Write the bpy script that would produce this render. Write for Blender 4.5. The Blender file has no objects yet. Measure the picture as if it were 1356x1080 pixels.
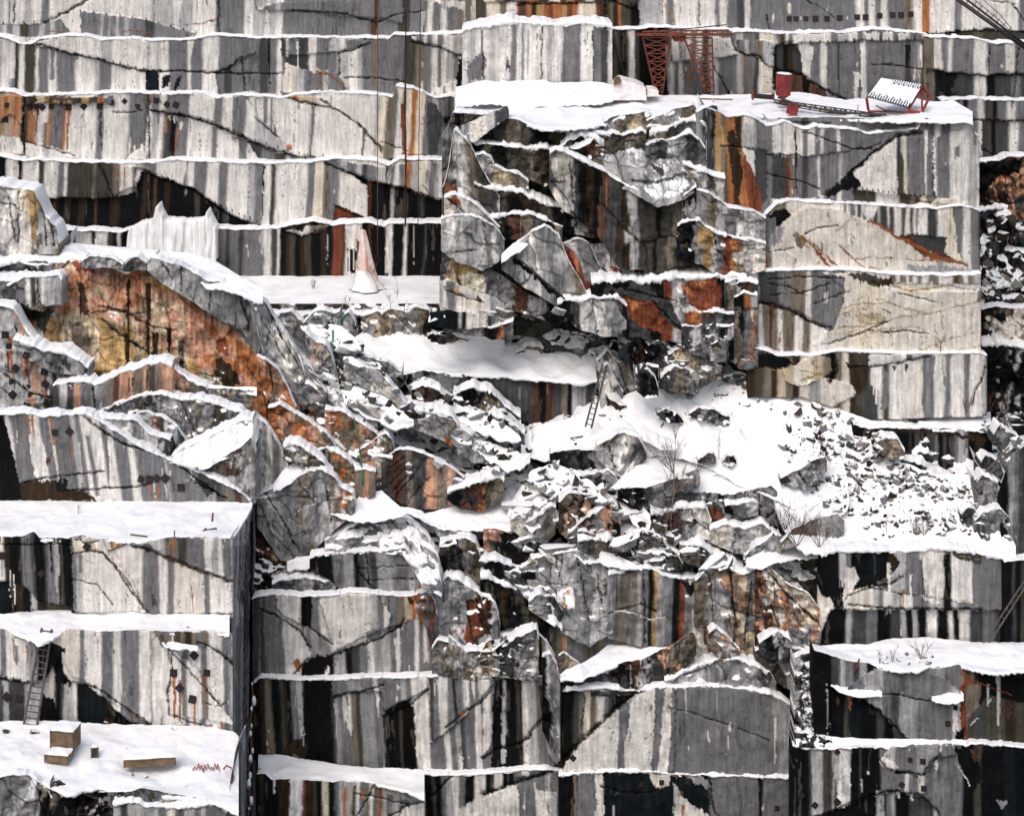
import bpy, bmesh, math, random
import numpy as np
from mathutils import Vector
random.seed(7)
SC = bpy.context.scene
COL = SC.collection
# ---------------------------------------------------------------- camera
F, D0, HOR, CX, HZ = 2600.0, 130.0, -250.0, 678.0, 80.0   # focal length (photo px), distance of the Y=0 plane, horizon row, centre column, camera height
cam_d = bpy.data.cameras.new("camera"); cam = bpy.data.objects.new("camera", cam_d); COL.objects.link(cam)
cam.location = (0, -D0, HZ); cam.rotation_euler = (math.radians(90), 0, 0)
cam_d.sensor_width = 36; cam_d.lens = 36 * F / 1356.0
cam_d.shift_y = -(540 - HOR) / 1356.0
cam_d.clip_start = 1; cam_d.clip_end = 2000
SC.camera = cam
# ---------------------------------------------------------------- light
W = bpy.data.worlds.new("World"); SC.world = W; W.use_nodes = True
nt = W.node_tree; bg = nt.nodes["Background"]
sky = nt.nodes.new("ShaderNodeTexSky"); sky.sky_type = 'NISHITA'; sky.sun_disc = False
SUN_EL, SUN_AZ = math.radians(52), math.radians(200)
sky.sun_elevation = SUN_EL; sky.sun_rotation = SUN_AZ
sky.air_density = 1.0; sky.dust_density = 4.0; sky.ozone_density = 1.0
nt.links.new(sky.outputs[0], bg.inputs[0]); bg.inputs[1].default_value = 0.135
sd = bpy.data.lights.new("sun", 'SUN'); sd.energy = 1.0; sd.angle = math.radians(40); sd.color = (1, 0.965, 0.92)
so = bpy.data.objects.new("sun", sd); COL.objects.link(so)
sdir = Vector((math.sin(SUN_AZ) * math.cos(SUN_EL), math.cos(SUN_AZ) * math.cos(SUN_EL), math.sin(SUN_EL)))
so.rotation_euler = sdir.to_track_quat('Z', 'Y').to_euler()
SC.view_settings.view_transform = 'Standard'; SC.view_settings.look = 'None'
SC.view_settings.exposure = 0.35; SC.view_settings.gamma = 1
SC.cycles.max_bounces = 4; SC.cycles.diffuse_bounces = 3; SC.cycles.glossy_bounces = 2
# ---------------------------------------------------------------- helpers
def W3(px, py, Y):
    d = D0 + Y
    return (px - CX) * d / F, Y, HZ - (py - HOR) * d / F
RT = np.random.RandomState(11).rand(512, 512)
def vn(x, y, s=0):
    x = np.asarray(x, float) + s * 17.31; y = np.asarray(y, float) + s * 9.77
    xi = np.floor(x).astype(int); yi = np.floor(y).astype(int); fx = x - xi; fy = y - yi
    fx = fx * fx * (3 - 2 * fx); fy = fy * fy * (3 - 2 * fy)
    a = RT[yi & 511, xi & 511]; b = RT[yi & 511, (xi + 1) & 511]; c = RT[(yi + 1) & 511, xi & 511]; d = RT[(yi + 1) & 511, (xi + 1) & 511]
    return (a + (b - a) * fx + (c - a) * fy + (a - b - c + d) * fx * fy) * 2 - 1
def fbm(x, y, s=0, o=3):
    r = 0; a = 1.0
    for i in range(o):
        r = r + a * vn(x * 2 ** i, y * 2 ** i, s + i * 3.1); a *= .5
    return r / 1.6
def facets(x, y, c, s=0, stretch=1.0, amp=1.0):
    """broken rock: random planes per voronoi cell; returns (offset, closeness to a break, cell random)"""
    x = x + c * .22 * vn(x / c * 1.7, y / c * 1.7, s + 5); y = y + c * .22 * vn(x / c * 1.7, y / c * 1.7, s + 8)
    u = x / c + s * 3.7; v = y / (c * stretch) + s * 5.1
    ui = np.floor(u).astype(int); vi = np.floor(v).astype(int)
    b1 = np.full(u.shape, 9e9); b2 = b1.copy(); off = np.zeros(u.shape); rnd = np.zeros(u.shape)
    for i in (-1, 0, 1):
        for j in (-1, 0, 1):
            a = (ui + i); b = (vi + j)
            cx = a + RT[b & 511, a & 511]; cy = b + RT[(b + 77) & 511, (a + 31) & 511]
            dd = (u - cx) ** 2 + (v - cy) ** 2
            g1 = RT[(b + 5) & 511, (a + 91) & 511] * 2 - 1; g2 = RT[(b + 150) & 511, (a + 9) & 511] * 2 - 1; o = RT[(b + 60) & 511, (a + 200) & 511] * 2 - 1
            val = o * .5 + g1 * (u - cx) * .9 + (g2 - .25) * (v - cy) * .9
            m = dd < b1
            b2 = np.where(m, b1, np.minimum(b2, dd)); off = np.where(m, val, off); rnd = np.where(m, o, rnd); b1 = np.where(m, dd, b1)
    ang = .5 + .9 * math.sin(s * 2.3)
    ca, sa = math.cos(ang), math.sin(ang); X2 = (x * ca + y * sa) / c; Y2 = (-x * sa + y * ca) / (c * stretch)
    t = tri(X2 * 1.1, Y2 * 1.1, s) + .45 * tri(X2 * 2.6 + 9, Y2 * 2.3, s + 4) + .2 * tri(X2 * 5.5, Y2 * 5.0, s + 6)
    return (off * .35 + t * .75) * amp, np.sqrt(b2) - np.sqrt(b1), rnd
def tri(x, y, s):
    x = x + s * 13.7; y = y + s * 7.9
    xi = np.floor(x).astype(int); yi = np.floor(y).astype(int); fx = x - xi; fy = y - yi
    a = RT[yi & 511, xi & 511]; b = RT[yi & 511, (xi + 1) & 511]; c = RT[(yi + 1) & 511, xi & 511]; d = RT[(yi + 1) & 511, (xi + 1) & 511]
    return np.where(fx + fy < 1, a + (b - a) * fx + (c - a) * fy, d + (c - d) * (1 - fx) + (b - d) * (1 - fy)) * 2 - 1
PAL = dict(W=(.66, .63, .595), L=(.40, .395, .39), G=(.155, .155, .162), D=(.052, .053, .055), K=(.005, .0055, .0062), T=(.007, .0105, .012),
           B=(.032, .021, .013), N=(.165, .137, .108), O=(.34, .135, .055), R=(.165, .05, .028), Y=(.36, .24, .11), C=(.65, .59, .48),
           P=(.43, .245, .165), V=(.056, .051, .040), S=(.74, .745, .76), M=(.075, .038, .026), H=(.62, .575, .51), A=(.27, .27, .272), Q=(.46, .38, .27))
def pts(s):
    return np.array([[float(v) for v in p.split(',')] for p in s.split()])
def bars(s):
    xs, cs = [], []
    for t in s.split():
        c = t[-1]; xs.append(float(t[:-1])); cs.append(PAL[c])
    return np.array(xs), np.array(cs)
def barcol(X, Y, s, slant=0.0, y0=0, wob=1.0, seed=0):
    xs, cs = bars(s); n = len(xs); rs = np.random.RandomState(int(seed * 7 + 3) % 9999)
    lum = cs.mean(-1); wd = np.diff(np.r_[xs, xs[-1] + 40]); h1 = rs.rand(n); h2 = rs.rand(n)
    lum0 = np.r_[lum[:1], lum[:-1]]
    fan = 1.8 * vn(X / 11, Y / 80, seed + 31)
    q = X - slant * (Y - y0) + fan + wob * (1.3 * vn(X / 14, Y / 45, seed) + .6 * vn(X / 4, Y / 14, seed + 1) + .4 * vn(X / 1.6, Y / 5.0, seed + 2))
    fr = (Y - y0) / 85 + .12 * vn(X / 1.5, Y / 9, seed + 35) + .10 * vn(X / 4, Y / 20, seed + 36)
    clean = vn(X / 26, Y / 60, seed + 37)
    out = 0
    for dq, wq in ((-.6, .24), (0, .28), (.6, .24), (-1.7, .12), (1.7, .12)):
        i = np.clip(np.searchsorted(xs, q + dq, side='right') - 1, 0, n - 1)
        # narrow stains on clean pale rock run out part way down, or never formed
        thin = (wd[i] < 6.5) & (lum0[i] > .3) & (lum[i] < .3) & (i > 0)
        end = (h1[i] < .6) & (fr > .25 + 1.1 * h2[i]); gone = clean > -.12 + .5 * (h2[i] - .3)
        i = np.where(thin & (end | gone), i - 1, i)
        thin2 = (wd[i] < 5.5) & (lum0[i] < .3) & (lum[i] > .3) & (i > 0) & (h1[i] > .45) & (fr > .3 + .9 * h2[i])
        i = np.where(thin2, i - 1, i); out = out + cs[i] * wq
    C = out; l = C.mean(-1)
    a = vn(X / 7, Y / 55, seed + 33) + .3 * vn(X / 2.5, Y / 9, seed + 34)
    m = (l > .3) & (a > 1.0); C[m] = C[m] * .4
    m = (l > .1) & (l < .2) & (a < -1.0); C[m] = np.array(PAL['H'])
    m = (l > .1) & (l < .2) & (a > .62) & (a < .86); C[m] *= .72
    m = (l < .03) & (a > .75); C[m] = np.array(PAL['V'])
    return C, i
def inpoly(X, Y, P):
    r = np.zeros(X.shape, bool); n = len(P)
    for i in range(n):
        x1, y1 = P[i]; x2, y2 = P[(i + 1) % n]
        if y1 == y2: continue
        c = ((Y < y1) != (Y < y2)) & (X < (x2 - x1) * (Y - y1) / (y2 - y1) + x1)
        r ^= c
    return r
def dline(X, Y, P):
    d = np.full(X.shape, 1e9)
    for i in range(len(P) - 1):
        a = P[i]; b = P[i + 1] - a; L = max((b ** 2).sum(), 1e-6)
        t = np.clip(((X - a[0]) * b[0] + (Y - a[1]) * b[1]) / L, 0, 1)
        d = np.minimum(d, np.hypot(X - a[0] - t * b[0], Y - a[1] - t * b[1]))
    return d
def paint(X, Y, spec, feats, slant, y0, seed, streak=1.0, mott=0.0, bsh=0.0):
    """stains of a rock face in wall coordinates -> colour, depth offset"""
    wx = X + 1.3 * vn(X / 7, Y / 7, seed + 3) + .8 * vn(X / 2.2, Y / 2.2, seed + 4)
    wy = Y + 1.3 * vn(X / 7, Y / 7, seed + 6) + .8 * vn(X / 2.2, Y / 2.2, seed + 7)
    C, bi = barcol(X + bsh, Y, spec, slant, y0, 1.0, seed); off = np.zeros(X.shape)
    post = []
    for f in [q.strip() for q in feats.split('|') if q.strip()]:
        k, rest = f.split(None, 1)
        if k == 'b':            # sub facet with its own stains: b depth pts ; bars
            dz, rest = rest.split(None, 1); pp, bb = rest.split(';'); P = pts(pp)
            m = inpoly(wx, wy, P); c2, _ = barcol(X, Y, bb, slant, y0, 1.0, seed + 11)
            C[m] = c2[m]; off[m] += float(dz)
        elif k == 'm':          # patchy mix of colours: m codes scale pts
            cc, sc_, rest = rest.split(None, 2); sc_ = float(sc_); m = inpoly(wx, wy, pts(rest)); pc = np.array([PAL[q] for q in cc]); n_ = len(cc)
            q = (fbm(X / sc_, Y / sc_ * .8, seed + 61, 4) * .85 + .5) * (n_ - 1); q = np.clip(q, 0, n_ - 1.001); i0 = q.astype(int); fr = (q - i0)[..., None]; fr = fr * fr * (3 - 2 * fr)
            cm = pc[i0] * (1 - fr) + pc[i0 + 1] * fr; vein = np.abs(fbm(X / sc_ * 1.3, Y / sc_ * 1.3, seed + 67, 3)); cm = np.where((vein < .016)[..., None], cm * .35, cm); cm = np.where(((vein > .30) & (vein < .33))[..., None], cm * 1.25 + .03, cm)
            C[m] = cm[m]
        elif k == 'p':          # stain polygon
            c, rest = rest.split(None, 1); m = inpoly(wx, wy + 2.2 * vn(X / 1.8, Y / 40, seed + 70) + 2 * vn(X / 5, Y / 50, seed + 71), pts(rest)); k_ = (1 + .28 * vn(X / 3, Y / 22, seed + 72) + .22 * fbm(X / 7, Y / 9, seed + 73))[..., None]; C[m] = (np.array(PAL[c]) * k_)[m]
        else: post.append((k, rest))
    # fine streaks
    st = vn(X / 1.9 - slant * Y / 1.9, Y / 48, seed + 20) * .6 + vn(X / 4.5, Y / 90, seed + 21) * .6
    lum = C.mean(-1)
    k1 = (1 + streak * (.12 * st + .09 * vn(X / 9, Y / 12, seed + 22)))[..., None]
    C = C * k1
    # pale crust broken into specks on the grey, dark specks on the pale
    sp = vn(X / 1.7, Y / 2.6, seed + 23) + .9 * vn(X / 6, Y / 30, seed + 24)
    m = (lum > .3) & (sp > 1.22) & (lum < .7); C[m] = C[m] * .42
    m = (lum < .3) & (lum > .05) & (st > 1.0); C[m] = C[m] * 1.7 + .03
    m = (lum <= .05) & (st > .8); C[m] = C[m] * 2.2 + .03
    m = (lum > .1) & (lum < .3) & (st < -.88); C[m] *= .4
    if mott:
        mm = fbm(X / 9, Y / 9, seed + 30, 3)[..., None]; C = C * (1 + mott * mm)
    for k, rest in post:
        if k in ('c', 'cr', 'cy', 'cw'):
            w, rest = rest.split(None, 1); w = float(w); d = dline(wx, wy, pts(rest)) * (1 + .5 * vn(X / 5, Y / 5, seed + 9))
            w *= .8; m = (d < w * .5) & (vn(X / 13, Y / 13, seed + 75) > -.62)
            C[m] = {'c': (.012, .011, .009), 'cr': (.20, .07, .03), 'cy': (.28, .20, .08), 'cw': (.7, .7, .7)}[k]
            if k == 'c': off += -.22 * np.clip(1.4 - d / w, 0, 1)
            h = (d < w * 1.3) & ~m; C[h] *= .6 if k == 'c' else .85
        elif k == 'd':          # drip: code x y0 y1 width
            c, x, a, b, w = rest.split(); x, a, b, w = map(float, (x, a, b, w))
            t = (Y - a) / max(b - a, 1); q = np.abs(X - x - slant * (Y - a) + 1.1 * vn(X * 0 + 3, Y / 16, seed + x)) + .5 * vn(X / 2, Y / 3, seed)
            m = (t > 0) & (t < 1) & (q < w * .5 * (1 - .55 * np.clip(t, 0, 1))); C[m] = np.array(PAL[c]) * (1 + .15 * st[m])[:, None]
        elif k == 't':          # row of short drill marks along a line
            n, ln, rest = rest.split(None, 2); n = int(n); ln = float(ln); P = pts(rest)
            seg = np.r_[0, np.cumsum(np.hypot(*np.diff(P, axis=0).T))]
            for q in np.linspace(0, seg[-1], n):
                x = np.interp(q, seg, P[:, 0]); y = np.interp(q, seg, P[:, 1])
                m = (np.abs(X - x) < .8) & (np.abs(Y - y + ln * .3) < ln * .6); C[m] = (.012, .011, .010)
    return C, off
# ---------------------------------------------------------------- materials
def mat(name):
    m = bpy.data.materials.new(name); m.use_nodes = True; n = m.node_tree.nodes; l = m.node_tree.links
    return m, n, l, n["Principled BSDF"]
def N(n, t, **kw):
    x = n.new(t)
    for k, v in kw.items(): setattr(x, k, v)
    return x
def rock_material(loose=False):
    m, n, l, b = mat("loose_granite" if loose else "granite")
    a = N(n, 'ShaderNodeAttribute', attribute_name='Col')
    g = N(n, 'ShaderNodeNewGeometry'); tc = N(n, 'ShaderNodeTexCoord')
    mp = N(n, 'ShaderNodeMapping'); mp.inputs['Scale'].default_value = (3.2, 3.2, .35); l.new(tc.outputs['Object'], mp.inputs[0])
    n1 = N(n, 'ShaderNodeTexNoise'); n1.inputs['Scale'].default_value = 1.6; n1.inputs['Detail'].default_value = 6; l.new(mp.outputs[0], n1.inputs[0])
    n2 = N(n, 'ShaderNodeTexNoise'); n2.inputs['Scale'].default_value = 5.0; n2.inputs['Detail'].default_value = 8; n2.inputs['Roughness'].default_value = .7; l.new(tc.outputs['Object'], n2.inputs[0])
    r1 = N(n, 'ShaderNodeMapRange'); r1.inputs[1].default_value = .3; r1.inputs[2].default_value = .7; r1.inputs[3].default_value = .78; r1.inputs[4].default_value = 1.2; l.new(n1.outputs[0], r1.inputs[0])
    r2 = N(n, 'ShaderNodeMapRange'); r2.inputs[1].default_value = .3; r2.inputs[2].default_value = .7; r2.inputs[3].default_value = .80; r2.inputs[4].default_value = 1.18; l.new(n2.outputs[0], r2.inputs[0])
    mu = N(n, 'ShaderNodeMath', operation='MULTIPLY'); l.new(r1.outputs[0], mu.inputs[0]); l.new(r2.outputs[0], mu.inputs[1])
    mx = N(n, 'ShaderNodeVectorMath', operation='SCALE'); l.new(a.outputs['Color'], mx.inputs[0]); l.new(mu.outputs[0], mx.inputs['Scale'])
    # snow lies where the rock faces up; alpha of Col carries how steep a face still holds it
    sx = N(n, 'ShaderNodeSeparateXYZ'); l.new(g.outputs['True Normal'], sx.inputs[0])
    n3 = N(n, 'ShaderNodeTexNoise'); n3.inputs['Scale'].default_value = 2.6; n3.inputs['Detail'].default_value = 8; n3.inputs['Roughness'].default_value = .78; l.new(tc.outputs['Object'], n3.inputs[0])
    m1 = N(n, 'ShaderNodeMath', operation='MULTIPLY_ADD'); l.new(n3.outputs[0], m1.inputs[0]); m1.inputs[1].default_value = .7; m1.inputs[2].default_value = -.35
    ad = N(n, 'ShaderNodeMath', operation='ADD'); l.new(sx.outputs[2] if loose else a.outputs['Alpha'], ad.inputs[0]); l.new(m1.outputs[0], ad.inputs[1])
    su = N(n, 'ShaderNodeMath', operation='SUBTRACT'); l.new(ad.outputs[0], su.inputs[0]); su.inputs[1].default_value = .68 if loose else .5
    rr = N(n, 'ShaderNodeMapRange'); rr.inputs[1].default_value = 0.0; rr.inputs[2].default_value = .05; l.new(su.outputs[0], rr.inputs[0])
    mix = N(n, 'ShaderNodeMix', data_type='RGBA'); l.new(rr.outputs[0], mix.inputs[0]); l.new(mx.outputs[0], mix.inputs[6]); mix.inputs[7].default_value = (.82, .825, .83, 1)
    l.new(mix.outputs[2], b.inputs['Base Color'])
    b.inputs['Roughness'].default_value = .62
    b.inputs['Specular IOR Level'].default_value = .06
    bp = N(n, 'ShaderNodeBump'); bp.inputs['Strength'].default_value = .55; bp.inputs['Distance'].default_value = .12; l.new(n2.outputs[0], bp.inputs['Height'])
    l.new(bp.outputs[0], b.inputs['Normal'])
    return m
def snow_material():
    m, n, l, b = mat("snow")
    tc = N(n, 'ShaderNodeTexCoord')
    n1 = N(n, 'ShaderNodeTexNoise'); n1.inputs['Scale'].default_value = .7; n1.inputs['Detail'].default_value = 5; l.new(tc.outputs['Object'], n1.inputs[0])
    cr = N(n, 'ShaderNodeValToRGB'); cr.color_ramp.elements[0].position = .3; cr.color_ramp.elements[0].color = (.74, .75, .78, 1); cr.color_ramp.elements[1].position = .62; cr.color_ramp.elements[1].color = (.86, .86, .855, 1)
    l.new(n1.outputs[0], cr.inputs[0])
    # bits of grit and twig showing through
    n2 = N(n, 'ShaderNodeTexNoise'); n2.inputs['Scale'].default_value = 4.5; n2.inputs['Detail'].default_value = 3; l.new(tc.outputs['Object'], n2.inputs[0])
    rr = N(n, 'ShaderNodeMapRange'); rr.inputs[1].default_value = .74; rr.inputs[2].default_value = .78; l.new(n2.outputs[0], rr.inputs[0])
    mix = N(n, 'ShaderNodeMix', data_type='RGBA'); l.new(rr.outputs[0], mix.inputs[0]); l.new(cr.outputs[0], mix.inputs[6]); mix.inputs[7].default_value = (.12, .09, .07, 1)
    l.new(mix.outputs[2], b.inputs['Base Color']); b.inputs['Roughness'].default_value = .9; b.inputs['Specular IOR Level'].default_value = .15
    bp = N(n, 'ShaderNodeBump'); bp.inputs['Strength'].default_value = .6; bp.inputs['Distance'].default_value = .3; l.new(n1.outputs[0], bp.inputs['Height']); l.new(bp.outputs[0], b.inputs['Normal'])
    return m
def plain(name, c, rough=.7, metal=0.0, var=.35, scale=3.0, c2=None):
    m, n, l, b = mat(name)
    tc = N(n, 'ShaderNodeTexCoord'); n1 = N(n, 'ShaderNodeTexNoise'); n1.inputs['Scale'].default_value = scale; n1.inputs['Detail'].default_value = 6; l.new(tc.outputs['Object'], n1.inputs[0])
    cr = N(n, 'ShaderNodeValToRGB'); cr.color_ramp.elements[0].position = .35; cr.color_ramp.elements[1].position = .65
    cr.color_ramp.elements[0].color = tuple(v * (1 - var) for v in c) + (1,) if c2 is None else tuple(c2) + (1,)
    cr.color_ramp.elements[1].color = tuple(min(1, v * (1 + var * .5)) for v in c) + (1,)
    l.new(n1.outputs[0], cr.inputs[0]); l.new(cr.outputs[0], b.inputs['Base Color']); b.inputs['Roughness'].default_value = rough; b.inputs['Metallic'].default_value = metal
    return m
ROCK = rock_material(); LOOSE = rock_material(True); SNOW = snow_material()
M = dict(rust=plain('rusted_red_steel', (.15, .036, .018), .8, 0, .5, 4), dark=plain('dark_steel', (.03, .022, .02), .7), plate=plain('plate_steel', (.016, .008, .008), .8, 0, .6),
         wood=plain('weathered_wood', (.13, .085, .05), .9, 0, .5, 5), grey=plain('grey_wood', (.10, .085, .075), .9), barrel=plain('red_paint', (.22, .022, .018), .7, 0, .5, 1.2),
         twig=plain('twig', (.11, .05, .035), .9), bark=plain('pale_bark', (.22, .15, .11), .9), rope=plain('green_rope', (.01, .16, .10), .7), wire=plain('red_wire', (.25, .03, .025), .8),
         ice=plain('ice', (.80, .80, .79), .35, 0, .12, 1.5), pink=plain('stained_ice', (.80, .70, .66), .4, 0, .10, .9, c2=(.62, .36, .28)), green=plain('needles', (.05, .09, .03), .9),
         box=plain('stained_plywood', (.17, .11, .065), .85, 0, .4, 2.0), corr=plain('corrugated_metal', (.03, .026, .025), .6), pin=plain('pink_granite_block', (.78, .72, .70), .8, 0, .25, 2))
# ---------------------------------------------------------------- mesh output
def link(name, me, m, parent=None):
    o = bpy.data.objects.new(name, me); COL.objects.link(o)
    if m is not None and not me.materials: me.materials.append(m)
    if parent is not None: o.parent = parent
    return o
def gridmesh(V, C=None, flip=False):
    """V: (nr, nc, 3) array -> mesh; C: (nr, nc, 4)"""
    nr, nc = V.shape[:2]; me = bpy.data.meshes.new("m")
    idx = np.arange(nr * nc).reshape(nr, nc)
    q = np.stack([idx[:-1, :-1], idx[1:, :-1], idx[1:, 1:], idx[:-1, 1:]], -1).reshape(-1, 4)
    if flip: q = q[:, ::-1]
    nf = len(q)
    me.vertices.add(nr * nc); me.vertices.foreach_set('co', V.reshape(-1).astype(np.float32))
    me.loops.add(nf * 4); me.loops.foreach_set('vertex_index', q.reshape(-1).astype(np.int32))
    me.polygons.add(nf); me.polygons.foreach_set('loop_start', np.arange(0, nf * 4, 4, dtype=np.int32)); me.polygons.foreach_set('loop_total', np.full(nf, 4, np.int32))
    me.update(calc_edges=True)
    if C is not None:
        at = me.color_attributes.new('Col', 'FLOAT_COLOR', 'POINT'); at.data.foreach_set('color', C.reshape(-1).astype(np.float32))
    return me
def prop(o, label=None, cat=None, group=None, kind=None):
    if label: o['label'] = label
    if cat: o['category'] = cat
    if group: o['group'] = group
    if kind: o['kind'] = kind
    return o
_seed = [0]
def blur(a, k):
    w = np.ones(k) / k; p = k // 2; f = lambda v: np.convolve(np.pad(v, p, mode='edge'), w, 'valid')[:len(v)]
    return np.apply_along_axis(f, 0, np.apply_along_axis(f, 1, a))
def up_amount(V, hold, k=5):
    S = np.stack([blur(V[..., i], k) for i in range(3)], -1) if min(V.shape[:2]) > k else V
    du = np.gradient(S, axis=1); dv = np.gradient(S, axis=0); n = np.cross(dv, du); n /= np.maximum(np.linalg.norm(n, axis=-1, keepdims=True), 1e-9)
    return n[..., 2] * np.sign(-n[..., 1] + 1e-9) * 1.0 - hold + .5
def line_at(s, xs, amp, seed):
    P = pts(s) if isinstance(s, str) else s
    y = np.interp(xs, P[:, 0], P[:, 1])
    return y + amp * (vn(xs / 11, xs * 0, seed) * 1.3 + vn(xs / 3.7, xs * 0 + 5, seed) * .8)
def cap(xs, yt, Yt, t, T, parent, seed, gap=.25, step=1.5, name='snow_ledge'):
    """snow lying along the top edge of a rock: a rounded strip of real thickness that runs back over the ledge"""
    n = len(xs); mpp = (D0 + Yt) / F
    w = np.ones(7) / 7; Yt = np.minimum(Yt, np.convolve(np.pad(Yt, 3, mode='edge'), w, 'valid')); yt = np.convolve(np.pad(yt, 1, mode='edge'), np.ones(3) / 3, 'valid')
    th = t * mpp * np.clip(.75 + .8 * vn(xs / 22, xs * 0 + 2, seed + 50) + .35 * vn(xs / 3.2, xs * 0 + 7, seed + 51), 0.0, 2)
    sl = np.abs(np.gradient(np.convolve(np.pad(yt, 4, mode='edge'), np.ones(9) / 9, 'valid'), xs)); th = th * np.clip(1.35 - .75 * sl, .12, 1)
    T = T * np.clip(1.3 - .6 * sl, .35, 1)
    hole = vn(xs / 16, xs * 0 + 9, seed + 52) > (1 - gap); th = np.where(hole, th * .15, th)
    dr = t * mpp * np.clip(.35 + .5 * vn(xs / 5, xs * 0 + 13, seed + 53) + .6 * np.clip(vn(xs / 1.8, xs * 0 + 17, seed + 54), 0, 1), 0, 1.4) * np.where(hole, .1, 1)
    x, y, z = W3(xs, yt, Yt)
    prof = [(-.00, -1.0, 0), (-.10, -.8, 0), (-.16, -.2, .0), (-.15, 0, .45), (-.05, 0, .85), (.25, 0, 1.0), (.6, 0, 1.05), (1, 0, .9)]
    R = []
    for k, (a, b, c) in enumerate(prof):
        yy = a * np.minimum(1, th * 5 + .05) if a < 0 else a * T
        jig = .06 * vn(xs / 4 + k * 3.3, xs * 0 + k * 2.2, seed + 55)
        R.append(np.stack([x + .05 * vn(xs / 2 + k * 5.1, xs * 0, seed), y + yy + jig, z + b * dr + c * th * (1 + .3 * vn(xs / 5 + k * 1.7, xs * 0 + k, seed + 56)) - .012], -1))
    V = np.stack(R[::-1], 0)
    me = gridmesh(V); me.polygons.foreach_set('use_smooth', np.ones(len(me.polygons), bool))
    o = link(name, me, SNOW, parent); return o
def rock(top, bot, Y, spec, feats='', T=1.6, rough=.12, cell=0, famp=0.0, tilt=0.0, yaw=0.0, snow=2.3, slant=0.0, jag=.7, hold=2.0, name='cliff', label=None, cat=None, group=None,
         step=1.5, mott=0.0, streak=1.0, gap=.3, round_=0.0, crackcol=True, parent=None, bulge=0.0, under=6, capT=None, seed=None, shat=1.0):
    """a rock mass: its front between two outlines at depth Y, extruded back by T metres, snow along its top"""
    _seed[0] += 1; seed = _seed[0] if seed is None else seed
    PT, PB = pts(top), pts(bot)
    x0, x1 = PT[0, 0], PT[-1, 0]
    n = max(int(round((x1 - x0) / step)) + 1, 4); xs = np.linspace(x0, x1, n)
    yt = line_at(PT, xs, jag, seed); yb = line_at(PB, xs, jag * .8, seed + 2) + under
    yb = np.maximum(yb, yt + .5)
    h = (yb - yt).max(); m = max(int(round(h / step)) + 1, 3)
    v = np.linspace(0, 1, m)[:, None]
    X = np.repeat(xs[None], m, 0); YY = yt[None] * (1 - v) + yb[None] * v
    # ragged side edges
    bsh = 0.0
    if cell:
        fo, fd, rn = facets(X, YY, cell, seed, 1.2, famp); fo2, fd2, rn2 = facets(X, YY, cell * .37, seed + 9, 1.1, famp * .3)
        wdt = min(.42 * (x1 - x0), 22) * shat; bsh = wdt * rn + .45 * wdt * rn2 + 0.05 * wdt * fbm(X / 6, YY / 6, seed + 90)
        bsh = np.clip(X + bsh, x0 + .5, x1 - .5) - X
    C, off = paint(X, YY, spec, feats, slant, float(PT[:, 1].mean()), seed, streak, mott, bsh)
    Yd = np.full(X.shape, float(Y)) - off
    ymid = float((PT[:, 1].mean() + PB[:, 1].mean()) / 2); xm = (x0 + x1) / 2
    Yd += tilt * (ymid - YY) + yaw * (X - xm)
    Yd += rough * (fbm(X / 26, YY / 26, seed + 40, 4) * 1.0 + .35 * vn(X / 3, YY / 30, seed + 41))
    if cell:
        Yd += fo + fo2
        C = C * (1 + .20 * rn + .13 * rn2)[..., None]
        k = np.clip(1 - fd / .055, 0, 1)[..., None]; C = C * (1 - .8 * k) + np.array((.012, .010, .008)) * .8 * k
    if round_:
        u = (X - x0) / (x1 - x0) * 2 - 1; e = np.clip(np.abs(u), 0, 1) ** 4 + np.clip(1 - 3 * v, 0, 1) ** 2 * .8; Yd += round_ * e
    if bulge: Yd -= bulge * np.sin(np.pi * np.clip(v, 0, 1)) * np.ones_like(X)
    x, y, z = W3(X, YY, Yd)
    # keep the silhouette where it was drawn
    V = np.stack([x, y, z], -1)
    back = np.array([0, T, 0])
    bench = capT is None
    if bench and snow: capT = min(T, (4.5 + snow * .6) * ((D0 + Y) / F) / ((float(PT[:, 1].mean()) - HOR) / F))
    cT = T if capT is None else capT
    rows = [V[:1] + (0, T, -(T - cT) * .9), V[:1] + (0, cT, 0)] if cT < T * .95 else [V[:1] + back]
    if not snow: rows = [r - (0, 0, .35) for r in rows]
    rows.append(V[:1] + (0, .004, .002)); Vt = np.concatenate(rows + [V, V[-1:] + back], 0); nt_ = len(rows)
    l = Vt[:, :1] + back; r = Vt[:, -1:] + back
    l[0] = Vt[0, 0] + (0, .01, 0); r[0] = Vt[0, -1] + (0, .01, 0)
    Vt = np.concatenate([l, Vt, r], 1)
    A = up_amount(V, hold)[..., None] if hold < 1.5 else np.full(C.shape[:2] + (1,), -1.0); C = np.concatenate([np.clip(C, 0.004, .92), A], -1)
    t0 = C[:1].copy(); t0[..., 3] = 1.4
    C = np.concatenate([t0] * nt_ + [C, C[-1:]], 0); C = np.concatenate([C[:, :1], C, C[:, -1:]], 1)
    me = gridmesh(Vt, C); o = link(name, me, ROCK, parent)
    if snow: cap(xs, yt, Yd[0], snow * (.8 if bench else .6), cT, o, seed, gap)
    if parent is None:
        if name == 'cliff': prop(o, label, None, group, 'structure')
        else: prop(o, label, cat or 'rock', group)
    return o
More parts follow.
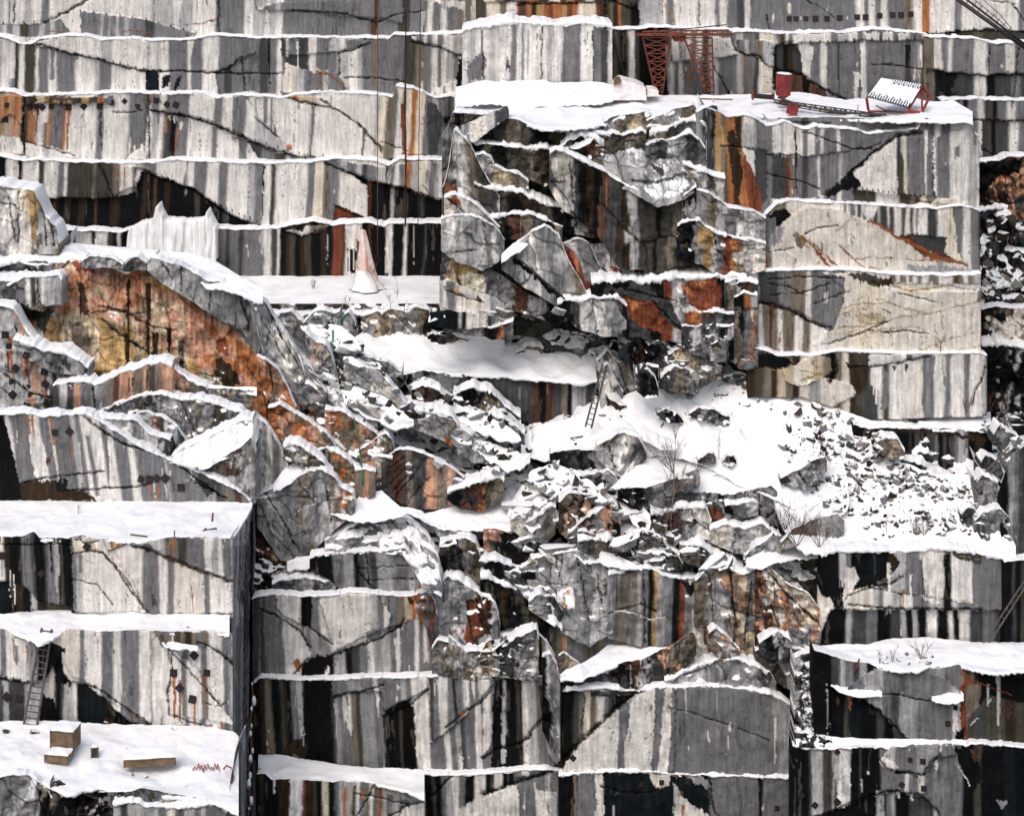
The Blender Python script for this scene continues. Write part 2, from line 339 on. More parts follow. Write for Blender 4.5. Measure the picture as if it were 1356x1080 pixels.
def snowfield(top, bot, Y, slope=0.0, lip=3.0, rough=.25, label=None, step=3.0, jag=1.2, name='snow', taper=''):
    """snow lying on a shelf or slope: bottom outline at depth Y, rising back at the given slope"""
    _seed[0] += 1; seed = _seed[0]
    PT, PB = pts(top), pts(bot); xs = np.linspace(PT[0, 0], PT[-1, 0], max(int((PT[-1, 0] - PT[0, 0]) / step), 4))
    yt = line_at(PT, xs, jag * .6, seed); yb = line_at(PB, xs, jag, seed + 2); yb = np.maximum(yb, yt + .6)
    tw = min(40, .3 * (xs[-1] - xs[0])); e = np.ones(len(xs))
    if 'l' in taper: e = e * np.clip((xs - xs[0]) / tw, 0, 1) ** .6
    if 'r' in taper: e = e * np.clip((xs[-1] - xs) / tw, 0, 1) ** .6
    ym_ = yt * .35 + yb * .65; yt = ym_ + (yt - ym_) * e; yb = ym_ + (yb - ym_) * e + .3
    m = max(int((yb - yt).max() / step) + 2, 4); v = np.linspace(0, 1, m)[:, None]
    X = np.repeat(xs[None], m, 0); YY = yt * (1 - v) + yb * v
    Yf = (np.interp(xs, pts(Y)[:, 0], pts(Y)[:, 1]) if isinstance(Y, str) else np.full(xs.shape, float(Y)))
    ybm = np.full(xs.shape, yb.mean()) if not isinstance(Y, str) else np.polyval(np.polyfit(xs, yb, 1), xs)
    fx, fy, fz = W3(xs, ybm, Yf); rhs = fz - slope * fy
    if isinstance(Y, str): B_, A_ = np.polyfit(fx, rhs, 1)
    else: B_, A_ = 0.0, rhs.mean()
    k = (YY - HOR) / F + B_ * (X - CX) / F
    Yd = (HZ - A_ - k * D0) / (k + slope); Yf = Yd[-1:]
    x, y, z = W3(X, YY, Yd)
    z = z + rough * (.6 * fbm(x / 1.6, y / 1.6, seed, 4) + .7 * fbm(x / 5, y / 4, seed + 3, 2)) * np.clip(v * 6, 0, 1) * np.clip((1 - v) * 6, 0, 1)
    V = np.stack([x, y, z], -1)
    f0 = V[-1]; l_ = lip * (D0 + Yf[0]) / F
    rows = [V, (f0 + np.stack([0 * l_, -.10 + 0 * l_, -.35 * l_], -1))[None], (f0 + np.stack([0 * l_, -.10 + 0 * l_, -l_ * (.9 + .5 * vn(xs / 3, xs * 0, seed + 7))], -1))[None], (f0 + np.stack([0 * l_, .3 + 0 * l_, -l_ * 1.2], -1))[None]]
    me = gridmesh(np.concatenate(rows, 0)); me.polygons.foreach_set('use_smooth', np.ones(len(me.polygons), bool))
    o = link(name, me, SNOW); prop(o, label, None, None, 'structure'); return o
# ================================================================ the far left wall of benches
rock("-60,-300 1420,-300", "-60,1100 1600,1100", 62, "-60K 40D 60K 300D 340K 700B 760K 1100D 1130K 1290D 1320K", T=1, rough=1, snow=0, step=8, label='dark rock mass closing off the back of the quarry')
LA = "-150,44 0,48 23,55 28,58 42,58 52,52 90,47 115,48 135,54 172,50 200,54 250,53 290,46 340,51 385,49 450,50 515,51 522,45 560,46 636,43"
LB = "-150,120 0,121 18,121 32,127 60,126 110,125 170,122 228,125 262,122 290,130 318,125 340,127 372,130 390,125 430,122 480,123 521,129 524,113 545,117 577,129 620,126"
LC = "-150,203 0,206 28,213 50,211 90,214 130,215 190,216 225,212 290,214 365,217 390,214 410,215 445,209 500,213 515,219 530,211 600,212"
LD = "-150,300 50,303 70,304 100,305 160,307 175,303 200,297 285,302 340,304 366,302 370,301 400,295 415,292 440,297 490,294 510,300 513,295 590,295"
LE = "-150,330 330,364 400,367 440,365 470,362 500,364 530,365 590,362"
rock("-150,-150 636,-150", LA, 41, "-20W 0L 6G 12W 18K 20W 40L 48W 62G 72W 108W 194G 198W 207L 230G 236W 246L 262W 291G 330W 342L 352G 358W 364L 372W 381G 430G 497M 503G 535V 549G 572W 579G 590L 600G 612N 622L 630W",
     "b .25 107,15 160,22 195,27 235,38 262,46 200,54 110,50 107,30;100G 118L 122G 140L 143G 150L 152G 161L 164G 172L 178G 200D 212G | t 10 3 107,15 195,27 260,44 | c 2.2 60,31 75,22 95,12 118,-2 | t 5 3 4,32 30,30 58,30 | b -.1 0,33 60,31 80,25 92,42 88,48 0,50;0G 10L 17G 25L 33V 45G 60L 66G 74L 80G"
     "| cr 1.4 225,34 255,33 280,28 300,20 | cr 1.5 150,45 175,41 200,44 | cr 1 60,40 110,48 | b .3 340,12 375,2 400,2 470,0 534,-10 534,30 500,24 440,20 400,14 360,14;340W 356G 372L 378G 420G 470G | c 1 380,14 420,16 460,19 500,30 520,20 560,15 | p W 555,0 600,8 634,20 634,0 | d M 500 -20 48 7 | d V 541 -20 45 8 | d N 621 0 45 9 | c 1 290,0 291,46 | d L 560 15 45 7 | d W 588 12 45 6 | d D 290 0 40 3 | c 1.2 20,0 19,30",
     label='topmost bench of pale streaked granite at the upper left', slant=-.04)
rock(LA, LB, 39.6, "-20L 4W 14G 20K 23V 26W 34V 49W 53G 66W 68G 74W 76G 88G 100W 126L 132G 149W 193G 198W 201G 203W 208L 212W 225G 249W 253G 270W 291G 345D 357G 366W 374G 379D 395D 408W 418G 446L 456N 462W 474L 480G 492N 498G 535V 550N 562G 572W 580G 586W 592L 600G 609W 619L",
     "b .35 42,58 90,46 135,46 196,54 196,92 170,90 140,82 110,74 80,69 60,63;40W 128G 134L 148W | t 15 3 48,60 80,68 120,76 150,83 190,92 | c 1.4 42,56 80,68 120,77 150,85 196,95 240,94 285,97 340,97 | p T 193,95 211,96 211,124 193,124 | p T 216,102 227,98 222,115 212,122 | p T 233,104 240,101 238,112 230,122 | p W 212,98 216,98 214,122 211,122 | d W 252 50 75 9"
     "| b -.3 284,97 340,70 345,120 290,124;280G 300D 310G | c 1 285,97 300,93 320,76 | b .25 378,83 400,92 415,95 430,93 445,97 455,110 455,123 370,123 376,100;370G 376H 392L 404G 420N 430L 437G | cr 2.4 417,94 432,97 445,105 458,118 | cr 1.6 425,96 432,108 438,118 | d W 414 52 94 10 | p H 410,90 425,92 430,96 415,98 | c 1 340,98 376,98 | c 1 455,103 500,103 535,108"
     "| b .2 372,75 410,72 450,68 475,62 490,54 440,50 372,50;370D 380W 383G 395D 408W 418G 436L 452W 458G | c 1 450,70 470,65 488,56 | c 1.2 449,70 449,100 | b .3 550,54 580,60 612,76 622,46 545,48;540W 552G 560W 566G 574W 580G 587W 600L 615W | c 1.2 545,55 580,63 615,76 | b .2 577,118 590,112 606,104 610,126 577,128;577W 586G 591W | p K 607,77 615,77 612,122 604,124 | d W 395 55 90 3 | d K 356 55 100 2 | d K 358 60 120 2"
     "| d W 589 60 115 5 | d L 600 78 120 4 | c 1 320,76 325,122 | d N 494 50 122 4 | d N 515 55 120 3", label='second bench from the top of the left wall, grey with white drips', slant=-.02)
rock(LB, LC, 38.3, "-20G 3Y 8L 11O 13P 31K 33V 40O 43N 47O 51L 55W 60N 65P 68N 72G 87O 91W 131G 139W 171L 174G 195K 197W 210L 218O 221D 226W 229K 232O 236G 250W 285G 296W 317G 330W 350G 355W 359G 363W 366D 370W 413L 419W 500L 506C 514N 523G 526W 533O 538C 546O 553C 563G 575L 582G 592D",
     "b .3 0,126 32,126 31,158 28,166 14,150 0,160;0P 5O 12Y 15P 20O 26P | cy 1.2 8,140 30,128 | b .4 33,126 60,128 138,129 150,126 148,138 125,136 90,138 60,136 34,138;30V 40B 45Q 52B 58Y 66B 70Y 80B 86Y 95V 104B 110Y 118V 128O 138G | p O 196,123 212,125 214,138 205,142 198,136 | p W 0,180 24,182 31,196 31,206 0,204 | b .3 33,190 60,192 100,205 112,211 60,210 33,208;30W 60L 70W | c 1.2 33,187 60,195 100,206"
     "| b .2 165,211 190,190 196,211;160W | cr 1 165,211 190,190 | c 1 150,148 170,150 190,146 | b .4 252,122 290,130 318,128 330,134 340,150 372,188 392,206 340,190 320,178 300,170 270,157 230,150 200,146 200,126;200G 212W 220G 250W 284G 296W 310G 326W 340L | c 2 200,147 235,152 270,160 300,172 340,190 365,200 400,208 460,211 520,213 | t 22 3 205,148 270,158 340,187 400,205 520,211 | b -.2 340,190 365,202 400,208 380,216 330,214 310,180;300G 330D 345L 350G 370V 384L 390G"
     "| b -.1 200,148 235,154 285,169 330,190 345,214 200,214;198W 205L 210N 213W 219N 222D 225W 228K 231W 236G 250W 283G 291W 320G 331W | c 1.6 425,132 450,148 478,168 495,187 505,200 | c 1.4 376,127 400,135 440,143 | cr 1 380,128 410,138 | b .2 376,127 425,128 450,146 440,144 400,134;370Q 385O 395Q 420H | d G 415 140 204 5 | d G 482 170 206 5 | c 1.3 340,157 355,170 370,183 | p O 377,190 384,191 388,199 380,197 | c 1 505,188 540,200"
     "| p V 60,130 62,126 100,130 96,135 | c 1 133,148 134,200 | c 1.5 31,128 32,213 | c 1.4 197,128 198,213 | p R 530,140 537,130 538,205 533,205 | cr 1.6 535,204 562,206 | p D 565,135 575,135 588,160 578,206 568,208 | b .3 582,126 610,126 610,155 585,155;580G 592D 600G | p K 586,156 602,156 598,175 594,175 | d O 42 140 188 3 | d O 92 145 200 4 | d O 221 145 175 3 | d O 235 170 207 3 | d M 50 140 180 3 | d O 66 155 195 3", label='third bench of the left wall with a row of bolt plates along its top', slant=-.06)
rock(LC, LD, 37.0, "-20K 5K 8W 24K 31W 53V 63W 76G 82W 92D 97V 130G 137V 145G 150D 160N 167W 185L 190G 208W 243G 248W 257G 275W 291G 303W 330L 340G 350W 360D 366W 407G 417C 430N 437G 450W 458G 462W 511L 514G 518L 524W 533N 540O 545L 553O 559W 566G 573W 580G 586D",
     "b -.5 -20,262 50,262 100,262 150,262 160,252 182,246 186,226 205,232 230,242 255,248 285,272 310,285 340,298 340,310 -20,310;-20K 58B 64K 72B 78K 88B 95L 97K 108B 116K 130M 133K 150B 160K 190B 198K 205M 210K 220B 226K 248L 250K 262V 268K 300D 306K | c 2 182,222 205,232 230,242 258,252 285,272 310,286 345,300 | t 20 3 190,226 230,240 285,270 340,294 | b .1 50,211 100,213 150,215 180,220 180,254 150,262 60,262;50V 62W 76G 84W 90V 100D 106V 125N 129V 137D 141V 150N 158W 166C 170W 176N | t 12 4 110,257 165,262"
     "| d O 157 216 250 2 | d O 165 222 250 2 | c 1.5 130,213 150,262 | b -.6 462,228 490,240 514,244 545,252 575,262 600,268 600,300 506,300 488,300 487,246;450K 490R 494K 500T 508K 513K 520L 524K 536M 540K 560D 565K | b .15 445,211 510,222 516,244 490,236 450,228;440G 452L 460G 472L 480D 488G 500L 508W | b .15 514,244 520,218 560,214 600,214 600,266 570,262;510W 517G 522W 530G 538O 546L 552O 556C 562W 568G 576L 582W 590G | c 2 430,217 460,228 490,238 515,245 545,253 575,262 | c 1 512,220 515,298 | cr 1 560,245 575,262 590,262"
     "| b -.4 444,270 485,288 487,300 440,300;440R 455R 470M | c 1.2 444,272 484,290 | d W 502 300 220 3 | d K 350 220 290 2 | p W 20,219 26,219 24,240 22,236", label='fourth bench of the left wall, pale above a black stained undercut', slant=-.05)
rock(LD, LE, 35.6, "-20K 70K 98K 100L 112W 121K 126W 143D 150K 155W 158K 200D 285G 300D 306G 316V 322G 345L 349W 360V 368W 371K 380B 385V 392K 400B 408V 412K 425B 432T 440R 453M 458W 472M 478K 490R 492K 510L 514W 520K 533W 537K 560D 563K",
     "b .3 375,303 400,306 405,300 440,297 430,304 410,310 395,312;370L 388G 392L 400W 410N | c 1 372,306 400,312 430,302 | p W 458,298 472,297 471,330 462,330 | p K 460,330 472,330 470,362 460,362 | d W 463 328 362 2 | d W 468 330 360 2 | p W 512,298 520,296 518,330 514,362 510,362 | d L 434 310 350 2 | d L 549 298 350 2", under=10, label='lowest black stained bench of the left wall above the snowy floor', slant=-.02)
snowfield("318,362 400,366 440,365 500,363 545,364 592,360", "318,400 350,412 400,416 440,410 470,413 500,415 540,411 592,402", 24, label='flat snow on the quarry floor below the black stained wall')
# ================================================================ upper centre and upper right
rock("630,-150 1230,-150", "630,38 812,40 1230,60", 36.5, "630V 645C 661N 672W 679N 684R 690V 697O 705B 711Y 720O 726R 733O 744Y 749R 756O 764C 770O 776C 782O 788R 795B 806N 812V 822K 832V 840G 843L 868G 873L 880W 884G 893W 926G 929W 948G 953W 962G 975D 985W 992G 1003W 1008G 1022G 1067W 1070G 1114W 1117G 1134W 1143G 1150W 1159G 1167W 1176G 1196N 1208L 1211W 1223O 1229G 1234W",
     "b .5 813,-20 846,-20 846,35 813,35;813B 818O 822V 835K | c 2 812,2 845,16 846,34 | c 1.2 684,6 790,4 | b .2 640,-40 812,-40 812,3 640,3;640C 655N 668M 680G 690N 700O 712V 728C 740M 750Y 760R 775C 786V 800B | cy 1.6 876,0 888,18 896,36 | c 1 925,0 926,34 | p V 813,-5 845,-5 845,5 828,2 | c 1.2 1016,20 1020,60 | c .8 1068,0 1090,12 1105,24 | d O 1226 -20 45 5", label='topmost bench across the upper centre, curtained with rust', under=10)
rock("1222,-150 1420,-150", "1222,48 1260,51 1290,53 1320,58 1600,58", 36.2, "1222O 1230W 1264G 1274W 1349G 1356L 1366G",
     "b -.3 1222,46 1260,42 1310,38 1356,42 1420,42 1420,70 1222,62;1220V 1250N 1256V 1290N 1300V 1330D | t 6 4 1228,45 1252,44 1290,40 | c 1.2 1230,46 1290,41 1356,42 | c 1 1290,-2 1330,3 1345,5 | c 1 1340,5 1352,20 1356,28", under=10, label='pale bench face in the upper right corner')
rock("612,44 616,40 625,36 640,35 680,29 700,31 730,33 770,30 790,33 811,37", "604,122 620,118 700,112 811,122", 28.5, "612W 620L 628W 649L 657W 670D 676G 684W 690G 693W 715G 719W 725L 732W 745G 770W 786G 798D 806W 809L",
     "b .05 785,40 811,38 811,120 785,112;780D 786G 795D 806W | c 1 718,34 717,108 | p G 618,90 630,75 640,70 645,90 640,100 620,110 | d G 638 40 110 3 | d L 700 40 100 3 | d G 756 45 100 4 | c 1 640,70 640,110", snow=6, T=7, slant=-.01, label='squared grey block jutting from the top centre with snow on top', mott=.25)
snowfield("604,116 640,106 660,108 700,106 740,110 780,108 812,112", "604,140 640,136 700,140 760,137 800,134 812,130", 25.5, slope=.5, label='powdery snow bank at the foot of the squared block', rough=1.2)
L_R = "805,38 840,39 870,36 960,40 985,42 1022,43 1035,45 1080,43 1120,43 1160,39 1200,42 1228,46"
rock(L_R, "805,130 900,130 960,126 1030,128 1100,135 1228,140", 35.0, "805V 812N 817V 822K 828V 832W 840D 846K 852K 884G 888W 893D 898L 908W 914G 921W 926N 932V 940L 946W 951G 968G 975L 984N 992G 998V 1005W 1012C 1022L 1028N 1033K 1040D 1058W 1072G 1088W 1094G 1136G 1143W 1148G 1197D 1206G 1216L 1220V 1228N",
     "b .3 942,50 970,50 976,72 960,76 942,78;940W | c 1.4 968,50 974,66 984,72 1005,74 1015,88 | b .2 975,52 1022,55 1022,90 1000,75 978,70;970V 980G 988L 993G 1003N 1012L | cy 1.2 960,58 980,72 | b -.2 885,80 900,82 915,80 915,127 885,127;880L 887W 893G 899W 905G | cy 1 885,80 915,79 | c 1 945,88 958,110 965,125 | b -.4 1024,60 1048,55 1060,70 1063,100 1050,130 1024,120;1020K 1028D 1034K 1042B 1050D | d W 1068 62 100 18 | d W 1092 62 110 7 | d W 1142 58 130 6 | d T 1201 60 88 9 | d W 1220 60 90 3 | d W 1134 95 135 8 | d D 1110 60 130 3 | t 14 4 1062,58 1130,55 1212,52 | b .2 1036,46 1120,44 1200,43 1228,46 1228,54 1140,54 1100,56 1036,59;1030V 1038W 1043G 1050W 1065G 1070W 1080D 1086W 1100G 1110L 1124W 1136G 1146W 1165D 1170W 1182G 1190W 1204G"
     "| c 1 1155,85 1190,88 1228,92 | c 2.5 1025,92 1060,100 1090,118 1120,133 | p M 1030,92 1060,100 1090,118 1100,132 1040,130 1030,110 | p K 1062,100 1075,108 1070,128 1064,126 | d O 914 90 126 3 | d L 885 60 120 4", under=12, label='grey bench behind the red lattice tower')
rock("1224,47 1232,49 1260,51 1290,51 1320,57 1600,58", "1224,140 1260,135 1340,135 1600,133", 34.6, "1224N 1236W 1246G 1256W 1262G 1289W 1307G 1332W 1345G 1356D 1366G",
     "b -.4 1228,93 1260,97 1300,101 1345,98 1420,90 1420,150 1228,150;1220N 1238T 1245D 1252K 1260T 1268D 1289W 1306K 1316D 1340G 1352D | c 1.4 1228,92 1260,97 1300,100 1350,98 | d N 1233 50 135 8 | p K 1240,96 1256,100 1250,125 1242,120 | d K 1310 60 95 2 | c 1 1350,60 1342,130", under=6, label='grey bench with white drips at the upper right')
rock("1246,133 1256,131 1290,131 1320,133 1600,130", "1246,215 1300,215 1600,210", 32.5, "1246D 1262K 1270G 1276K 1282G 1295W 1298G 1303D 1314K 1319G 1334W 1340D 1345G 1356D 1370G", "c 1.2 1280,158 1310,159 1356,160 | c 1.5 1302,198 1320,208 | b -.3 1300,160 1356,161 1420,161 1420,215 1300,215;1290D 1300V 1304D 1312K 1318D 1336W 1342D 1348G 1356D", label='dark drip stained bench behind the right edge of the promontory')
rock("1288,214 1297,214 1320,212 1335,207 1600,210", "1288,285 1600,285", 31, "1288K 1310B 1318M 1326P 1333K 1336P 1345O 1352P 1366M", "p K 1288,212 1356,210 1350,228 1325,234 1312,242 1300,262 1288,262 | p B 1320,258 1330,255 1340,270 1325,280 | p D 1340,262 1356,258 1356,280 1345,280 | c 1 1330,235 1335,262", cell=14, famp=.7, label='recess with pink granite at the far right')
# right-hand recess: a narrow gully filled with blocks
rock("1286,278 1300,278 1330,275 1600,276", "1286,560 1600,560", 27, "1286K 1300D 1310K 1325D 1340K 1352D", T=2, cell=22, famp=1.6, tilt=.03, hold=.5, snow=4, label='dark gully of broken rock beyond the promontory')
rock("1300,410 1318,405 1340,408 1600,415", "1300,456 1600,460", 22.5, "1300K 1316N 1322H 1338P 1344H 1352N 1360H", "cr 1.2 1335,408 1345,425 1356,440 | cr 1 1318,430 1335,445 | p K 1300,430 1315,440 1316,460 1300,460", cell=16, famp=.4, T=3, label='pinkish grey ledge in the gully at the right edge')
rock("1300,457 1330,456 1356,460 1600,462", "1300,540 1600,560", 21, "1300K 1336D 1342L 1350D 1354K", "", cell=18, famp=.6, T=3, snow=8, label='black ledge with deep snow in the right gully')
# ================================================================ the promontory: plateau, squared right face
snowfield("602,128 640,122 700,128 760,124 830,127 880,126 950,126 1010,124 1060,122 1120,132 1180,128 1240,134 1262,133 1288,148",
          "602,146 640,152 690,162 720,172 770,168 850,158 900,150 945,142 1000,152 1040,156 1100,156 1170,160 1225,160 1288,162", "602,20 900,20 1000,17 1288,17", label='broad snow on top of the promontory', rough=.5)
rock("1016,157 1045,156 1100,155 1170,158 1205,163 1222,170", "1016,168 1065,175 1130,176 1180,178 1222,176", 17.2, "1016L 1030G 1060V 1070G 1110N 1116G 1150N 1160G 1190N", "c 1 1045,162 1100,164", T=3, snow=0, label='thin broken layer under the promontory snow')
L165 = "935,142 946,146 952,148 965,154 985,152 1003,158 1016,166 1040,161 1065,171 1080,167 1130,171 1150,177 1180,174 1200,171 1216,170 1220,160 1226,156 1250,157 1286,157 1290,176 1297,180"
L270 = "935,285 960,280 990,285 1010,288 1030,268 1050,266 1100,269 1130,270 1180,273 1230,274 1240,276 1270,271 1298,279"
rock(L165, L270, 16.2, "935L 940G 947Y 956N 963O 972B 981Y 985W 1001G 1023W 1034L 1038W 1063G 1070W 1080G 1087W 1091G 1108W 1113G 1190G 1200W 1203G 1236W 1243G 1258W 1264G 1269W 1285L 1290W 1297G",
     "b .35 1127,228 1160,202 1188,181 1197,178 1220,184 1238,183 1258,173 1288,172 1297,178 1297,282 1270,272 1200,262 1127,250;1120W 1187V 1194L 1198C 1202G 1236W 1241G 1258W 1264G 1270W 1282L 1289G 1294W | p K 1092,258 1120,235 1130,226 1140,248 1120,250 1095,262 | c 2.8 1220,176 1188,180 1160,201 1128,228 1092,258 | c 3 1140,218 1124,232 | t 16 3 1135,249 1180,256 1240,262 | b -.2 1130,252 1180,258 1230,260 1230,276 1130,272;1120V 1160W 1190V 1200M 1206N 1212M 1218C 1226N 1236C 1250V | b .3 1238,262 1262,262 1280,275 1230,276;1230C"
     "| b -.15 1016,205 1062,208 1108,202 1150,196 1170,186 1120,230 1090,258 1060,268 1016,262;1016G 1022D 1032L 1037V 1041M 1046N 1052G 1063D 1070G 1082W 1086G 1112L 1115G | c 1.2 1016,204 1062,207 | c 1 1016,230 1060,240 1085,250 | c 1 1064,175 1100,186 1130,198 1155,197 | c 1 1235,172 1236,262 | b -.1 1000,195 1016,200 1016,262 1000,285;998D | p O 965,160 972,165 978,195 995,230 1003,260 1008,285 985,285 975,250 967,200 | p R 984,200 992,215 1005,250 1010,280 995,285 986,240 | p B 963,175 972,170 985,230 978,262 970,240 | p Y 948,170 958,165 962,190 950,192 | p L 983,162 999,166 1002,200 990,200 982,190 | d W 1226 172 260 4 | cr 1 1040,210 1050,240 1060,262 | c 1.6 946,150 944,200 946,270 | p D 935,145 945,145 944,260 935,270 | c 1 955,192 1000,198 | d B 1054 160 262 3 | d R 1045 225 262 3 | d W 1050 170 180 4",
     T=5, label='upper squared face of the promontory split by a diagonal fissure', slant=.0)
L360 = "985,360 1003,358 1060,358 1110,357 1150,359 1170,362 1220,364 1260,365 1299,362"
rock(L270, L360, 15.4, "935D 950B 965R 985B 1000G 1016G 1024N 1040H 1298G",
     "p R 970,262 1005,262 1008,283 980,285 | p K 1016,284 1040,275 1048,285 1030,305 1012,308 | b .15 1030,300 1048,285 1070,273 1115,277 1126,284 1165,298 1190,312 1225,330 1260,345 1297,364 1010,366 1010,325;1000G 1020H 1060H 1100H 1240A 1250H | b 0 1104,277 1126,284 1165,298 1190,312 1225,330 1260,345 1299,362 1299,272 1104,270;1100W 1107G 1113W 1118V 1121W 1127G 1132W 1135D 1141W 1144G 1150W 1154D 1160L 1164D 1175W 1178D 1184W 1192N 1196D 1200W 1206D 1210W 1214D 1216W 1229D 1240W 1252C 1263G 1276W 1286G 1297D | b -.2 1190,312 1220,312 1254,315 1250,335 1230,334;1180D | cr 4.5 1150,292 1165,297 1185,312 1215,325 1230,336 1262,346 1280,352 | cr 3 1195,314 1235,340 1260,345 | p R 1190,310 1210,318 1225,330 1240,345 1225,340 1200,322 | p M 1230,328 1252,335 1262,345 1240,345 | p O 1225,338 1250,344 1235,346 | p C 1256,285 1264,290 1268,330 1275,345 1256,340"
     "| cr 3.5 1063,315 1080,330 1095,350 1105,357 | cr 2.5 1076,322 1090,335 1112,356 | cr 2 1112,325 1125,338 1145,355 | cr 1.2 1126,343 1160,341 1210,344 1240,344 | cy 1.2 1106,322 1104,312 1130,283 | c .8 1066,310 1085,302 1110,298 | cr 1.6 1150,354 1180,360 | p N 1050,308 1065,310 1068,325 1055,328 | cy 2 1055,310 1070,328 | p A 1020,300 1040,300 1035,320 1018,325 | p A 1200,352 1270,352 1290,362 1200,360 | c 1 1016,335 1050,328 | b .2 1000,336 1040,332 1055,340 1050,360 1000,360;1000W 1008R 1012W 1016N 1022W 1027H | p G 1016,288 1028,290 1025,310 1010,305",
     T=2, label='middle face of the promontory, pale pinkish granite with rusty veins', slant=.0)
L467 = "990,458 1002,461 1016,464 1030,470 1075,470 1110,464 1150,466 1200,468 1250,467 1300,467"
rock(L360, L467, 14.6, "985B 992W 1000N 1006D 1016D 1030G 1045N 1068W 1076G 1092W 1096G 1120W 1297L",
     "b .2 1088,360 1110,362 1135,362 1150,378 1200,385 1302,385 1302,470 1060,470 1105,434 1118,400 1116,380;1050W 1095H 1130C 1170H 1290H | p V 1118,363 1150,362 1175,370 1182,378 1160,380 1140,374 | p B 1152,370 1165,372 1182,366 1182,378 1160,378 | b .1 1182,364 1298,364 1298,376 1182,376;1180N 1186W 1192N 1200W 1204N 1210W 1216N 1222W 1230N 1242W 1247N 1252W 1262M 1270N 1276W 1282N 1290L | cr 1.3 1182,378 1205,386 1235,380 1260,378 1292,384 | p C 1185,372 1240,380 1270,379 1200,392 1190,384 | cy 1.6 1100,435 1140,432 1170,426 1200,418 1230,415 1270,405 1300,399 | cy 1.2 1105,410 1140,402 1180,402 1230,415 | c 1.2 1090,457 1130,445 1155,434 1175,425 | cy 1 1110,440 1160,436 1210,432 1240,440 | cy 1 1105,445 1150,440 1200,436 | cy 1.2 1215,465 1260,448 1300,438 | cy 1 1260,465 1300,457 | cy .8 1120,420 1150,428 1170,430 | cr .9 1140,408 1150,412 1158,420 | cr 2.5 1168,410 1180,416 | cy 1 1160,395 1200,410 1220,415 | c .7 1190,388 1240,400 | cy .8 1110,415 1130,412 1150,420"
     "| c .7 1170,440 1200,438 1230,442 | c .7 1150,436 1180,442 | p Q 1130,418 1165,412 1175,424 1140,428 | b -.1 1003,400 1020,402 1050,410 1070,425 1098,436 1070,470 1000,470;1000N 1004W 1010N 1017N 1029W 1036N 1052W 1063N 1072W | c 3 1003,400 1020,404 1050,412 1072,425 1098,436 | cr 1 1020,403 1060,415 1090,430 | cr 1.5 1034,440 1032,465 | cr 1.3 1050,430 1046,462 | d M 1021 405 462 6 | p G 1076,363 1104,363 1120,368 1118,392 1108,395 1110,385 1102,400 1104,430 1092,434 1085,425 1088,395 1078,405 1076,380 | p W 1092,386 1098,386 1096,402 1091,400 | c .8 1016,375 1045,380 1068,392 | c .8 1020,390 1060,388 1100,375 | c .8 1080,402 1110,390 1125,386 | c .8 1016,370 1060,366 1116,368 | cy .8 1016,412 1050,418 | p G 1294,385 1302,380 1302,400 1295,400",
     T=2, label='lower middle face of the promontory with a web of ochre cracks')
rock(L467 + " 1307,470", "990,520 1060,520 1110,536 1150,548 1200,549 1250,547 1308,545", 13.9, "990B 1000V 1012N 1020B 1028Q 1040N 1050B 1060H 1072Q 1085N 1092B 1100K 1106N 1115H 1124B 1134V 1146D 1153W 1158D 1163W 1168V 1175L 1178W 1214C 1218W 1223G 1237W 1251G 1258W 1263W 1278G 1286W 1294G 1300L 1305G",
     "p K 1000,468 1035,470 1050,480 1030,490 1005,486 | b .2 1035,490 1060,480 1075,470 1100,474 1102,490 1090,502 1060,512 1040,505;1030Q 1050H 1062C 1076Q 1090N | b .2 1060,510 1095,500 1130,510 1134,522 1100,540 1060,525;1050H 1070A 1085H 1110H | cy 1 1016,490 1050,487 1090,496 | cy 1.6 1060,505 1095,490 1100,480 | c 3 1104,472 1108,490 1100,505 | c 1.4 1125,486 1165,484 1195,479 1230,471 | b .15 1150,470 1230,468 1225,474 1190,481 1150,486;1150W 1153G 1158W 1161G 1166W 1168D 1173W 1178D 1182L 1186G 1192W 1196G 1202N 1210L 1222G | p B 1120,480 1150,486 1148,510 1135,525 1128,500 | c 1.4 1305,485 1300,505 1292,515 1288,535 | d W 1161 488 535 6 | d D 1184 484 492 5 | d D 1200 482 492 5 | d B 1184 484 492 2 | p G 1168,488 1178,488 1175,540 1168,545 | p G 1222,474 1240,472 1236,500 1232,545 1222,548 | p G 1252,470 1262,468 1258,480 1254,484 | p W 1188,490 1198,490 1192,548 1180,548",
     cell=0, T=2, label='lowest face of the promontory, fractured brown on its left and pale on its right')
snowfield("1120,541 1150,548 1200,549 1250,547 1312,546", "1120,560 1140,566 1180,566 1250,567 1312,570", 12.2, label='snow shelf at the foot of the promontory')
rock("1130,562 1140,565 1180,565 1250,567 1314,571", "1130,620 1314,640", 12, "1130K 1150B 1160K 1178K 1190K 1204D 1206K 1212V 1218K 1226D 1230V 1238G 1241K 1248D 1252K 1258V 1264G 1270L 1275G 1280K 1292B 1300K", "p B 1140,566 1240,570 1300,575 1308,582 1296,592 1284,580 1240,574 1180,570", T=2, snow=3, label='black streaked bench above the boulder field')
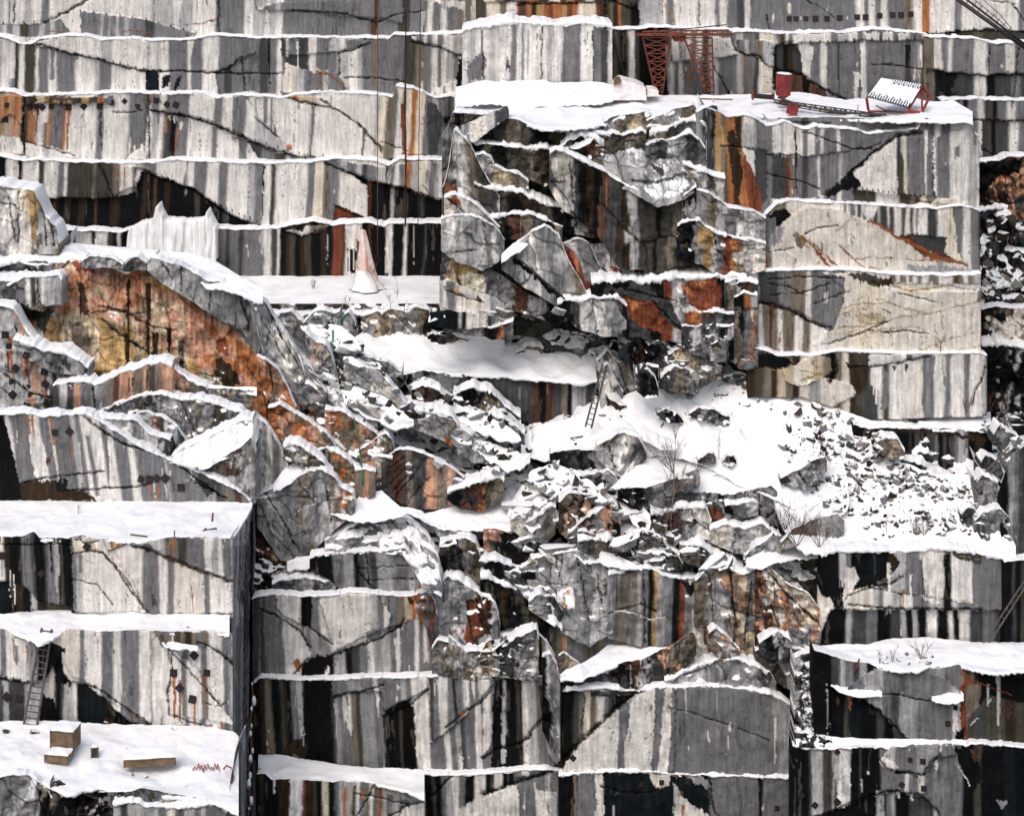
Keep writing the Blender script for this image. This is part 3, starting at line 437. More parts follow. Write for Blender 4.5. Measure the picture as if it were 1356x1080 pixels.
# ================================================================ depth of the rubble slope (control points: photo column, row, depth)
CP = np.array([(340, 790, 6), (450, 790, 6), (560, 790, 6), (650, 830, 6), (745, 860, 5.5), (870, 900, 5), (1000, 870, 5), (1080, 840, 4), (1340, 730, 4.5), (1220, 728, 4.5), (1100, 730, 5), (1000, 730, 6.5), (850, 720, 8), (700, 700, 9),
               (600, 650, 11), (500, 600, 12), (400, 600, 10), (650, 560, 15), (700, 500, 18), (600, 440, 21.5), (480, 420, 22.5), (583, 410, 23), (380, 410, 22.5), (850, 560, 12.8), (1000, 500, 14.5), (1030, 620, 10), (1130, 548, 12.5),
               (1300, 545, 12.2), (1310, 660, 7.5), (1180, 640, 8.6), (870, 450, 16.5), (1000, 460, 15), (340, 545, 11.5), (760, 600, 12), (760, 440, 17), (680, 400, 19), (340, 665, 8), (340, 850, 5), (1050, 900, 4.5), (1356, 560, 12), (1356, 900, 3)], float)
def YB(x, y):
    x = np.asarray(x, float)[..., None]; y = np.asarray(y, float)[..., None]
    d = np.hypot(x - CP[:, 0], (y - CP[:, 1]) * 1.4) + 12; w = d ** -4.0
    return (w * (CP[:, 2] + 0 * w)).sum(-1) / w.sum(-1)
def terrain():
    step = 2.0; xs = np.arange(300, 1400, step); ys = np.arange(402, 905, step); X, Y = np.meshgrid(xs, ys)
    f1, e1, r1 = facets(X, Y, 42, 3, .7, 1.6); f2, e2, r2 = facets(X, Y, 15, 8, .7, .7); f3, e3, r3 = facets(X, Y, 6, 12, .8, .28)
    lim = np.interp(X, [300, 583, 700, 800, 960, 1000, 1130, 1400], [398, 402, 425, 445, 475, 520, 552, 560])
    Yd = YB(X, Y) + 2.4 + .8 * f1 + .7 * f2 + .6 * f3 + np.clip(lim - Y, 0, 12) * 1.5
    C, _ = barcol(X, Y, "300D 330N 352G 400B 430L 450D 480N 500V 540G 560D 600B 640N 660G 700K 730N 760D 800G 820B 850K 880N 920D 960L 1000V 1040N 1080D 1130G 1200D 1300G 1350K", .3, 600)
    C = C * (1 + .4 * r1 + .45 * r2 + .3 * r3)[..., None]
    C *= np.where(e2 < .05, .35, 1)[..., None]
    x, y, z = W3(X, Y, Yd)
    A = up_amount(np.stack([x, y, z], -1), .24 + .15 * vn(X / 40, Y / 30, 4), 3)[..., None]
    me = gridmesh(np.stack([x, y, z], -1), np.concatenate([np.clip(C, .008, .8), A], -1)); o = link('rubble_slope', me, ROCK)
    prop(o, 'snow dusted slope of broken rock filling the middle of the quarry', None, None, 'structure')
terrain()
def re_pale(sp):
    return sp if random.random() < .35 else sp.replace('V', 'A').replace('B', 'G')
def R(top, bot, spec, feats='', dY=-.6, Y=None, **k):
    PB = pts(bot); xm = (PB[0, 0] + PB[-1, 0]) / 2; ym = PB[:, 1].mean()
    if Y is None: Y = float(YB(xm, ym)) + dY
    k.setdefault('cell', 26); k.setdefault('famp', .45); k.setdefault('T', 1.8); k.setdefault('jag', 1.2); k.setdefault('rough', .25); k.setdefault('hold', .78); k.setdefault('gap', .3); k.setdefault('mott', .18)
    sp = k.get('snow', 3.2); ym = pts(top)[:, 1].mean(); spec = re_pale(spec)
    k.setdefault('capT', min(k['T'], max(.25, sp * 1.5 * ((D0 + Y) / F) / ((ym - HOR) / F))))
    k['T'] = max(k['T'], 2.0)
    k.setdefault('shat', .2 if xm > 580 and ym < 430 else .55)
    return rock(top, bot, Y, spec, feats, **k)
# ================================================================ broken left half of the promontory
rock("585,180 600,150 640,150 700,165 770,172 850,160 900,150 945,145 1006,160", "583,425 700,440 820,455 1006,500", 19.6, "583G 600V 620D 640N 660V 690D 700V 730N 750D 790V 800G 815B 830V 850N 870V 885N 895B 920D 940V 960N 975D", "", cell=40, famp=1.0, T=4, snow=0, hold=.7, mott=.4, rough=.5, label='deeply fractured dark brown face of the promontory')
R("586,250 594,222 600,174 604,172 612,180 622,190 634,215 648,240 662,252", "586,300 600,302 640,300 662,285", "586D 595L 603W 607G 613L 620N 628V 640D 652L", "p O 588,244 600,243 606,256 592,262 | p R 598,248 605,250 604,258 598,258 | c 1.3 622,190 634,215 650,245", Y=15.5, snow=3, cell=30, famp=.3, slant=.1)
R("602,148 640,150 690,160 720,172 765,176", "602,160 640,176 690,188 765,192", "602K 615V 640K 655V 672N 690V 705K 730V", Y=17.6, snow=3, cell=14)
R("610,168 625,160 650,148 672,141 674,146", "610,176 628,184 648,168 674,148", "610G 622H 645L 655D", Y=16.8, snow=0, cell=0, tilt=.05)
R("618,189 650,190 700,197 722,196 745,205", "618,205 650,220 690,228 745,250", "618K 640V 655K 670V 700N 712V 720B", Y=16.6, snow=7, T=2.5, cell=18)
R("626,206 640,203 652,210 654,218", "626,212 636,222 650,224 654,220", "626L 640A 648L", Y=15.8, snow=2, cell=14, name='boulder', label='pale angular block wedged in the fissure at the promontory\'s left corner')
R("640,222 652,218 668,226 690,232 700,240", "640,235 660,240 700,252", "640N 655Q 675N 690V", Y=16, snow=4, cell=13)
R("628,243 650,249 690,254 712,266 745,275 762,279 790,288", "628,262 660,275 700,290 790,310", "628D 645K 660V 672K 690B 710V 730K 760L 775V", Y=15.8, snow=8, T=2.2, cell=20)
R("588,262 600,256 612,262 632,270 650,290 662,300", "588,285 620,300 662,310", "588H 600L 612W 622L 640N 650D", "p R 592,264 605,262 612,270 600,276 | c 1 590,262 620,285", Y=14.8, snow=4, cell=20, famp=.35)
R("728,203 736,197 750,202 775,214 800,226 820,240 845,253 870,267 890,265 905,259 915,252 922,246", "728,243 745,268 790,300 820,345 870,350 922,340", "728G 736H 752L 757D 764K 776B 786K 797M 806D 820B 832L 843D 850V 865K 872V 885N 896V 908B 915K",
  "p H 730,212 742,205 752,215 756,235 745,243 732,235 | p L 735,240 750,242 762,262 745,268 | c 1.3 755,215 760,270 | c 1 731,242 750,241", Y=14.6, snow=5, T=1.5, cell=45, famp=.35, rough=.3, streak=2, under=10)
R("770,192 800,193 835,188 860,190 890,205 912,232 922,246", "770,212 800,227 820,241 845,254 870,268 905,260 922,248", "770M 783N 795L 812A 832L 850G 870A 890L 905G", "c 2 838,240 870,242 890,236 905,228 915,236 | m SSLAGS 6 832,193 870,198 902,215 910,232 890,240 866,242 850,225 832,212 | p S 850,246 880,240 905,236 915,246 900,256 870,264 | p D 860,215 878,225 880,235 862,222 | c 1 800,195 815,205 825,238 | p S 820,200 840,196 845,205", Y=15.6, tilt=.038, snow=2.5, cell=34, famp=.25, hold=1.1)
R("742,196 752,185 770,180 790,182 800,192", "742,205 770,208 800,200", "742D 760K 775M 790N", Y=16.2, snow=8, cell=10, hold=.3, famp=.4)
R("765,180 790,176 830,178 850,172 856,176", "765,186 800,197 830,192 856,188", "765G 785N 805V 825N 845V", Y=16.6, snow=7, T=2.5, cell=13)
R("800,160 815,153 840,150 862,148 866,158 880,170", "800,168 840,172 880,180", "800V 815N 835Q 850N 866V 874K", Y=17.2, snow=3, cell=12, hold=.4)
R("856,160 880,150 900,143 918,140 922,144", "856,168 880,168 905,160 922,150", "856N 875V 900N", Y=17.0, snow=2, cell=12, hold=.4)
R("855,192 870,186 895,184 912,176 926,184 934,196", "855,198 880,208 905,225 934,232", "855G 870D 885L 895A 910D 920G", Y=16.1, snow=5, cell=16)
R("860,176 890,168 905,160 930,158 940,170 942,182", "860,184 900,182 935,184 942,186", "860N 880V 895D 910G", Y=16.6, snow=9, T=2.5, cell=12)
R("922,150 932,142 944,139 950,140", "922,235 944,240 950,240", "922V 930D 938G 944D", Y=16.3, snow=2, cell=0, T=3)
R("904,216 925,224 945,232 960,236", "904,260 925,300 960,320", "904V 912N 920L 934D 945H 955L", "", Y=15.2, snow=6, cell=14, hidden=0) if 0 else R("904,216 925,224 945,232 960,236", "904,260 925,300 960,320", "904V 912N 920L 934D 945H 955L", Y=15.2, snow=6, cell=14)
R("903,258 920,250 940,255 965,275 1000,280 1014,290", "903,290 940,300 970,310 1014,325", "903L 916A 935N 950L 962G 978W 988L 1000A", Y=14.6, snow=2.5, cell=18, famp=.3)
R("896,299 912,292 926,291 934,300 950,310 985,316 1014,322", "896,338 930,345 960,365 1014,352", "896T 905K 918V 926Y 942L 948B 956R 968O 978N 988L 1000H", "p H 970,335 985,332 990,345 975,350 | p H 992,338 1005,335 1012,348 995,352 | c 1 945,310 950,330 965,350", Y=14.2, snow=6, T=2, cell=13, famp=.4)
R("826,336 840,341 870,340 885,332 915,333 945,345 962,350", "826,340 846,368 900,372 962,370", "826R 838B 842R 870O 878R 900M 915R 930B 940Y 952C", "d K 842 340 365 3 | d K 870 340 365 2 | d B 895 340 370 4 | p Y 925,335 945,332 950,350 945,370 935,360", Y=16.6, snow=0, cell=0, mott=.5, T=1)
R("783,322 800,322 808,318 822,330 842,368", "783,340 800,350 825,372 842,370", "783A 795L 806W 812L 822G 830N", "p R 806,355 815,352 830,366 822,368", Y=15.6, snow=0, cell=14, famp=.5, slant=.4)
R("740,325 752,320 765,315 780,322 802,368", "740,330 760,365 778,374 802,371", "740L 754A 762L 768G 785D", Y=15.4, snow=1.5, cell=22, famp=.3, slant=.4)
R("738,326 745,322 760,334 770,352 774,370 795,382 815,392", "738,328 752,360 768,385 800,396 815,397", "738R 760O 765R 790O 800R", "c 1 750,330 765,365", Y=14.9, snow=0, cell=0, mott=.7, T=1)
R("664,344 682,325 702,308 722,298 740,310 752,345 768,372 782,398", "664,350 690,372 740,402 782,402", "664G 682L 690W 694L 707W 713A 728G 738A 745L 755N 770L", "p K 680,338 712,362 745,395 740,398 705,365 678,345", Y=14.4, snow=2, cell=40, famp=.25, slant=.12)
snowfield("664,336 685,318 700,308 722,294", "664,346 690,330 705,316 722,301", 14.1, slope=.5, lip=2, step=1.5, name='snow', label='thin tongue of snow on the edge of a leaning grey slab')
R("584,290 600,284 620,284 640,290 655,298 662,306 668,318", "584,325 600,340 640,352 668,335", "584L 592W 603L 615A 630L 642G 650W 656G", "c 1 640,290 645,330 | c .8 600,335 630,330 | p A 605,290 630,292 640,320 615,310", Y=14.3, snow=4, cell=30, famp=.35, T=3)
R("634,296 650,288 668,284 700,282 722,290 745,300", "634,300 660,312 700,312 745,330", "634D 650V 664K 676M 690N 705D 720K 735N", Y=15.2, snow=7, T=2.5, cell=14)
R("583,350 600,345 625,342 640,352 660,360 700,390 740,402", "583,372 620,388 680,405 740,425", "583D 590B 600Y 630M 640B 660V 680M 700V 720K", "p Q 586,362 600,358 608,370 604,380 590,376 | p C 608,366 622,360 640,366 645,380 640,390 615,384 | p Y 600,352 625,350 640,356 625,362 602,360 | c 1.5 606,360 608,382 | p P 600,345 615,342 618,350 602,352", Y=15.2, snow=0, cell=12, famp=.4)
R("582,372 600,373 620,382 650,392 668,400", "582,400 600,408 640,424 668,430", "582L 587W 591G 604W 650A 656L 672W 680L", "c 1 590,385 620,395 640,400 | c .8 640,412 650,430 | p H 604,385 640,396 645,412 606,410", Y=15.0, snow=0, cell=0, T=6, rough=.2, label='smooth pale slab at the foot of the promontory beside the snowy floor')
R("570,414 590,411 640,416 650,412", "570,425 600,430 650,428", "570T 590K 608L 612T 618H 640K 645D", Y=14.2, snow=0, cell=0, T=1, streak=2)
R("567,426 590,420 625,430 650,434 665,430 680,424", "567,430 620,438 680,446", "567K 590B 610V 640K 655M 665O 668D 674B", Y=14.4, snow=4, T=1.5, cell=20)
R("783,376 800,371 850,372 880,370 900,368 940,365 970,364 988,370", "783,392 800,405 830,440 890,446 940,460 988,480", "783K 800D 808K 830D 860K 880R 892L 905G 912R 922O 935R 952K 960N 970L 975K 985B",
  "p R 822,392 848,396 866,402 876,418 884,430 888,442 870,438 848,434 836,422 826,405 | p O 830,396 842,398 846,408 836,410 | p W 896,380 905,392 915,405 932,412 905,414 900,400 | p G 900,392 912,396 914,408 904,408 | p R 900,376 930,378 955,385 956,405 938,412 925,408 905,385 | p O 904,378 912,380 920,392 914,395 | p D 800,378 860,384 890,400 900,425 905,440 880,425 868,402 830,392 | c 1.2 864,400 890,425 905,440 | c 1 800,376 900,400 | p N 962,372 976,370 978,420 990,470 970,470 962,420",
  Y=13.9, snow=10, T=3.0, cell=30, famp=.3, gap=0)
R("738,400 760,396 790,395 818,394 830,405", "738,404 765,430 800,440 830,440", "738K 758D 766W 775L 786W 800A 806G 815D 826K", "p A 800,398 815,400 838,440 805,436", Y=13.7, snow=8, T=2, cell=24, famp=.3, gap=0)
R("760,398 800,396 822,402 842,438", "790,438 800,438 820,440 842,442", "760G", Y=13.6, snow=0, cell=0) if 0 else None
R("903,432 930,430 960,432 972,428", "903,460 940,470 972,472", "903D 912L 925G 935D 948L 958D 965K", Y=13.4, snow=3, T=2, cell=18)
R("930,414 950,412 972,416", "930,428 950,430 972,432", "930D 945G 955D", Y=13.5, snow=4, T=1.6, cell=14)
R("934,445 950,444 962,447", "934,470 950,474 962,474", "934G 945L 952G", Y=13.1, snow=3, T=1.2, cell=14)
R("960,374 975,368 990,374 1004,374", "960,470 985,480 1004,480", "960D 966L 972N 978K 986B 994O 998N 1000B", "p N 962,380 975,375 978,430 990,470 972,475 965,430 | p O 993,405 1001,405 1001,420 996,425 | d W 996 400 425 4", Y=13.6, snow=5, T=2, cell=22, famp=.3)
R("972,392 985,388 1003,390", "972,400 990,402 1003,402", "972K 985O 995L", Y=13.2, snow=5, T=1.4, cell=0)
R("972,376 990,372 1003,375", "972,384 990,386 1003,385", "972B 985M 995D", Y=13.3, snow=5, T=1.4, cell=0)
# ================================================================ rocks between the floor and the long snow shelf
R("583,410 600,412 640,424 680,424 720,426 760,436 800,440", "583,440 640,448 720,458 800,456", "583K 600D 620V 640K 660D 680N 692V 710N 730V 745G 760D 780K", Y=21.6, under=2, snow=5, T=3, cell=16, famp=.6)
R("675,426 690,421 705,421 730,425", "675,445 700,458 730,462", "675K 685W 690N 700V 715Y 722V", Y=20.9, under=1, snow=7, T=2, cell=20)
R("700,444 730,428 760,432 790,440", "700,446 745,440 790,446", "700D 740G 765K", Y=20.6, under=1, snow=3, cell=16, tilt=.05)
for t_, b_, s_, l_ in [("478,418 500,412 525,422 545,440 548,446", "478,430 500,450 530,456 548,450", "478V 490N 500Q 510N 530V", 'brown speckled boulder half buried at the top of the long snow shelf'),
                       ("505,415 520,408 535,410 545,420 548,432", "505,420 520,432 535,438 548,434", "505N 515Q 530N 540V", 'rounded tan boulder at the edge of the snowy floor'),
                       ("448,432 455,416 462,410 470,425 474,438", "448,434 460,446 470,446 474,440", "448A 458L 464G", 'dark grey wedge of rock poking out of the snow below the ice cone'),
                       ("536,410 552,406 570,412 582,426 586,438", "536,415 560,440 575,446 586,440", "536V 550N 565K 575D", 'dark pile of rock at the right end of the snowy floor'),
                       ("566,442 580,438 600,440 620,450", "566,450 590,456 620,456", "566K 585D 600N 612K", 'low black rock on the long snow shelf'),
                       ("402,428 415,412 428,410 440,414 450,412", "402,440 420,450 450,430", "402G 415L 430A 440L", 'grey jointed block at the left end of the snowy floor'),
                       ("370,415 385,412 400,425 410,440", "370,418 390,440 410,445", "370V 385N 400V", 'small brown block in the snow beside the grey ridge')]:
    R(t_, b_, s_, dY=-1.0, snow=3, cell=13, T=1.4, name='boulder', label=l_, cat='boulder', hold=.6)
YS = 16.6
snowfield("462,452 480,440 500,432 545,436 565,442 620,448 650,452 700,460 760,462 802,458", "462,462 480,472 500,486 530,492 560,488 600,494 640,495 700,499 770,505 802,500", YS, slope=.35, lip=5, rough=.6, label='long flat snow shelf across the middle of the quarry')
R("528,500 560,491 600,496 650,498 700,501 760,507 800,503", "528,512 600,520 640,540 680,560 730,562 775,558 800,520", "528K 545G 560T 568D 580G 597L 604D 620K 640D 655K 700D 706M 715K 722M 733D 744N 752K 758L 768A 776D 788K", "p G 555,502 580,495 610,500 600,515 570,510 | c 1.6 610,498 640,515 670,540 | p D 640,500 700,503 700,560 660,545", Y=YS - .1, snow=0, cell=0, T=3, streak=2.2, label='black overhung face under the long snow shelf')
R("790,478 798,470 804,460 812,470 820,478 832,476 846,492 852,515", "790,500 800,540 830,535 852,525", "790D 798L 806W 816A 822G 830N 840V", "p N 798,472 806,462 812,472 804,480 | c 1.2 818,478 835,530 | c 1 806,485 820,505 830,530", Y=15.8, snow=3, cell=30, famp=.4, T=3, name='boulder', label='tall split block at the right end of the long snow shelf behind the leaning ladder', cat='boulder')
R("795,490 805,480 815,500 825,520", "795,560 815,560 825,545", "795L 806W 812G", Y=15.2, snow=2, cell=20, T=2)
R("820,440 850,438 880,444 900,452 930,458 960,475", "820,470 850,495 900,500 960,495", "820D 840K 850M 862K 880D 895K 915N 925V 940P 950N", dY=-.5, snow=6, T=3, cell=16, famp=.7)
for t_, b_, s_, l_ in [("885,470 900,460 925,460 945,475 955,490", "885,480 905,500 940,502 955,495", "885D 900Q 925N 940V", 'big tan boulder against the foot of the promontory'),
                       ("842,495 855,488 868,498 872,515", "842,510 855,522 872,520", "842D 855K 865D", 'snow capped black boulder beside the tall split block'),
                       ("875,500 890,486 910,486 928,500 925,510", "875,508 900,515 925,515", "875D 890N 905G 915V", 'low dark boulder in front of the big tan one'),
                       ("855,452 875,450 890,462 905,480", "855,470 880,490 905,490", "855K 870D 880M 890K", 'black veined boulder high in the rubble under the red stained face')]:
    R(t_, b_, s_, dY=-1.6, snow=4, cell=14, T=1.6, name='boulder', label=l_, cat='boulder', hold=.6)
# ================================================================ centre: snow slope and slabs lying on it
snowfield("690,580 705,566 760,552 790,540 830,522 870,505 900,512 940,492 970,489 1000,500 1050,520 1100,538 1125,548", "690,600 720,608 780,600 830,600 880,600 930,612 980,640 1031,660 1100,700 1125,722", "690,12.5 830,11.4 930,10 1031,9 1125,4.6", slope=.75, rough=1.3, step=2.5, taper='r', label='wide snow slope in the centre of the quarry')
snowfield("1025,512 1060,520 1130,548 1180,566 1190,610 1240,628 1300,628 1328,690 1345,722", "1025,735 1060,730 1100,728 1150,728 1200,722 1250,722 1300,722 1345,735", "1025,5.2 1345,4.6", slope=.75, rough=.7, step=2.5, lip=5, taper='l', label='snow under the scattered boulders on the right')
R("728,600 745,596 770,595 785,595 800,600 812,618", "728,604 760,618 800,622 812,620", "728K 745T 760D 770K 785A 795G", dY=-1, snow=2, cell=24, T=2, streak=2)
R("790,590 810,578 825,572 845,578 852,590 856,600", "790,600 805,615 820,628 845,612 856,602", "790L 806W 814A 822L 832W 842G 850D", "c 1 806,590 815,620 | p N 792,588 820,570 826,574 800,592", dY=-1.4, snow=4, cell=26, T=2.4, slant=-.2, name='boulder', label='pale split block rising from the snow slope in the centre', cat='boulder')
R("850,568 860,570 880,578 898,587", "850,576 875,590 898,590", "850G 865A 875L 885D", dY=-1, snow=1, cell=14, T=.6, tilt=.1, name='boulder', label='thin dark slab lying flat on the centre snow slope', cat='slab')
R("745,625 770,628 790,628 806,622 815,630 818,640", "745,635 770,642 800,645 818,644", "745K 765V 785D 800L 808A", dY=-1.2, snow=5, cell=13, T=2, name='boulder', label='low layered slab below the pale split block', cat='slab')
R("818,648 840,645 855,646 885,636 905,628 925,620 927,632", "818,655 840,670 880,672 905,650 927,636", "818K 845D 855A 870G 890D 905G 920A", dY=-1.4, snow=0, cell=20, T=3, hold=.7, label='dark undercut edge of the upper snow slab')
snowfield("808,640 840,605 860,590 900,590 960,590 1000,600 1032,605 1032,610", "808,648 840,645 860,643 890,632 925,618 960,630 1000,640 1032,650", 9.4, slope=.38, lip=3, step=2.5, rough=.5, taper='l', label='snow on the upper slab behind the bare birch')
snowfield("888,658 925,622 960,612 1000,606 1033,603 1034,640", "888,659 910,650 940,650 970,652 1005,645 1034,642", 8.6, slope=.35, lip=3, step=2.5, rough=.4, label='snow on the big slab left of the boulder field')
R("888,660 910,652 940,651 970,654 1005,646 1020,642 1032,655 1034,670", "888,672 920,672 960,690 1000,700 1034,702", "888D 915G 930D 945A 960K 968G 985L 1000D 1006A 1018G 1028K", "p M 935,670 950,672 965,690 985,700 960,700 940,690 | p R 940,675 955,680 960,692 945,688 | c 1 990,650 990,700 | c 1.4 1004,648 1008,700", dY=-1.2, Y=8.2, snow=0, cell=16, famp=.35, T=3, label='dark layered edge of the big snow slab')
R("960,669 985,664 1000,662 1004,666", "960,674 985,680 1004,676", "960K 975G 990L", Y=7.6, snow=4, T=1.2, cell=12)
R("862,680 890,674 915,672 936,670 942,690", "862,690 890,706 920,712 942,712", "862K 880D 890G 905L 918W 930H 940G", "c 1 915,672 920,690 935,700", Y=7.2, snow=7, T=2.2, cell=16, name='boulder', label='pale cornered block behind the trunk of the bare birch', cat='boulder')
R("940,700 958,694 985,700 1010,690 1020,700", "940,712 970,725 1000,730 1020,730", "940H 955W 968G 975L 990W 1000A 1012N", Y=6.9, snow=4, cell=18, T=2)
R("985,735 1000,722 1012,718 1025,705 1034,712", "985,745 1005,750 1034,745", "985D 1000V 1010L 1020A", Y=6.3, snow=5, cell=14, T=2)
# left-centre: tumbled ridge running down from upper left
for a in [("340,395 352,400 362,420 380,445 398,475 404,500", "340,420 360,470 385,498 404,505", "340L 352A 362L 372H 384A 394G", "c 1 352,405 375,450 400,490 | c .8 345,420 380,480 | c .8 360,420 350,470", 11.6, 3, 16, 'grey jointed ridge on the left of the snowy floor'),
          ("404,440 415,450 432,455 440,470 445,495", "404,445 415,485 430,492 445,498", "404N 412L 422P 430N 438V", "", 12.2, 4, 13, None),
          ("398,500 404,480 412,486 425,510 432,520", "398,505 410,530 432,528", "398G 410A 424G", "", 11.6, 1, 20, None),
          ("340,472 355,478 368,490 380,510 392,540", "340,500 360,530 380,545 392,545", "340O 350P 358O 366N 376P 384O", "c 1.3 356,480 362,520", 10.6, 2, 15, None),
          ("384,500 400,505 420,515 440,530 470,548 500,565", "384,520 420,545 460,560 500,575", "384V 400B 420N 440D 460N 480G", "", 11.8, 5, 13, None),
          ("440,455 455,455 470,470 478,488 480,500", "440,470 460,492 480,500", "440B 455M 465V 475D", "", 13.5, 5, 8, None),
          ("455,485 475,482 500,490 515,505 535,530 545,545", "455,492 490,512 520,540 545,548", "455L 470A 480L 500H 515L 530G", "c 1 470,490 520,535", 12.4, 4, 22, 'long pale slab tilted down towards the centre'),
          ("475,475 490,472 510,478 532,490", "475,482 505,495 532,492", "475L 490G 510L", "", 13.6, 2, 10, None),
          ("545,515 560,510 580,515 600,530", "545,525 570,540 600,540", "545K 560M 570V 585K", "", 13.4, 5, 12, None),
          ("600,520 625,512 650,520 675,540 690,552", "600,530 640,545 690,562", "600D 615K 640N 660G 680D", "", 14.2, 6, 12, None),
          ("530,545 545,540 570,545 600,550 612,570 640,590 665,602", "530,556 560,566 590,580 625,605 665,612", "530N 545G 560L 575A 592N 600D 612L 622A 635L 650D", "c 1.2 610,560 620,590 | p O 585,578 600,582 605,592 592,590", 11.6, 6, 20, 'long snow topped slab lying across the centre left'),
          ("600,550 620,545 640,555 660,570 668,585", "600,555 630,575 668,592", "600A 620N 640A 655D", "", 12.8, 6, 13, None),
          ("640,560 655,548 680,560 695,572", "640,575 665,590 695,590", "640G 655L 670D 685A", "", 12.6, 6, 12, None)]:
    R(a[0], a[1], a[2], a[3], Y=a[4], snow=a[5], cell=a[6], T=2.4, famp=.5, hold=.6, label=a[7])
R("430,540 455,545 480,560 500,575 505,590", "430,560 450,590 480,605 505,600", "430P 445O 455N 470P 485N 495V", "", Y=10.2, snow=3, cell=13, famp=.5, hold=.6)
R("470,600 485,590 500,578 512,572 520,580 522,600", "470,610 500,640 522,640", "470N 482P 495H 505N 515V", "", Y=10.2, snow=5, cell=13, famp=.5, hold=.6)
R("505,605 520,598 540,592 560,600 580,610 600,620 615,632", "505,645 530,660 550,670 580,668 615,660", "505V 512D 520M 535D 542N 550D 565P 580N 595P 605B", "c .8 515,640 545,610 | c .8 525,655 555,620 | c .8 540,665 570,630 | c .8 515,620 535,605 | c .8 520,650 550,616", Y=9.9, snow=2, cell=40, famp=.25, mott=.5, T=2, shat=.15, label='reddish brown scored face in the centre left')
R("415,600 430,590 450,600 462,608 475,620", "415,620 440,640 475,640", "415D 430N 445O 455N 465P", Y=9.4, snow=5, cell=12, hold=.6)
R("470,622 485,619 497,624", "470,650 485,655 497,652", "470N 480P 488N", "", Y=9.0, snow=3, cell=0, T=1.2, name='boulder', label='squared pinkish block at the lower end of the green rope', cat='boulder')
R("592,652 612,644 640,635 660,630 668,636", "592,656 610,668 640,672 668,650", "592K 610D 620M 632O 640V 655N", Y=9.2, snow=8, T=2.5, cell=18, streak=2, label='rust stained block with snow on top left of the centre')
snowfield("555,668 575,672 600,668 640,672 660,655 680,640 690,648 712,668", "555,690 580,700 610,698 640,700 680,702 700,712 712,715", 8.0, slope=.35, lip=3, step=2.5, rough=.6, taper='lr', label='snow patch below the rust stained centre block')
R("640,700 660,700 690,706 712,715 720,722", "640,740 665,760 700,765 720,760", "640P 650D 655K 690D 705K", Y=7.6, snow=0, cell=22, T=2, streak=2)
R("680,670 700,676 715,665 735,665 734,690 720,712", "680,700 705,715 720,715", "680H 700L 712N 725A", "", Y=7.4, snow=6, T=2, cell=20) if 0 else R("676,688 690,682 706,690 716,680 730,668 736,672", "676,694 700,712 720,716 736,700", "676H 695L 706G 716N 728V", Y=7.6, snow=6, T=2.4, cell=20)
R("740,662 755,650 770,655 790,655 800,650", "740,700 755,710 775,700 800,690", "740V 748P 755N 765T 775P 788K 795B", Y=7.5, snow=5, T=2, cell=16, streak=2)
R("752,705 775,685 795,672 812,662 820,672 822,700", "752,712 790,712 822,712", "752B 770M 790V 805P 815K", Y=7.0, snow=5, T=2, cell=16)
R("765,716 790,712 812,716 830,722 840,735", "765,722 800,738 840,740", "765G 780D 795N 815M 825D", Y=6.6, snow=6, T=2, cell=14)
R("830,715 850,700 875,712 895,730 905,745", "830,730 860,745 905,752", "830K 845N 860B 880D 895K", Y=6.4, snow=6, T=2, cell=12)
R("900,720 930,722 960,740 985,755", "900,735 940,752 985,762", "900N 920D 940G 965N", Y=6.2, snow=7, T=2, cell=12)
# ================================================================ lower centre
R("340,655 355,648 380,640 405,625 425,620 445,632 452,645 470,652 470,668", "340,690 370,735 400,745 420,720 440,700 470,672", "340L 352G 365A 385G 403N 412A 420G 432A 442L 450N 458L 465O", "c 1.4 350,650 375,690 395,730 | b .3 342,660 358,655 380,690 408,735 395,742 360,705;340A 352L 362A 375G | cw .5 380,690 400,672 430,665 | cw .5 405,645 420,665 440,660 | c .8 432,640 438,690", Y=7.6, snow=4, cell=34, famp=.4, T=3, label='big grey fractured buttress right of the left block')
R("336,680 345,690 365,715 380,745 400,760", "336,770 360,785 400,770", "336K 345M 352B 360R 365N 375Q 385N 395O", "p O 345,685 355,690 362,705 350,700", Y=8.4, snow=0, cell=11, famp=.4, T=1)
R("365,760 385,745 410,745 445,760", "365,770 400,785 445,785", "365V 380N 390O 400B 412K 425V 435Y 440B", Y=7.4, snow=0, cell=10, famp=.4, T=1)
snowfield("335,560 342,553 352,556 360,575 366,580", "335,570 345,566 352,566 360,590 366,592", 8.4, slope=.5, lip=2, step=1.5, label='snow on the crest of the grey left buttress') if 0 else None
R("330,560 340,552 352,560 365,580 378,605 384,625", "330,660 340,655 360,640 384,628", "330A 340L 346W 350A 356W 360G 370L", "c .9 345,570 350,645", Y=8.6, snow=3, cell=0, T=3, slant=.05, label='smooth grey end of the left bench')
snowfield("362,640 375,622 385,615 402,608 405,618", "362,648 372,645 385,640 397,626 405,620", 7.4, slope=.5, lip=2, step=1.5, rough=.4, label='small tilted snow patch on the grey buttress')
snowfield("436,677 460,667 478,656 505,648 520,662 530,670 545,672 562,684", "436,679 465,690 500,688 520,684 540,680 562,686", 7.3, slope=.45, rough=.6, lip=2, step=1.5, taper="lr", label="snow triangle in the lower centre left")
R("430,715 455,700 480,690 500,685 520,680 545,690 565,710 580,735 585,760", "430,730 470,728 500,725 535,730 560,770 585,785", "430L 460G 490A 515L 530A 545L 560A 575G", "c .9 520,690 550,740 | c .9 540,690 570,750 | c .8 530,700 545,730", Y=6.8, tilt=.045, snow=4, cell=19, famp=.55, hold=.7, T=2, label='crumpled grey hump with patches of snow')
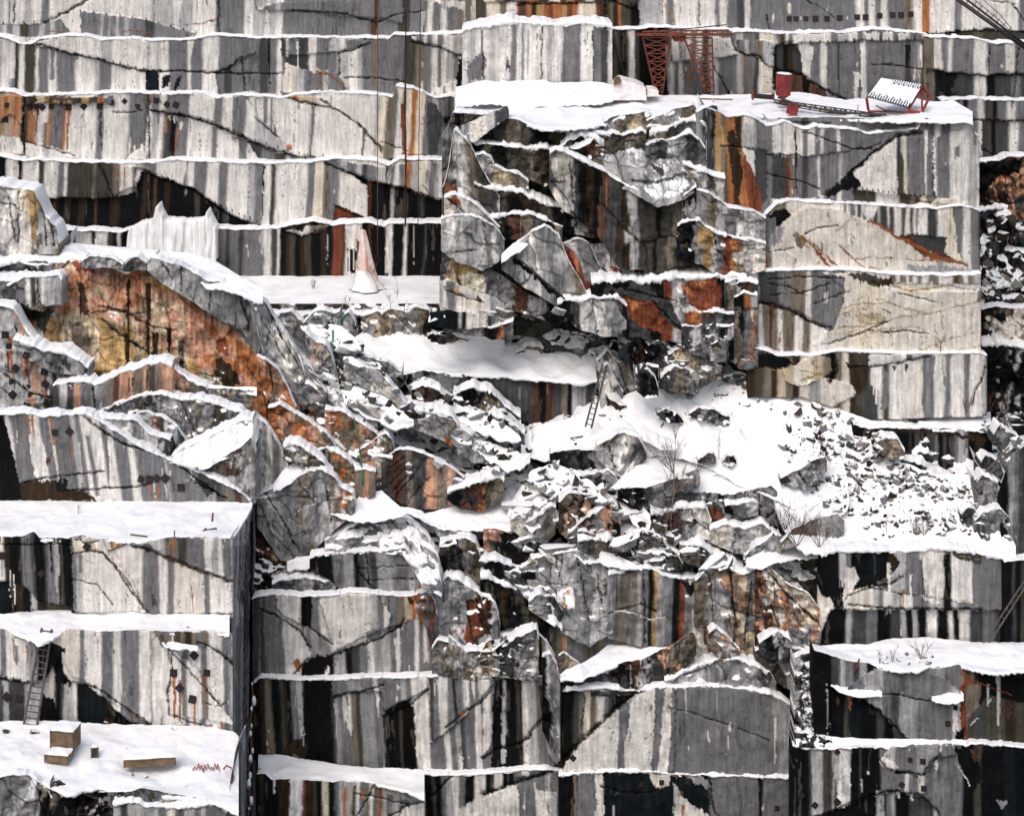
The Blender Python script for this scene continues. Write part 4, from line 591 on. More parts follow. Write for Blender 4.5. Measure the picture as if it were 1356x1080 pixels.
R("410,738 440,732 480,730 510,728 535,724 545,735 558,770 562,786", "410,745 440,765 470,790 520,790 562,790", "410K 440B 455V 468K 475D 482G 490D 498A 520G 540L 548V 556O", "c 1 485,735 490,785 | c .8 475,752 545,748 | c .8 480,768 550,765 | c 1.4 470,740 478,760 500,785 | p O 552,775 562,772 562,784", Y=6.4, snow=6, T=1.6, cell=0, slant=.05, hold=.9, label='square grey block face in the lower centre')
R("360,772 375,766 400,764 430,768 445,766", "360,785 400,790 445,790", "360D 385G 395A 410D 425G 435L", Y=6.5, snow=5, T=2, cell=16)
R("582,722 595,715 615,712 630,718 640,745 645,770", "582,740 600,780 630,785 645,785", "582K 590D 600K 610G 620N 630V", "", Y=6.9, snow=7, T=2.4, cell=16, streak=2)
R("566,790 580,775 592,762 610,770 635,785 650,790 660,810 662,830", "566,800 575,850 600,856 640,850 662,838", "566L 580A 592G 600A 610L 618R 630B 638L 650G", "p B 616,792 632,795 645,820 650,840 625,850 618,820 | p R 620,795 630,800 640,840 626,845", Y=5.9, snow=7, T=2.2, cell=20, famp=.4, hold=.55, name='boulder', label='domed grey block with a rust stained side and a thick snow cap', cat='boulder')
R("636,762 650,765 680,778 712,798 730,800 735,820", "636,800 660,820 700,830 735,850", "636K 660B 670K 690V 700K 720D", Y=6.2, snow=7, T=2.5, cell=26, famp=.5)
R("640,740 660,742 690,752 705,758 722,752 728,775", "640,770 680,780 728,795", "640K 665D 690K 712L 722A", Y=6.6, snow=6, T=2, cell=20)
snowfield("640,745 660,742 700,752 722,755 735,768", "640,762 660,770 690,782 712,790 735,790", 6.6, slope=.45, step=2, rough=.5, lip=3, taper='lr', label='snow hollow in the lower centre')
R("690,752 710,738 735,732 765,728 790,742 806,755 812,775", "690,760 710,790 740,830 780,850 812,830", "690L 705A 715G 725N 733A 745L 760A 772G 785L 800A", "c 1 735,735 750,800 | c .9 765,735 780,820 | c .8 710,750 740,790 | c .8 745,735 735,800 | c .8 790,760 800,810", Y=6.3, snow=3, cell=24, famp=.4, hold=.74, tilt=.01, T=3, label='crumpled pale grey rock in the lower centre right')
R("700,795 715,785 735,790 745,810", "700,800 720,815 745,830", "700L 715A 730D", Y=5.6, snow=5, T=1.6, cell=13, hold=.4)
R("738,775 745,772 760,782 762,798", "738,790 750,800 762,802", "738W 745O 752H", Y=5.5, snow=5, T=1.4, cell=12, tilt=.06)
R("805,760 830,755 860,752 875,760 900,765 935,768 960,755", "805,840 850,850 900,850 960,850", "805A 812G 820N 830B 835N 842V 850B 858K 865Y 870V 880B 890K 900R 906B 912L 920M 935N 945B", "c 1.4 742,830 790,815 850,800 870,810 | p T 902,770 920,772 925,785 912,788 | c 1 852,760 855,850 | cw 2 812,808 840,812 860,820 880,818", Y=5.9, snow=6, T=2.6, cell=0, streak=2.2, mott=.3, rough=.4, bulge=.3, label='brown and ochre streaked face above the tilted snow slab')
R("710,790 735,800 760,808 800,800 830,790 880,800 920,815", "710,870 760,880 800,870 860,850 920,850", "710D 722K 730N 745P 752B 775N 800B 820N 835M 845N 860B 870V 880K 900B", "c 1.3 740,828 780,815 850,795", Y=6.6, snow=0, T=2, cell=0, streak=2, mott=.3, label='brown wall behind the tilted snow slab')
R("920,770 935,755 960,748 968,752 985,760 1000,752 1010,765 1020,800", "920,870 950,880 985,885 1020,880", "920N 930A 940L 948G 956N 966P 975N 985Q 995B 1005M 1012V", "c 2 966,752 970,790 975,830 | c 1.4 995,770 985,860 | p O 935,830 955,830 950,870 938,880 | p C 918,832 930,828 925,870 918,880 | c 1 940,760 945,830 | p W 948,796 965,805 972,818 955,815", Y=5.4, snow=4, T=2, cell=30, famp=.6, streak=1.6, mott=.3, label='brown and pinkish split pillars right of the lower centre')
R("1000,752 1020,750 1040,770 1070,785 1095,820 1105,850", "1000,860 1040,862 1080,865 1105,862", "1000M 1010P 1020N 1030H 1042O 1050N 1060Q 1075A 1085P 1095V", "c 1.8 1020,760 1045,790 1080,820 1100,840 | p C 1050,775 1070,785 1090,830 1070,825 1055,800 | cr 2 1030,790 1060,805 1095,835 | p A 1040,830 1075,835 1075,855 1045,860 | c 1.2 1020,800 1040,850", Y=5.0, snow=1, T=2, cell=15, famp=.6, mott=.4, hold=.8, label='pink and orange broken rock at the left end of the right benches')
snowfield("988,740 1010,728 1030,716 1060,722 1100,728", "988,748 1010,750 1030,742 1060,736 1100,736", 5.4, slope=.3, step=2, label='snow lip beside the brambles')
R("1034,718 1050,700 1090,682 1110,680 1120,692 1118,700", "1034,722 1060,718 1085,718 1118,702", "1034N 1055V 1070G 1080L 1100A 1112G", "p N 1040,705 1075,700 1085,715 1045,718", Y=5.6, snow=2, T=1.6, cell=30, famp=.2, name='boulder', label='large smooth grey slab at the lower left of the boulder field', cat='boulder')
R("1030,628 1038,600 1050,608 1055,622 1090,606 1094,604 1092,622 1070,642", "1030,632 1040,640 1055,642 1068,643 1092,625", "1030D 1042N 1050V 1062L 1072G 1080A", "c 1.4 1054,620 1066,640", Y=8.6, snow=2, T=1.6, cell=20, name='boulder', label='dark cleft block at the left edge of the boulder field', cat='boulder') if 0 else R("1034,632 1055,622 1075,610 1094,604 1095,610", "1034,634 1055,638 1068,643 1095,618", "1034D 1045V 1058L 1070G 1080L 1088G", "c 1.4 1054,620 1068,642", Y=7.9, snow=1.5, T=1.4, cell=18, name='boulder', label='grey wedge shaped block at the upper left of the boulder field', cat='boulder')
# big grey blocks in the lower right of the boulder field
for a in [("1294,640 1300,628 1318,635 1328,640 1332,660", "1294,668 1305,675 1320,675 1332,665", "1294G 1302A 1320G 1326D", 6.8, 'tall grey block at the right side of the boulder field'),
          ("1290,688 1300,678 1325,672 1340,690 1346,712", "1290,700 1300,716 1325,722 1346,720", "1290D 1300G 1312A 1322L 1335G", 5.6, 'snow capped block at the lower right corner of the boulder field'),
          ("1272,680 1282,670 1292,672 1296,690", "1272,684 1284,694 1296,694", "1272D 1282G 1290D", 6.4, 'small dark block left of the snow capped one'),
          ("1316,575 1322,560 1334,572 1350,578", "1316,584 1330,588 1350,586", "1316D 1325G 1338D", 9.5, 'pointed grey block at the head of the right gully'),
          ("1298,610 1305,603 1325,612 1330,625", "1298,628 1315,632 1330,630", "1298D 1310G 1322K", 8.2, 'dark block under the crossed planks'),
          ("1330,600 1345,590 1356,595 1370,600", "1330,640 1356,640 1370,640", "1330G 1338D 1345L 1352G", 8.8, 'grey slab at the right edge beside the boulder field'),
          ("1160,585 1172,578 1190,582 1198,596", "1160,592 1178,602 1198,600", "1160N 1175Q 1188N", 9.6, 'tan boulder under the black bench above the boulder field')]:
    R(a[0], a[1], a[2], Y=a[3], snow=6, cell=16, T=1.8, famp=.45, name='boulder', label=a[4], cat='boulder', hold=.6)
R("1326,640 1340,600 1356,590 1400,590", "1326,740 1356,750 1400,750", "1326K 1335V 1342G 1348D 1356K", Y=5.6, snow=0, T=3, cell=0, streak=2, label='dark ribbed wall at the right edge')

# snow lying between the rocks of the middle
for t_, b_, Y_, sl, l_ in [("398,425 415,430 440,428 470,440 478,455", "398,432 420,445 440,450 462,462 478,462", 13.4, .6, 'snow on the slope below the snowy floor'),
    ("428,512 450,505 475,512 500,520 520,535 535,548 548,556", "428,520 455,530 480,545 505,556 525,566 540,566 548,562", 11.0, .6, 'snow chute in the centre left'),
    ("536,512 560,520 590,528 620,540 650,552 690,562", "536,530 560,545 590,552 620,560 650,575 690,590", 12.2, .6, 'snow between the long slabs of the centre left'),
    ("610,570 640,580 665,592 690,596 702,600", "610,585 640,600 665,618 690,622 702,612", 10.6, .6, 'snow pocket left of the centre snow slope'),
    ("700,606 730,612 760,622 790,640 812,650", "700,640 730,655 760,652 790,660 812,662", 8.8, .6, 'snow among the slabs below the centre slope'),
    ("672,655 690,640 705,648 725,658 742,668", "672,690 690,690 705,700 725,690 742,690", 7.6, .5, 'snow patch between the leaning blocks'),
    ("800,700 830,692 860,700 880,712 900,722", "800,716 830,722 860,728 880,732 900,736", 6.6, .5, 'snow in the heap at the foot of the birch'),
    ("820,640 835,655 860,680 880,690", "820,670 840,690 860,700 880,704", 7.2, .6, 'small snow chute left of the birch'),
    ("736,716 760,722 790,728 820,735 850,748", "736,730 760,736 790,742 820,750 850,754", 6.1, .4, 'snow shelf above the brown streaked face'),
    ("480,580 500,575 510,590 520,600", "480,595 495,600 510,602 520,604", 9.9, .5, 'little snow patch over the scored face'),
    ("380,745 400,738 425,735 440,742", "380,752 400,750 425,748 440,746", 6.9, .4, 'snow strip under the grey buttress')]:
    snowfield(t_, b_, Y_, slope=sl, rough=.9, step=2, lip=4, jag=2.4, taper='lr', label=l_)
for t_, b_, s_, l_ in [("912,546 925,540 945,542 968,552 966,558", "912,552 930,556 950,562 966,562", "912D 930G 945V 955D", 'long low rock rib high on the centre snow slope'),
                       ("924,610 934,600 945,598 948,606", "924,613 934,614 948,612", "924D 936G", 'dark stone beside the sapling on the centre snow slope'),
                       ("956,610 962,602 972,604 975,610", "956,614 965,618 975,614", "956V 966M", 'small rusty stone on the centre snow slope'),
                       ("872,506 884,498 896,502 902,512", "872,514 886,520 902,518", "872D 884G", 'dark rock at the top left of the centre snow slope'),
                       ("958,500 975,492 1000,498 1012,510", "958,506 980,512 1012,516", "958D 975G 990K", 'rocky crest showing at the top of the centre snow slope'),
                       ("870,546 880,540 896,546 905,556", "870,552 885,560 905,562", "870D 885K", 'dark stone on the upper left of the centre snow slope')]:
    R(t_, b_, s_, Y=9.0 + (640 - pts(b_)[:, 1].mean()) * .05 - .5, snow=2, cell=8, T=1.2, under=0, name='boulder', label=l_, cat='boulder', hold=.6)
# ================================================================ left: orange mass and its rocks
snowfield("-150,335 0,334 40,323 85,322 120,324 200,330 250,335 285,345 322,368 348,380", "-150,352 0,350 40,340 80,345 130,344 165,358 200,350 240,356 275,378 312,385 348,400", "-150,15.5 348,14.5", slope=.05, lip=4, step=2, rough=.5, label='snow on top of the orange rock mass')
M1 = dict(cell=34, famp=.5, T=5, mott=.55, rough=.5, streak=1.4, hold=.85)
rock("-150,350 20,345 45,352 72,350 95,343 130,347 165,358 180,352 198,350 222,372 240,385 262,402 285,420 320,445 345,470 380,505 420,545 450,575 478,600", "-150,480 60,500 120,500 210,482 290,512 340,535 380,565 420,600 478,625", 14.2,
     "-20L 10G 22D 30L 40D 48G 58W 66G 72P 90P 96P 104V 110Y 115B 119N 128M 133P 163P 167M 174P 190M 202O 225P 240P 262O 285N 300O 330P 350O 372N 392P 420O 440P",
     "m PPQPPOP 34 72,340 200,345 262,400 330,445 380,500 480,590 480,630 420,610 340,540 250,480 150,425 100,420 72,400 | m YQYYOYQ 34 60,420 100,415 150,425 250,475 340,535 340,560 120,520 60,470 | m OPOOPQ 26 340,470 380,500 420,540 480,590 480,640 400,600 330,540 | p Y 118,455 140,440 170,452 176,480 160,500 130,500 118,480 | p Q 78,420 104,410 128,425 135,470 118,498 90,470 78,450 | p N 90,425 118,430 120,470 100,465 | p Y 55,430 80,420 82,470 62,460 | d B 168 440 490 8 | d B 205 440 490 9 | d V 240 450 500 9 | p Y 195,362 215,370 235,385 240,392 220,385 200,375 | p P 245,410 270,430 285,460 265,465 250,440 | c 2 135,424 170,450 200,468 240,482 | c 1.2 130,405 165,412 200,432 235,438 | cr 1 205,400 230,410 | p M 103,372 112,375 118,420 106,410 | p G 0,352 50,358 72,355 75,395 50,400 0,395 | p V 0,400 30,402 70,410 60,440 20,420 | p P 35,420 48,425 52,455 40,445 | d B 107 375 420 5 | d K 224 435 480 6 | d B 170 370 470 5 | d B 196 375 470 8 | p B 285,470 305,480 320,510 300,515 285,495 | p O 310,450 330,460 345,480 335,500 315,480 | p R 285,445 300,450 305,470 290,468 | p M 365,520 400,545 420,580 400,590 370,560 | p R 95,345 120,348 132,352 125,362 100,358",
     snow=0, label='great orange and pink rock mass on the left', tilt=.02, **M1)
rock("195,350 200,340 208,342 240,352 275,370 312,376 325,385 332,405 338,425 350,470", "195,352 215,370 240,384 262,398 285,415 320,432 350,475", 13.6, "195L 205W 212L 232W 240A 258G 262A 278G 284A 300G 313L 322W 330A 340G", "c 1 213,345 228,370 | c 1 240,355 240,385 | c 1 280,372 278,410 | c 1.2 312,378 330,430 | p A 262,385 312,385 328,430 300,425 270,405", snow=5, T=4, capT=1.2, cell=30, famp=.35, mott=.1, hold=.8, label='grey slab lying over the top right of the orange mass')
R("108,345 118,338 135,340 152,342 163,350", "108,350 140,348 163,352", "108A 130L 150N", Y=14.6, snow=2, cell=12, T=2)
R("166,350 172,342 182,340 194,348", "166,354 180,352 194,352", "166D 175N 185A", Y=14.5, snow=3, cell=12, T=2)
R("-150,255 0,247 20,247 45,252 50,262 60,285 75,300 78,322", "-150,330 20,335 78,330", "-20A 0L 8W 20L 25W 38C 42Y 46N 52L 58A 64L 70N", "c 1 12,262 20,320 | c 1 55,260 62,325 | p W 0,272 15,268 20,330 0,335 | c 1.2 0,268 20,272 | c 1 66,280 72,325 | p Y 38,252 48,252 48,318 42,315 | c 1 25,255 24,322", Y=17.5, snow=6, T=4, cell=30, famp=.5, label='tall pale fractured stump at the left edge below the fourth bench')
R("-150,372 0,370 25,372 48,390 58,404", "-150,392 20,398 58,408", "-20D 0G 10V 30N 45V", Y=13.4, snow=10, T=2.5, cell=16)
R("10,378 30,368 48,366 60,366 78,362 82,372", "10,388 40,400 82,398", "10D 22G 34W 40D 48A 56W 62L 72A", "c .8 50,368 52,398", Y=13.2, snow=4, T=2, cell=0, label='grey bulge with white drips left of the orange face')
R("-150,405 0,403 20,408 30,430 50,455 70,480 80,510 85,545", "-150,560 30,560 85,560", "-20A 0L 8G 14A 22L 30A 36P 44L 50W 60A 66G 72V", "p P 28,455 35,470 38,500 30,495 | d O 12 445 500 5 | d O 35 470 510 4 | d O 60 495 530 4 | c 1 0,490 40,520 80,530 | c .9 20,430 40,480 | d R 9 465 490 4", Y=11.6, snow=5, T=3, cell=30, famp=.4, slant=.1, label='pale rock with bolt plates at the left edge')
R("18,448 40,455 60,463 90,468 112,482 118,486", "18,452 45,475 75,490 118,490", "18L 45A 60G 75D 90A 105G", Y=10.6, snow=7, T=2, cell=22)
R("70,511 95,506 118,506 126,512 145,500 165,492 195,483 212,478 228,484", "70,550 110,550 150,545 228,525", "70D 78L 88D 98P 106G 122A 128G 140N 150M 158P 175N 190P 196V 205N 215P", "c 1.6 124,508 125,545 | d K 170 500 520 2 | d K 176 500 518 2 | c 1 195,485 195,520", Y=9.6, snow=6, T=2.4, cell=0, mott=.3, bulge=.5, label='pinkish block with a thick snow top below the orange face')
R("212,480 225,482 240,495 262,508 280,512", "212,528 240,525 280,522", "212B 222N 235P 250N 258B 266N", Y=10.3, snow=4, T=2, cell=14)
snowfield("225,474 238,485 255,496 275,508 300,512 340,512", "225,477 238,492 255,501 275,514 300,518 340,520", 10.5, slope=.6, lip=2, step=1.5, label='snow band slanting across the foot of the orange face')
R("275,515 300,512 320,516 340,518 352,540", "275,540 310,545 352,548", "275B 290N 310V 320N 335O", Y=9.8, snow=0, T=2, cell=9)
R("100,555 130,545 155,534 185,524 215,520 240,528 262,528 290,536 320,545 335,560", "100,565 160,560 200,560 250,580 300,590 335,590", "100L 130A 160G 185V 200A 215L 225G 240A 250N 262A 280V 300A 318G", "c 1 190,535 240,560 | c 1 240,530 260,575", Y=8.6, snow=5, T=3, cell=18, famp=.5, hold=.5, label='snowy hump of grey rock above the left bench')
R("180,548 192,545 215,552 235,565 250,590 262,605", "180,580 215,600 262,606", "180G 190L 198A 205P 212V 222L 232A 240D 252V", Y=7.6, snow=2, T=2, cell=18)
R("355,540 370,535 390,545 412,560 432,572 445,590", "355,560 385,590 415,605 445,605", "355O 370P 385N 395O 410P 425N", "", Y=9.6, snow=3, T=2, cell=14, mott=.5)
R("375,590 395,588 412,598 430,612 440,628", "375,600 400,612 440,630", "375N 390L 405N 420D", Y=8.2, snow=6, T=2, cell=9, hold=.45)
# ================================================================ the left block: three great steps
L545 = "-150,548 0,548 30,546 60,551 90,549 115,546 150,556 182,556"
rock("-150,548 0,548 30,546 60,551 90,549 115,546 130,556 155,570 180,588 215,605 260,622 300,640 325,655 332,662", "-150,664 80,664 130,660 250,660 300,660 332,664", 4.2, "-20K 0K 8D 12W 18G 36G 44W 57G 68L 72G 96L 102G 110W 116G 122W 136G 142W 150G 168W 176G 190G 214L 217G 240G 262A 275D 285N 296G 300M 310G 320A",
     "p B 26,640 40,637 70,636 85,645 110,650 130,662 28,664 | p K 0,550 8,560 20,610 30,664 0,664 | c 1.4 28,640 60,632 100,628 138,624 | c 1.4 80,650 110,648 140,646 180,645 200,640 | p W 38,575 50,562 58,590 62,612 55,638 46,630 40,600 | d O 42 548 580 3 | d O 66 548 600 4 | d O 35 550 575 3 | d N 74 575 640 4 | d O 92 575 625 2 | p M 60,605 68,600 62,620 | d L 103 585 625 5 | d W 72 590 632 3 | c 2 112,552 140,574 165,588 215,602 250,625 290,655 | p T 72,638 80,632 90,634 88,648 78,650 | d O 197 640 662 3 | d O 208 640 662 4 | d W 204 640 662 2 | d L 219 640 660 3 | c 1 255,635 300,660 | p W 122,562 130,560 138,600 136,622 130,622 124,590 | p W 142,575 148,574 156,640 154,662 150,662 | p D 262,622 275,615 290,640 275,660 262,640", T=2, snow=4, slant=.14, label='upper step of the left block, grey with slanting white drips')
rock("120,552 150,553 182,556 200,575 228,582 226,596", "120,556 150,572 180,588 226,604", 5.0, "120D 124A 132L 138A 148G 160A 180L 190W 200L 212D", "c 1 138,556 150,570", T=3, capT=.9, snow=5, cell=26, famp=.4, label='wedge of grey rock above the slanting crack of the left block')
R("228,604 240,594 262,585 285,575 300,566 320,556 335,556", "228,606 250,612 268,618 290,605 310,598 335,590", "228G 250A 275G 300A 320N", Y=5.2, tilt=.05, snow=6, T=3, cell=20, famp=.4, hold=.3)
R("252,622 275,612 300,602 320,590 334,578 338,600", "252,624 280,640 300,650 338,662", "252G 265D 275N 288G 300M 310A 322N 328L 332A", "c 1 268,625 290,650", Y=4.6, snow=3, T=3, cell=20, famp=.3)
snowfield("-150,662 0,663 60,662 130,664 250,660 300,664 328,662 334,664", "-150,712 0,711 40,706 55,714 90,711 130,712 170,716 200,714 220,710 270,710 300,712 314,704 334,670", "-150,-2.7 300,-2.7 334,3.5", lip=4, label='broad snow on the upper shelf of the left block', rough=.35)
rock("-150,710 0,710 28,710 45,704 52,712 90,712 100,708 130,712 170,716 200,716 222,710 270,711 308,712", "-150,810 0,812 22,810 90,806 170,806 250,812 308,812", -2.8, "-20W 0W 5B 12K 24B 27G 33K 34G 42D 47K 57D 60G 70L 74K 78V 82K 92K 98A 104G 110W 188G 210W 220G 228W 262H 268G 276W 309L",
     "b -.4 -20,770 0,768 30,772 42,785 50,795 80,800 95,803 95,815 -20,815;-20T 10K 20B 28K 38L 42L 46B 60V | c 1 0,720 95,720 | b .2 92,708 135,712 146,735 170,760 196,810 98,810 96,765 95,740;90G 98L 102G 108H 110W | c 1.4 96,733 120,728 136,733 150,745 172,780 196,810 | cr 1.6 120,728 136,731 148,742 170,770 194,808 | cy 1.3 102,732 115,744 125,746 | c 1 95,766 130,775 150,800 | b .2 146,716 200,716 240,740 309,766 309,812 196,812 170,765;140W 188G 208W 219G 228H 262H 268G 275W | b .3 195,716 222,710 308,712 309,768 270,755 230,742 205,728;195L 215N 226G 234V 246G 270W 280L 284G 290W 294G 304L | c 2.6 175,722 205,730 230,742 270,757 309,770 | cr 1.6 200,728 235,745 270,757 300,765 | d O 229 712 735 5 | p C 96,712 125,714 134,728 120,730 98,732 | c .9 100,715 118,720 130,716 | d O 148 716 725 4 | p P 146,716 158,716 160,724 150,724 | t 6 6 0,715 55,716 90,716 | d W 13 755 790 2 | d W 18 760 800 2 | d L 2 735 765 4 | p D 200,780 200,800 210,805 | d N 226 760 812 2 | d K 90 714 800 5 | d K 67 714 760 3",
     T=.4, snow=0, slant=.03, label='middle step of the left block, black on its left and pale on its right')
snowfield("-150,812 0,813 30,810 90,806 170,808 250,812 304,813", "-150,832 0,832 12,834 35,842 52,852 68,845 88,832 120,836 180,833 230,836 270,834 308,838", -5.7, lip=4, label='snow on the middle shelf of the left block', rough=.3, step=2)
rock("-150,833 0,832 12,834 20,844 52,852 68,845 88,832 130,836 180,833 230,836 270,834 308,838", "-150,956 0,958 30,955 60,953 140,958 230,960 270,962 312,968", -5.8, "-20W 0G 10W 18G 24W 38A 50K 70G 78L 84W 106G 114W 136G 148L 151W 160G 182G 196W 212W 220G 226W 240N 246G 250W 266G 274W 296G 304L",
     "b -.4 -20,895 0,897 45,905 62,895 72,880 82,870 95,895 120,905 135,920 150,935 172,955 200,965 -20,965;-20G 0D 3W 5L 12D 22W 27D 32L 40D 46L 54L 60A 66H 72K 80D 84L 90K 96W 102K 112T 140B 150K | b .2 66,846 88,832 200,833 200,960 160,936 130,918 115,905 95,905 80,880 70,860;60H 106G 113W 134G 148L 150W 160G 185W | c 1.6 0,897 45,905 | t 6 5 0,897 45,905 | c 1.2 85,900 125,908 165,935 200,960 | t 9 5 70,855 85,862 | t 9 5 125,910 200,960 | p K 62,850 82,856 84,885 92,905 80,902 68,880 60,870 | p K 56,920 72,925 78,955 50,958 | p T 105,925 140,930 150,950 110,955 | b .25 200,834 212,840 232,862 262,885 272,905 312,960 228,945 224,920 226,890 220,850;196W 219G 225W 240G 248W 266G 276W | b .15 205,834 308,838 312,880 280,857 262,856 215,856;205N 214G 218N 230V 240N 246B 254N 262G 270N 276W 294G 306L | c 1.2 222,856 235,872 250,886 262,900 290,930 | c 1 225,945 250,955 280,960 | c 1.6 262,850 290,862 309,880 | c .9 270,930 290,935 300,930 | cy 1 309,880 305,900 | d O 231 890 950 5 | d O 238 900 955 4 | d O 258 925 958 4 | d O 272 890 920 5 | d N 272 915 950 10 | d O 293 955 965 4 | c 1.1 224,945 222,915 228,890 228,856 | d O 18 845 870 2 | d O 36 855 890 2 | d R 175 940 958 3 | d R 184 945 960 3",
     T=.4, snow=0, slant=.0, label='lower step of the left block, pale with bolt plates at its right end')
snowfield("200,832 205,834 215,842 222,848 262,855", "200,833 208,840 220,856 235,857 264,858", -6.3, slope=.1, lip=2, step=1.2, label='small snow wedge on the lower step of the left block')
snowfield("-150,955 0,955 30,953 60,953 140,958 230,960 270,960 310,968 316,975", "-150,1026 0,1028 40,1026 68,1040 90,1050 130,1040 170,1046 230,1052 270,1056 300,1066 316,1075", "-150,-14 316,-14.8", lip=5, label='lowest snow shelf of the left block with wooden boxes on it', rough=.4)
rock("-150,1027 0,1028 20,1024 40,1026 62,1042 68,1055 100,1050", "-150,1120 100,1120", -14.4, "-20G 20A 34L 38A 50G 56L 60G 70N 80K", "p S 42,1032 50,1030 44,1055 30,1066 26,1064 38,1050 | c 1 66,1050 60,1080", T=1, snow=3, slant=-.4, cell=40, famp=.4, label='blue grey rounded rock at the bottom left corner')
rock("66,1035 78,1032 95,1042 110,1052 140,1060 170,1066 190,1072 200,1078", "66,1120 200,1120", -14.1, "66N 80D 90K 100V 112K 125B 138K 150L 154K 170D 180K", "", T=1, snow=0, slant=-.8, cell=18, famp=.6, label='black gash in the lowest snow shelf')
rock("130,1048 170,1048 188,1043 240,1052 275,1058 300,1066", "130,1062 190,1068 300,1072", -14.6, "130K 140L 146K 160G 172V 185G 200N 210G 228L 240N 255A 270N 285G", "", T=1, snow=0, cell=14, label='thin broken edge below the lowest snow shelf')
rock("150,1064 185,1060 190,1066 240,1068 290,1062 300,1075", "150,1130 300,1130", -15.0, "150L 160D 170L 186A 205L 210G 222W 230G 245L 256G 265L 272G", "", T=1, snow=5, label='grey face at the very bottom left')
# side of the left block, seen edge on
rock("306,712 312,702 320,690 328,676 337,662", "300,1120 312,1120 320,1120 328,1120 337,1120", 2.4, "300A 308L 311V 313W 315N 317G 318L 320B 322W 323K 325G 327L 328K 330A 332K 334V 336L", "c .8 318,700 316,1080 | c .8 326,680 325,1080 | d K 333 690 1080 5", T=.6, yaw=.34, snow=3, slant=-.005, rough=.3, step=1.0, jag=.5, label='drill scored side of the left block seen edge on')
ST = "K 301L 302D 303A 304K 305G 306L 307K 308V 309W 310K 311G 312L 313K 314A 315D 316L 317K 318N 319G 320W 321K 322A 323D 324L 325K 326G"
rock("311,838 314,828 321,812", "311,1040 316,1040 321,1040", -4.3, "300" + ST, T=.4, yaw=.29, snow=0, step=1.0, jag=.4, label='drill scored edge of the lower step of the left block', streak=1.6)
rock("300,1064 305,1030 312,992 318,974 325,962", "300,1130 306,1130 312,1130 318,1130 325,1130", -10.0, "298" + ST, T=.4, yaw=.35, snow=4, step=1.0, jag=.8, label='drill scored edge of the lowest shelf of the left block', streak=1.6)
rock("336,664 342,668 352,700 356,760 350,800 350,1120", "336,1120 342,1120 352,1130 356,1130 350,1130 350,1130", 8.6, "330K 340B 345K", T=1, snow=0) if 0 else rock("326,655 336,660 344,668 356,700", "326,1130 336,1130 344,1130 356,1130", 9.2, "320K 336B 342K 350D", T=1, snow=0, streak=2)
# ================================================================ lower centre benches
L785 = "334,792 345,788 365,786 400,789 440,787 470,783 505,787 540,788 565,785 572,784"
rock(L785, "334,900 450,897 572,898", 5.6, "334D 341G 345V 350G 366L 372W 398K 412G 424W 492L 498G 506L 512G 524N 535Q 545O 560B 566R",
     "p D 334,788 345,790 342,900 334,900 | b -.1 345,806 372,820 395,836 414,855 412,870 392,895 345,897;345V 350G 376W 420W | b .3 366,786 402,789 402,828 375,815 366,805;360L 375W 398K | c 1.6 345,806 370,818 395,834 412,858 | c 1.2 402,825 425,842 440,852 | p K 398,789 412,789 412,850 402,828 | p A 402,828 412,832 438,848 436,868 415,870 402,845 | c 1.6 388,894 410,870 | b .35 424,787 500,786 508,800 520,815 512,832 470,848 440,866 438,842 424,800;420W 492L 500G 508W 516G | c 1.8 436,868 470,856 500,846 530,828 535,820 | b -.15 436,868 470,856 500,845 530,826 560,815 572,830 575,900 436,900;430K 440L 446K 452L 456K 464D 475G 486W 492A 505L 515G 523W 527G 548W 554G 562W 567G | p K 400,880 415,868 440,868 436,880 425,900 400,900 | p G 486,834 500,832 500,846 484,848 | d W 525 845 895 4 | d W 551 845 895 5 | p B 535,788 560,785 575,810 572,835 560,818 545,800 | p O 545,790 556,788 560,800 550,800 | c 1 512,832 535,825 | p O 388,875 396,872 400,885 394,890",
     T=1.5, snow=2.4, slant=.02, label='upper bench of the lower centre with a big pale facet')
R("548,786 566,784 576,795 582,830 585,850 580,880", "548,800 566,830 575,880 580,892", "548O 556B 564R 570B 576K", Y=5.2, snow=1, cell=13, T=1.4, mott=.4)
R("572,860 580,845 600,850 615,860 640,862 655,880 662,890", "572,885 600,892 640,896 662,897", "572B 585N 600V 610L 622N 635H 648N 655D", Y=4.8, snow=3, cell=15, T=1.6, label='broken ledge rock below the domed block')
R("594,842 604,848 618,868 612,872", "594,850 604,865 612,874 618,875", "594L 606O 612N", Y=4.6, snow=2, cell=0, T=.8)
snowfield("605,852 625,845 645,842 670,832 690,826 712,834", "605,856 628,864 650,868 668,858 690,858 712,850", 5.2, slope=.3, lip=3, step=2, rough=.6, label='snow pocket right of the domed block')
R("652,862 668,850 690,840 712,832 714,850", "652,880 680,892 714,896", "652K 665D 680L 690G 700A 706L", Y=4.7, snow=6, T=1.8, cell=18, hold=.5, label='dark notched block under the snow pocket')
R("636,866 642,852 650,845 654,856 662,880", "636,876 650,890 662,890", "636N 645Q 655A", Y=4.5, snow=2, cell=12, T=1.2, name='boulder', label='small tan horn of rock between the domed block and the notched one', cat='boulder')
L900 = "336,905 345,896 400,899 440,899 480,897 540,896 565,895 600,893 640,896 662,896 700,895 720,894 742,892"
